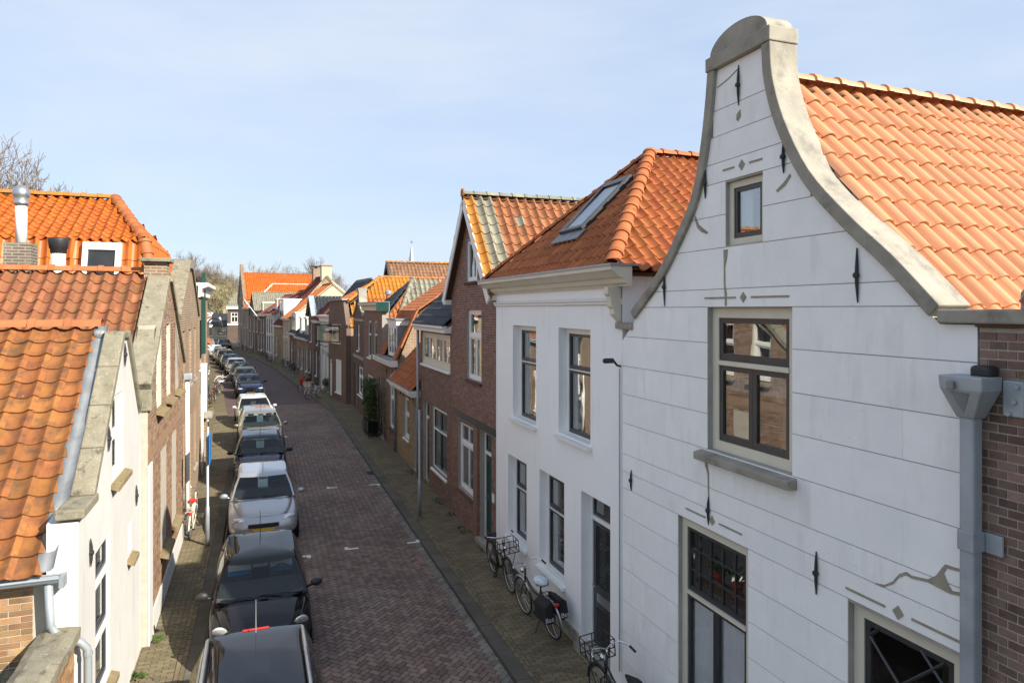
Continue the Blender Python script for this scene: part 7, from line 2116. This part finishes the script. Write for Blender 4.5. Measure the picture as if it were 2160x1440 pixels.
MB().box(0.05, 0.065, -.30, .30, 2.02, 2.74).build('sign_plate', 'blue_paint', sp, bevel=0.004)
MB().box(0.066, 0.068, -.20, .20, 2.14, 2.62).build('sign_face', 'white_paint', sp) if False else None
for z in (2.15, 2.6): MB().box(-.04, .05, -.045, .045, z, z + .03).build('clamp', 'galvanised', sp)
rp = thing('steel_post', 'plain galvanised steel post on the shaded pavement', 'post', (-2.60, 19.2, 0))
MB().tube([(0, 0, 0), (0, 0, 1.0), (0, 0, 1.02), (0, 0, 3.0)], [.05, .05, .034, .034], 12).build('post', 'galvanised', rp, smooth=True)
MB().lathe([(.036, 2.99), (.04, 3.0), (.03, 3.03)], (0, 0, 0), 'z', 10).build('post_cap', 'black_plastic', rp)
x, d = gx_(426, 941)
gb = thing('green_crate', 'small lime green crate on the sunny pavement', 'crate', (x, d, 0), R(20))
m = MB(); frame_rect(m, -.14, .14, 0.0, .3, .03, -.14, -.11); m.box(-.14, .14, .11, .14, 0, .3); m.box(-.14, -.11, -.11, .11, 0, .3); m.box(.11, .14, -.11, .11, 0, .3); m.box(-.11, .11, -.11, .11, 0, .03); m.box(-.10, .10, -.125, -.115, .04, .27); m.build('crate_body', 'lime_paint', gb)
MB().box(-.155, .155, -.155, .155, .30, .335).build('lid', 'lime_paint', gb, bevel=0.01)
x, d = gx_(503, 727)
fl_ = thing('street_lamp', 'tall dark street lantern at the far bend', 'street lamp', (-50.5, 118.0, 0))
MB().tube([(0, 0, 0), (0, 0, 3.6)], [.08, .05], 8).build('post', 'iron', fl_); MB().lathe([(.12, 3.6), (.25, 3.9), (.22, 4.3), (.05, 4.5)], (0, 0, 0), 'z', 8).build('lantern', 'lamp_glass', fl_)

# ================================================================== planting
def leaf_mass(mb, c, r, n, size, flat=0.0, power=0.5):
    c = Vector(c)
    for i in range(n):
        while True:
            p = Vector((random.uniform(-1, 1), random.uniform(-1, 1), random.uniform(-1, 1)))
            l = max(abs(p.x), abs(p.y), abs(p.z)) if flat else p.length
            if l <= 1 and l > 0.35: break
        q = Vector((p.x * r[0], p.y * r[1], p.z * r[2])) * (1 + 0.10 * math.sin(p.x * 7 + p.z * 5) + random.uniform(-.05, .05))
        a = random.uniform(0, 6.28); e = random.uniform(-.9, .9)
        d = Vector((math.cos(a) * math.cos(e), math.sin(a) * math.cos(e), math.sin(e)))
        s = d.cross(Vector((random.uniform(-1, 1), random.uniform(-1, 1), random.uniform(-1, 1)))).normalized() * size * random.uniform(.3, .5)
        l = size * random.uniform(.7, 1.3); p0 = c + q
        mb.quad(p0 - d * l * .5, p0 + s, p0 + d * l * .5, p0 - s)
hd = thing('hedge_in_planters', 'clipped evergreen hedge in dark planters against the brick front', 'hedge', (-6.55, 31.6, 0), R(-69.9))
m = MB(); leaf_mass(m, (0.05, 0, 1.62), (.52, .28, .82), 2600, .075, 1); leaf_mass(m, (-.55, 0, 1.92), (.30, .26, .66), 1100, .075, 1); leaf_mass(m, (0.4, 0, 1.5), (.25, .25, .8), 500, .08, 0)
m.build('foliage', 'leaf', hd)
m = MB()
for k in range(9):
    x = -.7 + k * .16; m.tube([(x, 0, .5), (x + random.uniform(-.06, .06), random.uniform(-.05, .05), 1.2), (x + random.uniform(-.1, .1), 0, 2.1)], [.02, .015, .006], 5)
m.build('stems', 'bark', hd)
for (a, b) in ((-.85, -.1), (0.0, .75)):
    pl_ = MB().box(a, b, -.22, .22, .20, .72).build('planter', 'paint_darkgrey', hd, bevel=0.02)
    for (lx, ly) in ((a + .04, -.18), (b - .04, -.18), (a + .04, .18), (b - .04, .18)): MB().box(lx - .02, lx + .02, ly - .02, ly + .02, 0, .2).build('leg', 'iron', pl_)
bn_ = thing('bench', 'small dark metal bench beside the hedge planters', 'bench', (-6.95, 32.7, 0), R(-69.9))
for i in range(4): MB().box(-.45, .45, -.16 + i * .09, -.09 + i * .09, .42, .445).build('slat', 'iron', bn_)
for i in range(3): MB().box(-.45, .45, .20, .222, .52 + i * .11, .59 + i * .11).build('back_slat', 'iron', bn_)
for sx in (-.42, .42):
    m = MB().tube([(sx, -.15, 0), (sx, -.15, .42), (sx, .2, .42), (sx, .24, .85)], .014, 6); m.tube([(sx, .2, .42), (sx, .22, 0)], .014, 6); m.build('leg', 'iron', bn_)
for (u, v, nm, r_, hh_) in ((688, 832, 'potted_shrub', .30, .75), (697, 828, 'potted_shrub', .28, .85), (678, 826, 'potted_shrub', .30, .6)):
    x, d = gx_(u, v)
    s = thing(nm, 'dark green bushy shrub in a grey pot by the white double doors', 'shrub', (x + .35, d, 0), 0, 'potted shrubs by the white doors')
    MB().lathe([(.16, 0), (.22, .30), (.22, .34), (.18, .33)], (0, 0, 0), 'z', 12).build('pot', 'lead', s)
    m = MB(); leaf_mass(m, (0, 0, .35 + hh_ / 2), (r_, r_, hh_ / 2), 500, .08); m.build('foliage', 'leaf', s)
    MB().tube([(0, 0, .3), (0, 0, .3 + hh_ * .7)], [.02, .008], 5).build('stem', 'bark', s)
# bare climber on the brick front
cl = thing('climbing_plant', 'bare woody climber on the brick front beside the mansard house door', 'plant', (-5.60, 30.25, 0), R(-69.9))
m = MB()
for k in range(14):
    p = Vector((random.uniform(-.25, .25), -.04, 0.0)); path = [tuple(p)]
    for i in range(9):
        p = p + Vector((random.uniform(-.12, .12), random.uniform(-.02, .015), random.uniform(.18, .34))); p.y = min(-.02, p.y); path.append(tuple(p))
    m.tube(path, [.014 - .0013 * i for i in range(len(path))], 4)
m.build('stems', 'bark', cl)
m = MB(); leaf_mass(m, (0, -.06, 1.6), (.3, .07, 1.0), 240, .06, 1); m.build('leaves', 'leaf_dry', cl)

# ================================================================== bare trees
def tree_mesh(seed, h, spread, levels, kids, twist=0.5, droop=0.0, thick=1.0, minr=0.012, trunk_frac=0.32):
    rnd = random.Random(seed)
    trunk, crown = MB(), MB()
    def grow(p, d, ln, r, lv, mb):
        n = 3; path = [p]; rs = [r]
        q = Vector(p)
        for i in range(n):
            d = (d + Vector((rnd.uniform(-1, 1), rnd.uniform(-1, 1), rnd.uniform(-1, 1) * .6)) * (.16 if lv == 0 else .26)).normalized()
            if lv >= 3: d = (d + Vector((0, 0, .12 - droop * (lv - 2)))).normalized()
            q = q + d * (ln / n); path.append(tuple(q)); rs.append(max(minr * .8, r * (1 - .45 * (i + 1) / n)))
        mb.tube(path, rs, 7 if lv == 0 else (5 if lv < 3 else 3), caps=False)
        if lv >= levels: return
        for k in range(kids[min(lv, len(kids) - 1)]):
            t = rnd.uniform(.35, 1.0) if lv else rnd.uniform(.55, 1.0)
            i = min(n - 1, int(t * n)); a = Vector(path[i]); b = Vector(path[i + 1]); pp = a.lerp(b, t * n - i)
            ax = d.orthogonal().normalized(); ax.rotate(Matrix.Rotation(rnd.uniform(0, 6.28), 3, d))
            nd = d.copy(); nd.rotate(Matrix.Rotation(rnd.uniform(.35, .95) * spread, 3, ax))
            nd = (nd + Vector((0, 0, .18))).normalized()
            grow(tuple(pp), nd, ln * rnd.uniform(.55, .78), max(minr, rs[i + 1] * rnd.uniform(.5, .7)), lv + 1, crown)
    grow((0, 0, 0), Vector((0, 0, 1)), h * trunk_frac, h * .022 * thick, 0, trunk)
    return trunk, crown
TP = []
for (sd_, h, sp_, lv, kd, dr, mr, mat) in ((3, 17, 1.1, 6, (8, 6, 5, 4, 4, 3), 0.0, .015, 'twig'), (8, 16, .9, 5, (7, 6, 5, 4, 3), 0.05, .022, 'twig_green'), (21, 15, 1.05, 5, (6, 5, 4, 4, 3), 0.25, .022, 'twig_green'), (33, 16, .8, 5, (7, 6, 5, 4, 3), 0.0, .022, 'twig')):
    tr, cr = tree_mesh(sd_, h, sp_, lv, kd, droop=dr, minr=mr)
    TP.append((tr.mesh('trunk', 'bark', True), cr.mesh('crown', mat, False)))
def put_tree(label, kind, x, d, s, rz, name='bare_tree', group=None):
    t = thing(name, label, 'tree', (x, d, -0.15), rz, group); t.scale = (s, s, s)
    link('trunk', TP[kind][0], t); link('crown', TP[kind][1], t)
    return t
put_tree('large bare brown tree behind the orange mansard roof', 0, -38.3, 52.0, 1.40, 0.3)
gtrees = 'bare trees beyond the end of the street'
for i, (u, d, k, s) in enumerate(((405, 165, 3, .95), (425, 150, 0, 1.02), (445, 158, 1, .95), (468, 140, 2, .92), (488, 165, 3, .92), (462, 175, 2, 1.0), (535, 175, 1, 1.02), (557, 170, 3, 1.0), (580, 182, 1, 1.05), (600, 176, 3, .95), (638, 178, 0, 1.08), (660, 170, 3, .98), (682, 175, 3, .82), (345, 160, 1, .9), (432, 145, 2, .85), (478, 150, 1, .8))):
    put_tree('bare leafless tree beyond the end of the street', k, (u - 1080) * d / 1440, d, s * 1.3, i * 1.7, group=gtrees)

# gully grate let into the kerb
dg = thing('drain_cover', 'dark cast iron gully grate set in the kerb line', 'drain', st(26.6, 1.48) + (ZR + 0.004,), R(110))
fr_ = MB(); frame_rect(fr_, -0.22, 0.22, -0.16, 0.16, 0.03, 0, 0.01)
fr_.v = [(v[0], v[2], 0.012 - v[1]) for v in fr_.v]
fix_later = fr_.build('grate_frame', 'iron', dg)
for i in range(7): MB().box(-0.19 + i * 0.06, -0.16 + i * 0.06, -0.13, 0.13, 0.0, 0.009).build('grate_bar', 'iron', dg)

def rweeds(t, n, rad, lab, grp):
    x, y = st(t, 0.10)
    o = weeds('weeds', lab, x, y, n, rad, 0.07); o['group'] = grp; o.rotation_euler.z = R(110)
for t, n, r_ in ((17.6, 60, .25), (19.1, 80, .4), (20.6, 50, .3), (22.0, 70, .35), (26.0, 60, .4)):
    rweeds(t, n, r_, 'thin weeds along the foot of the brown brick fronts', 'weeds along the brown brick fronts')
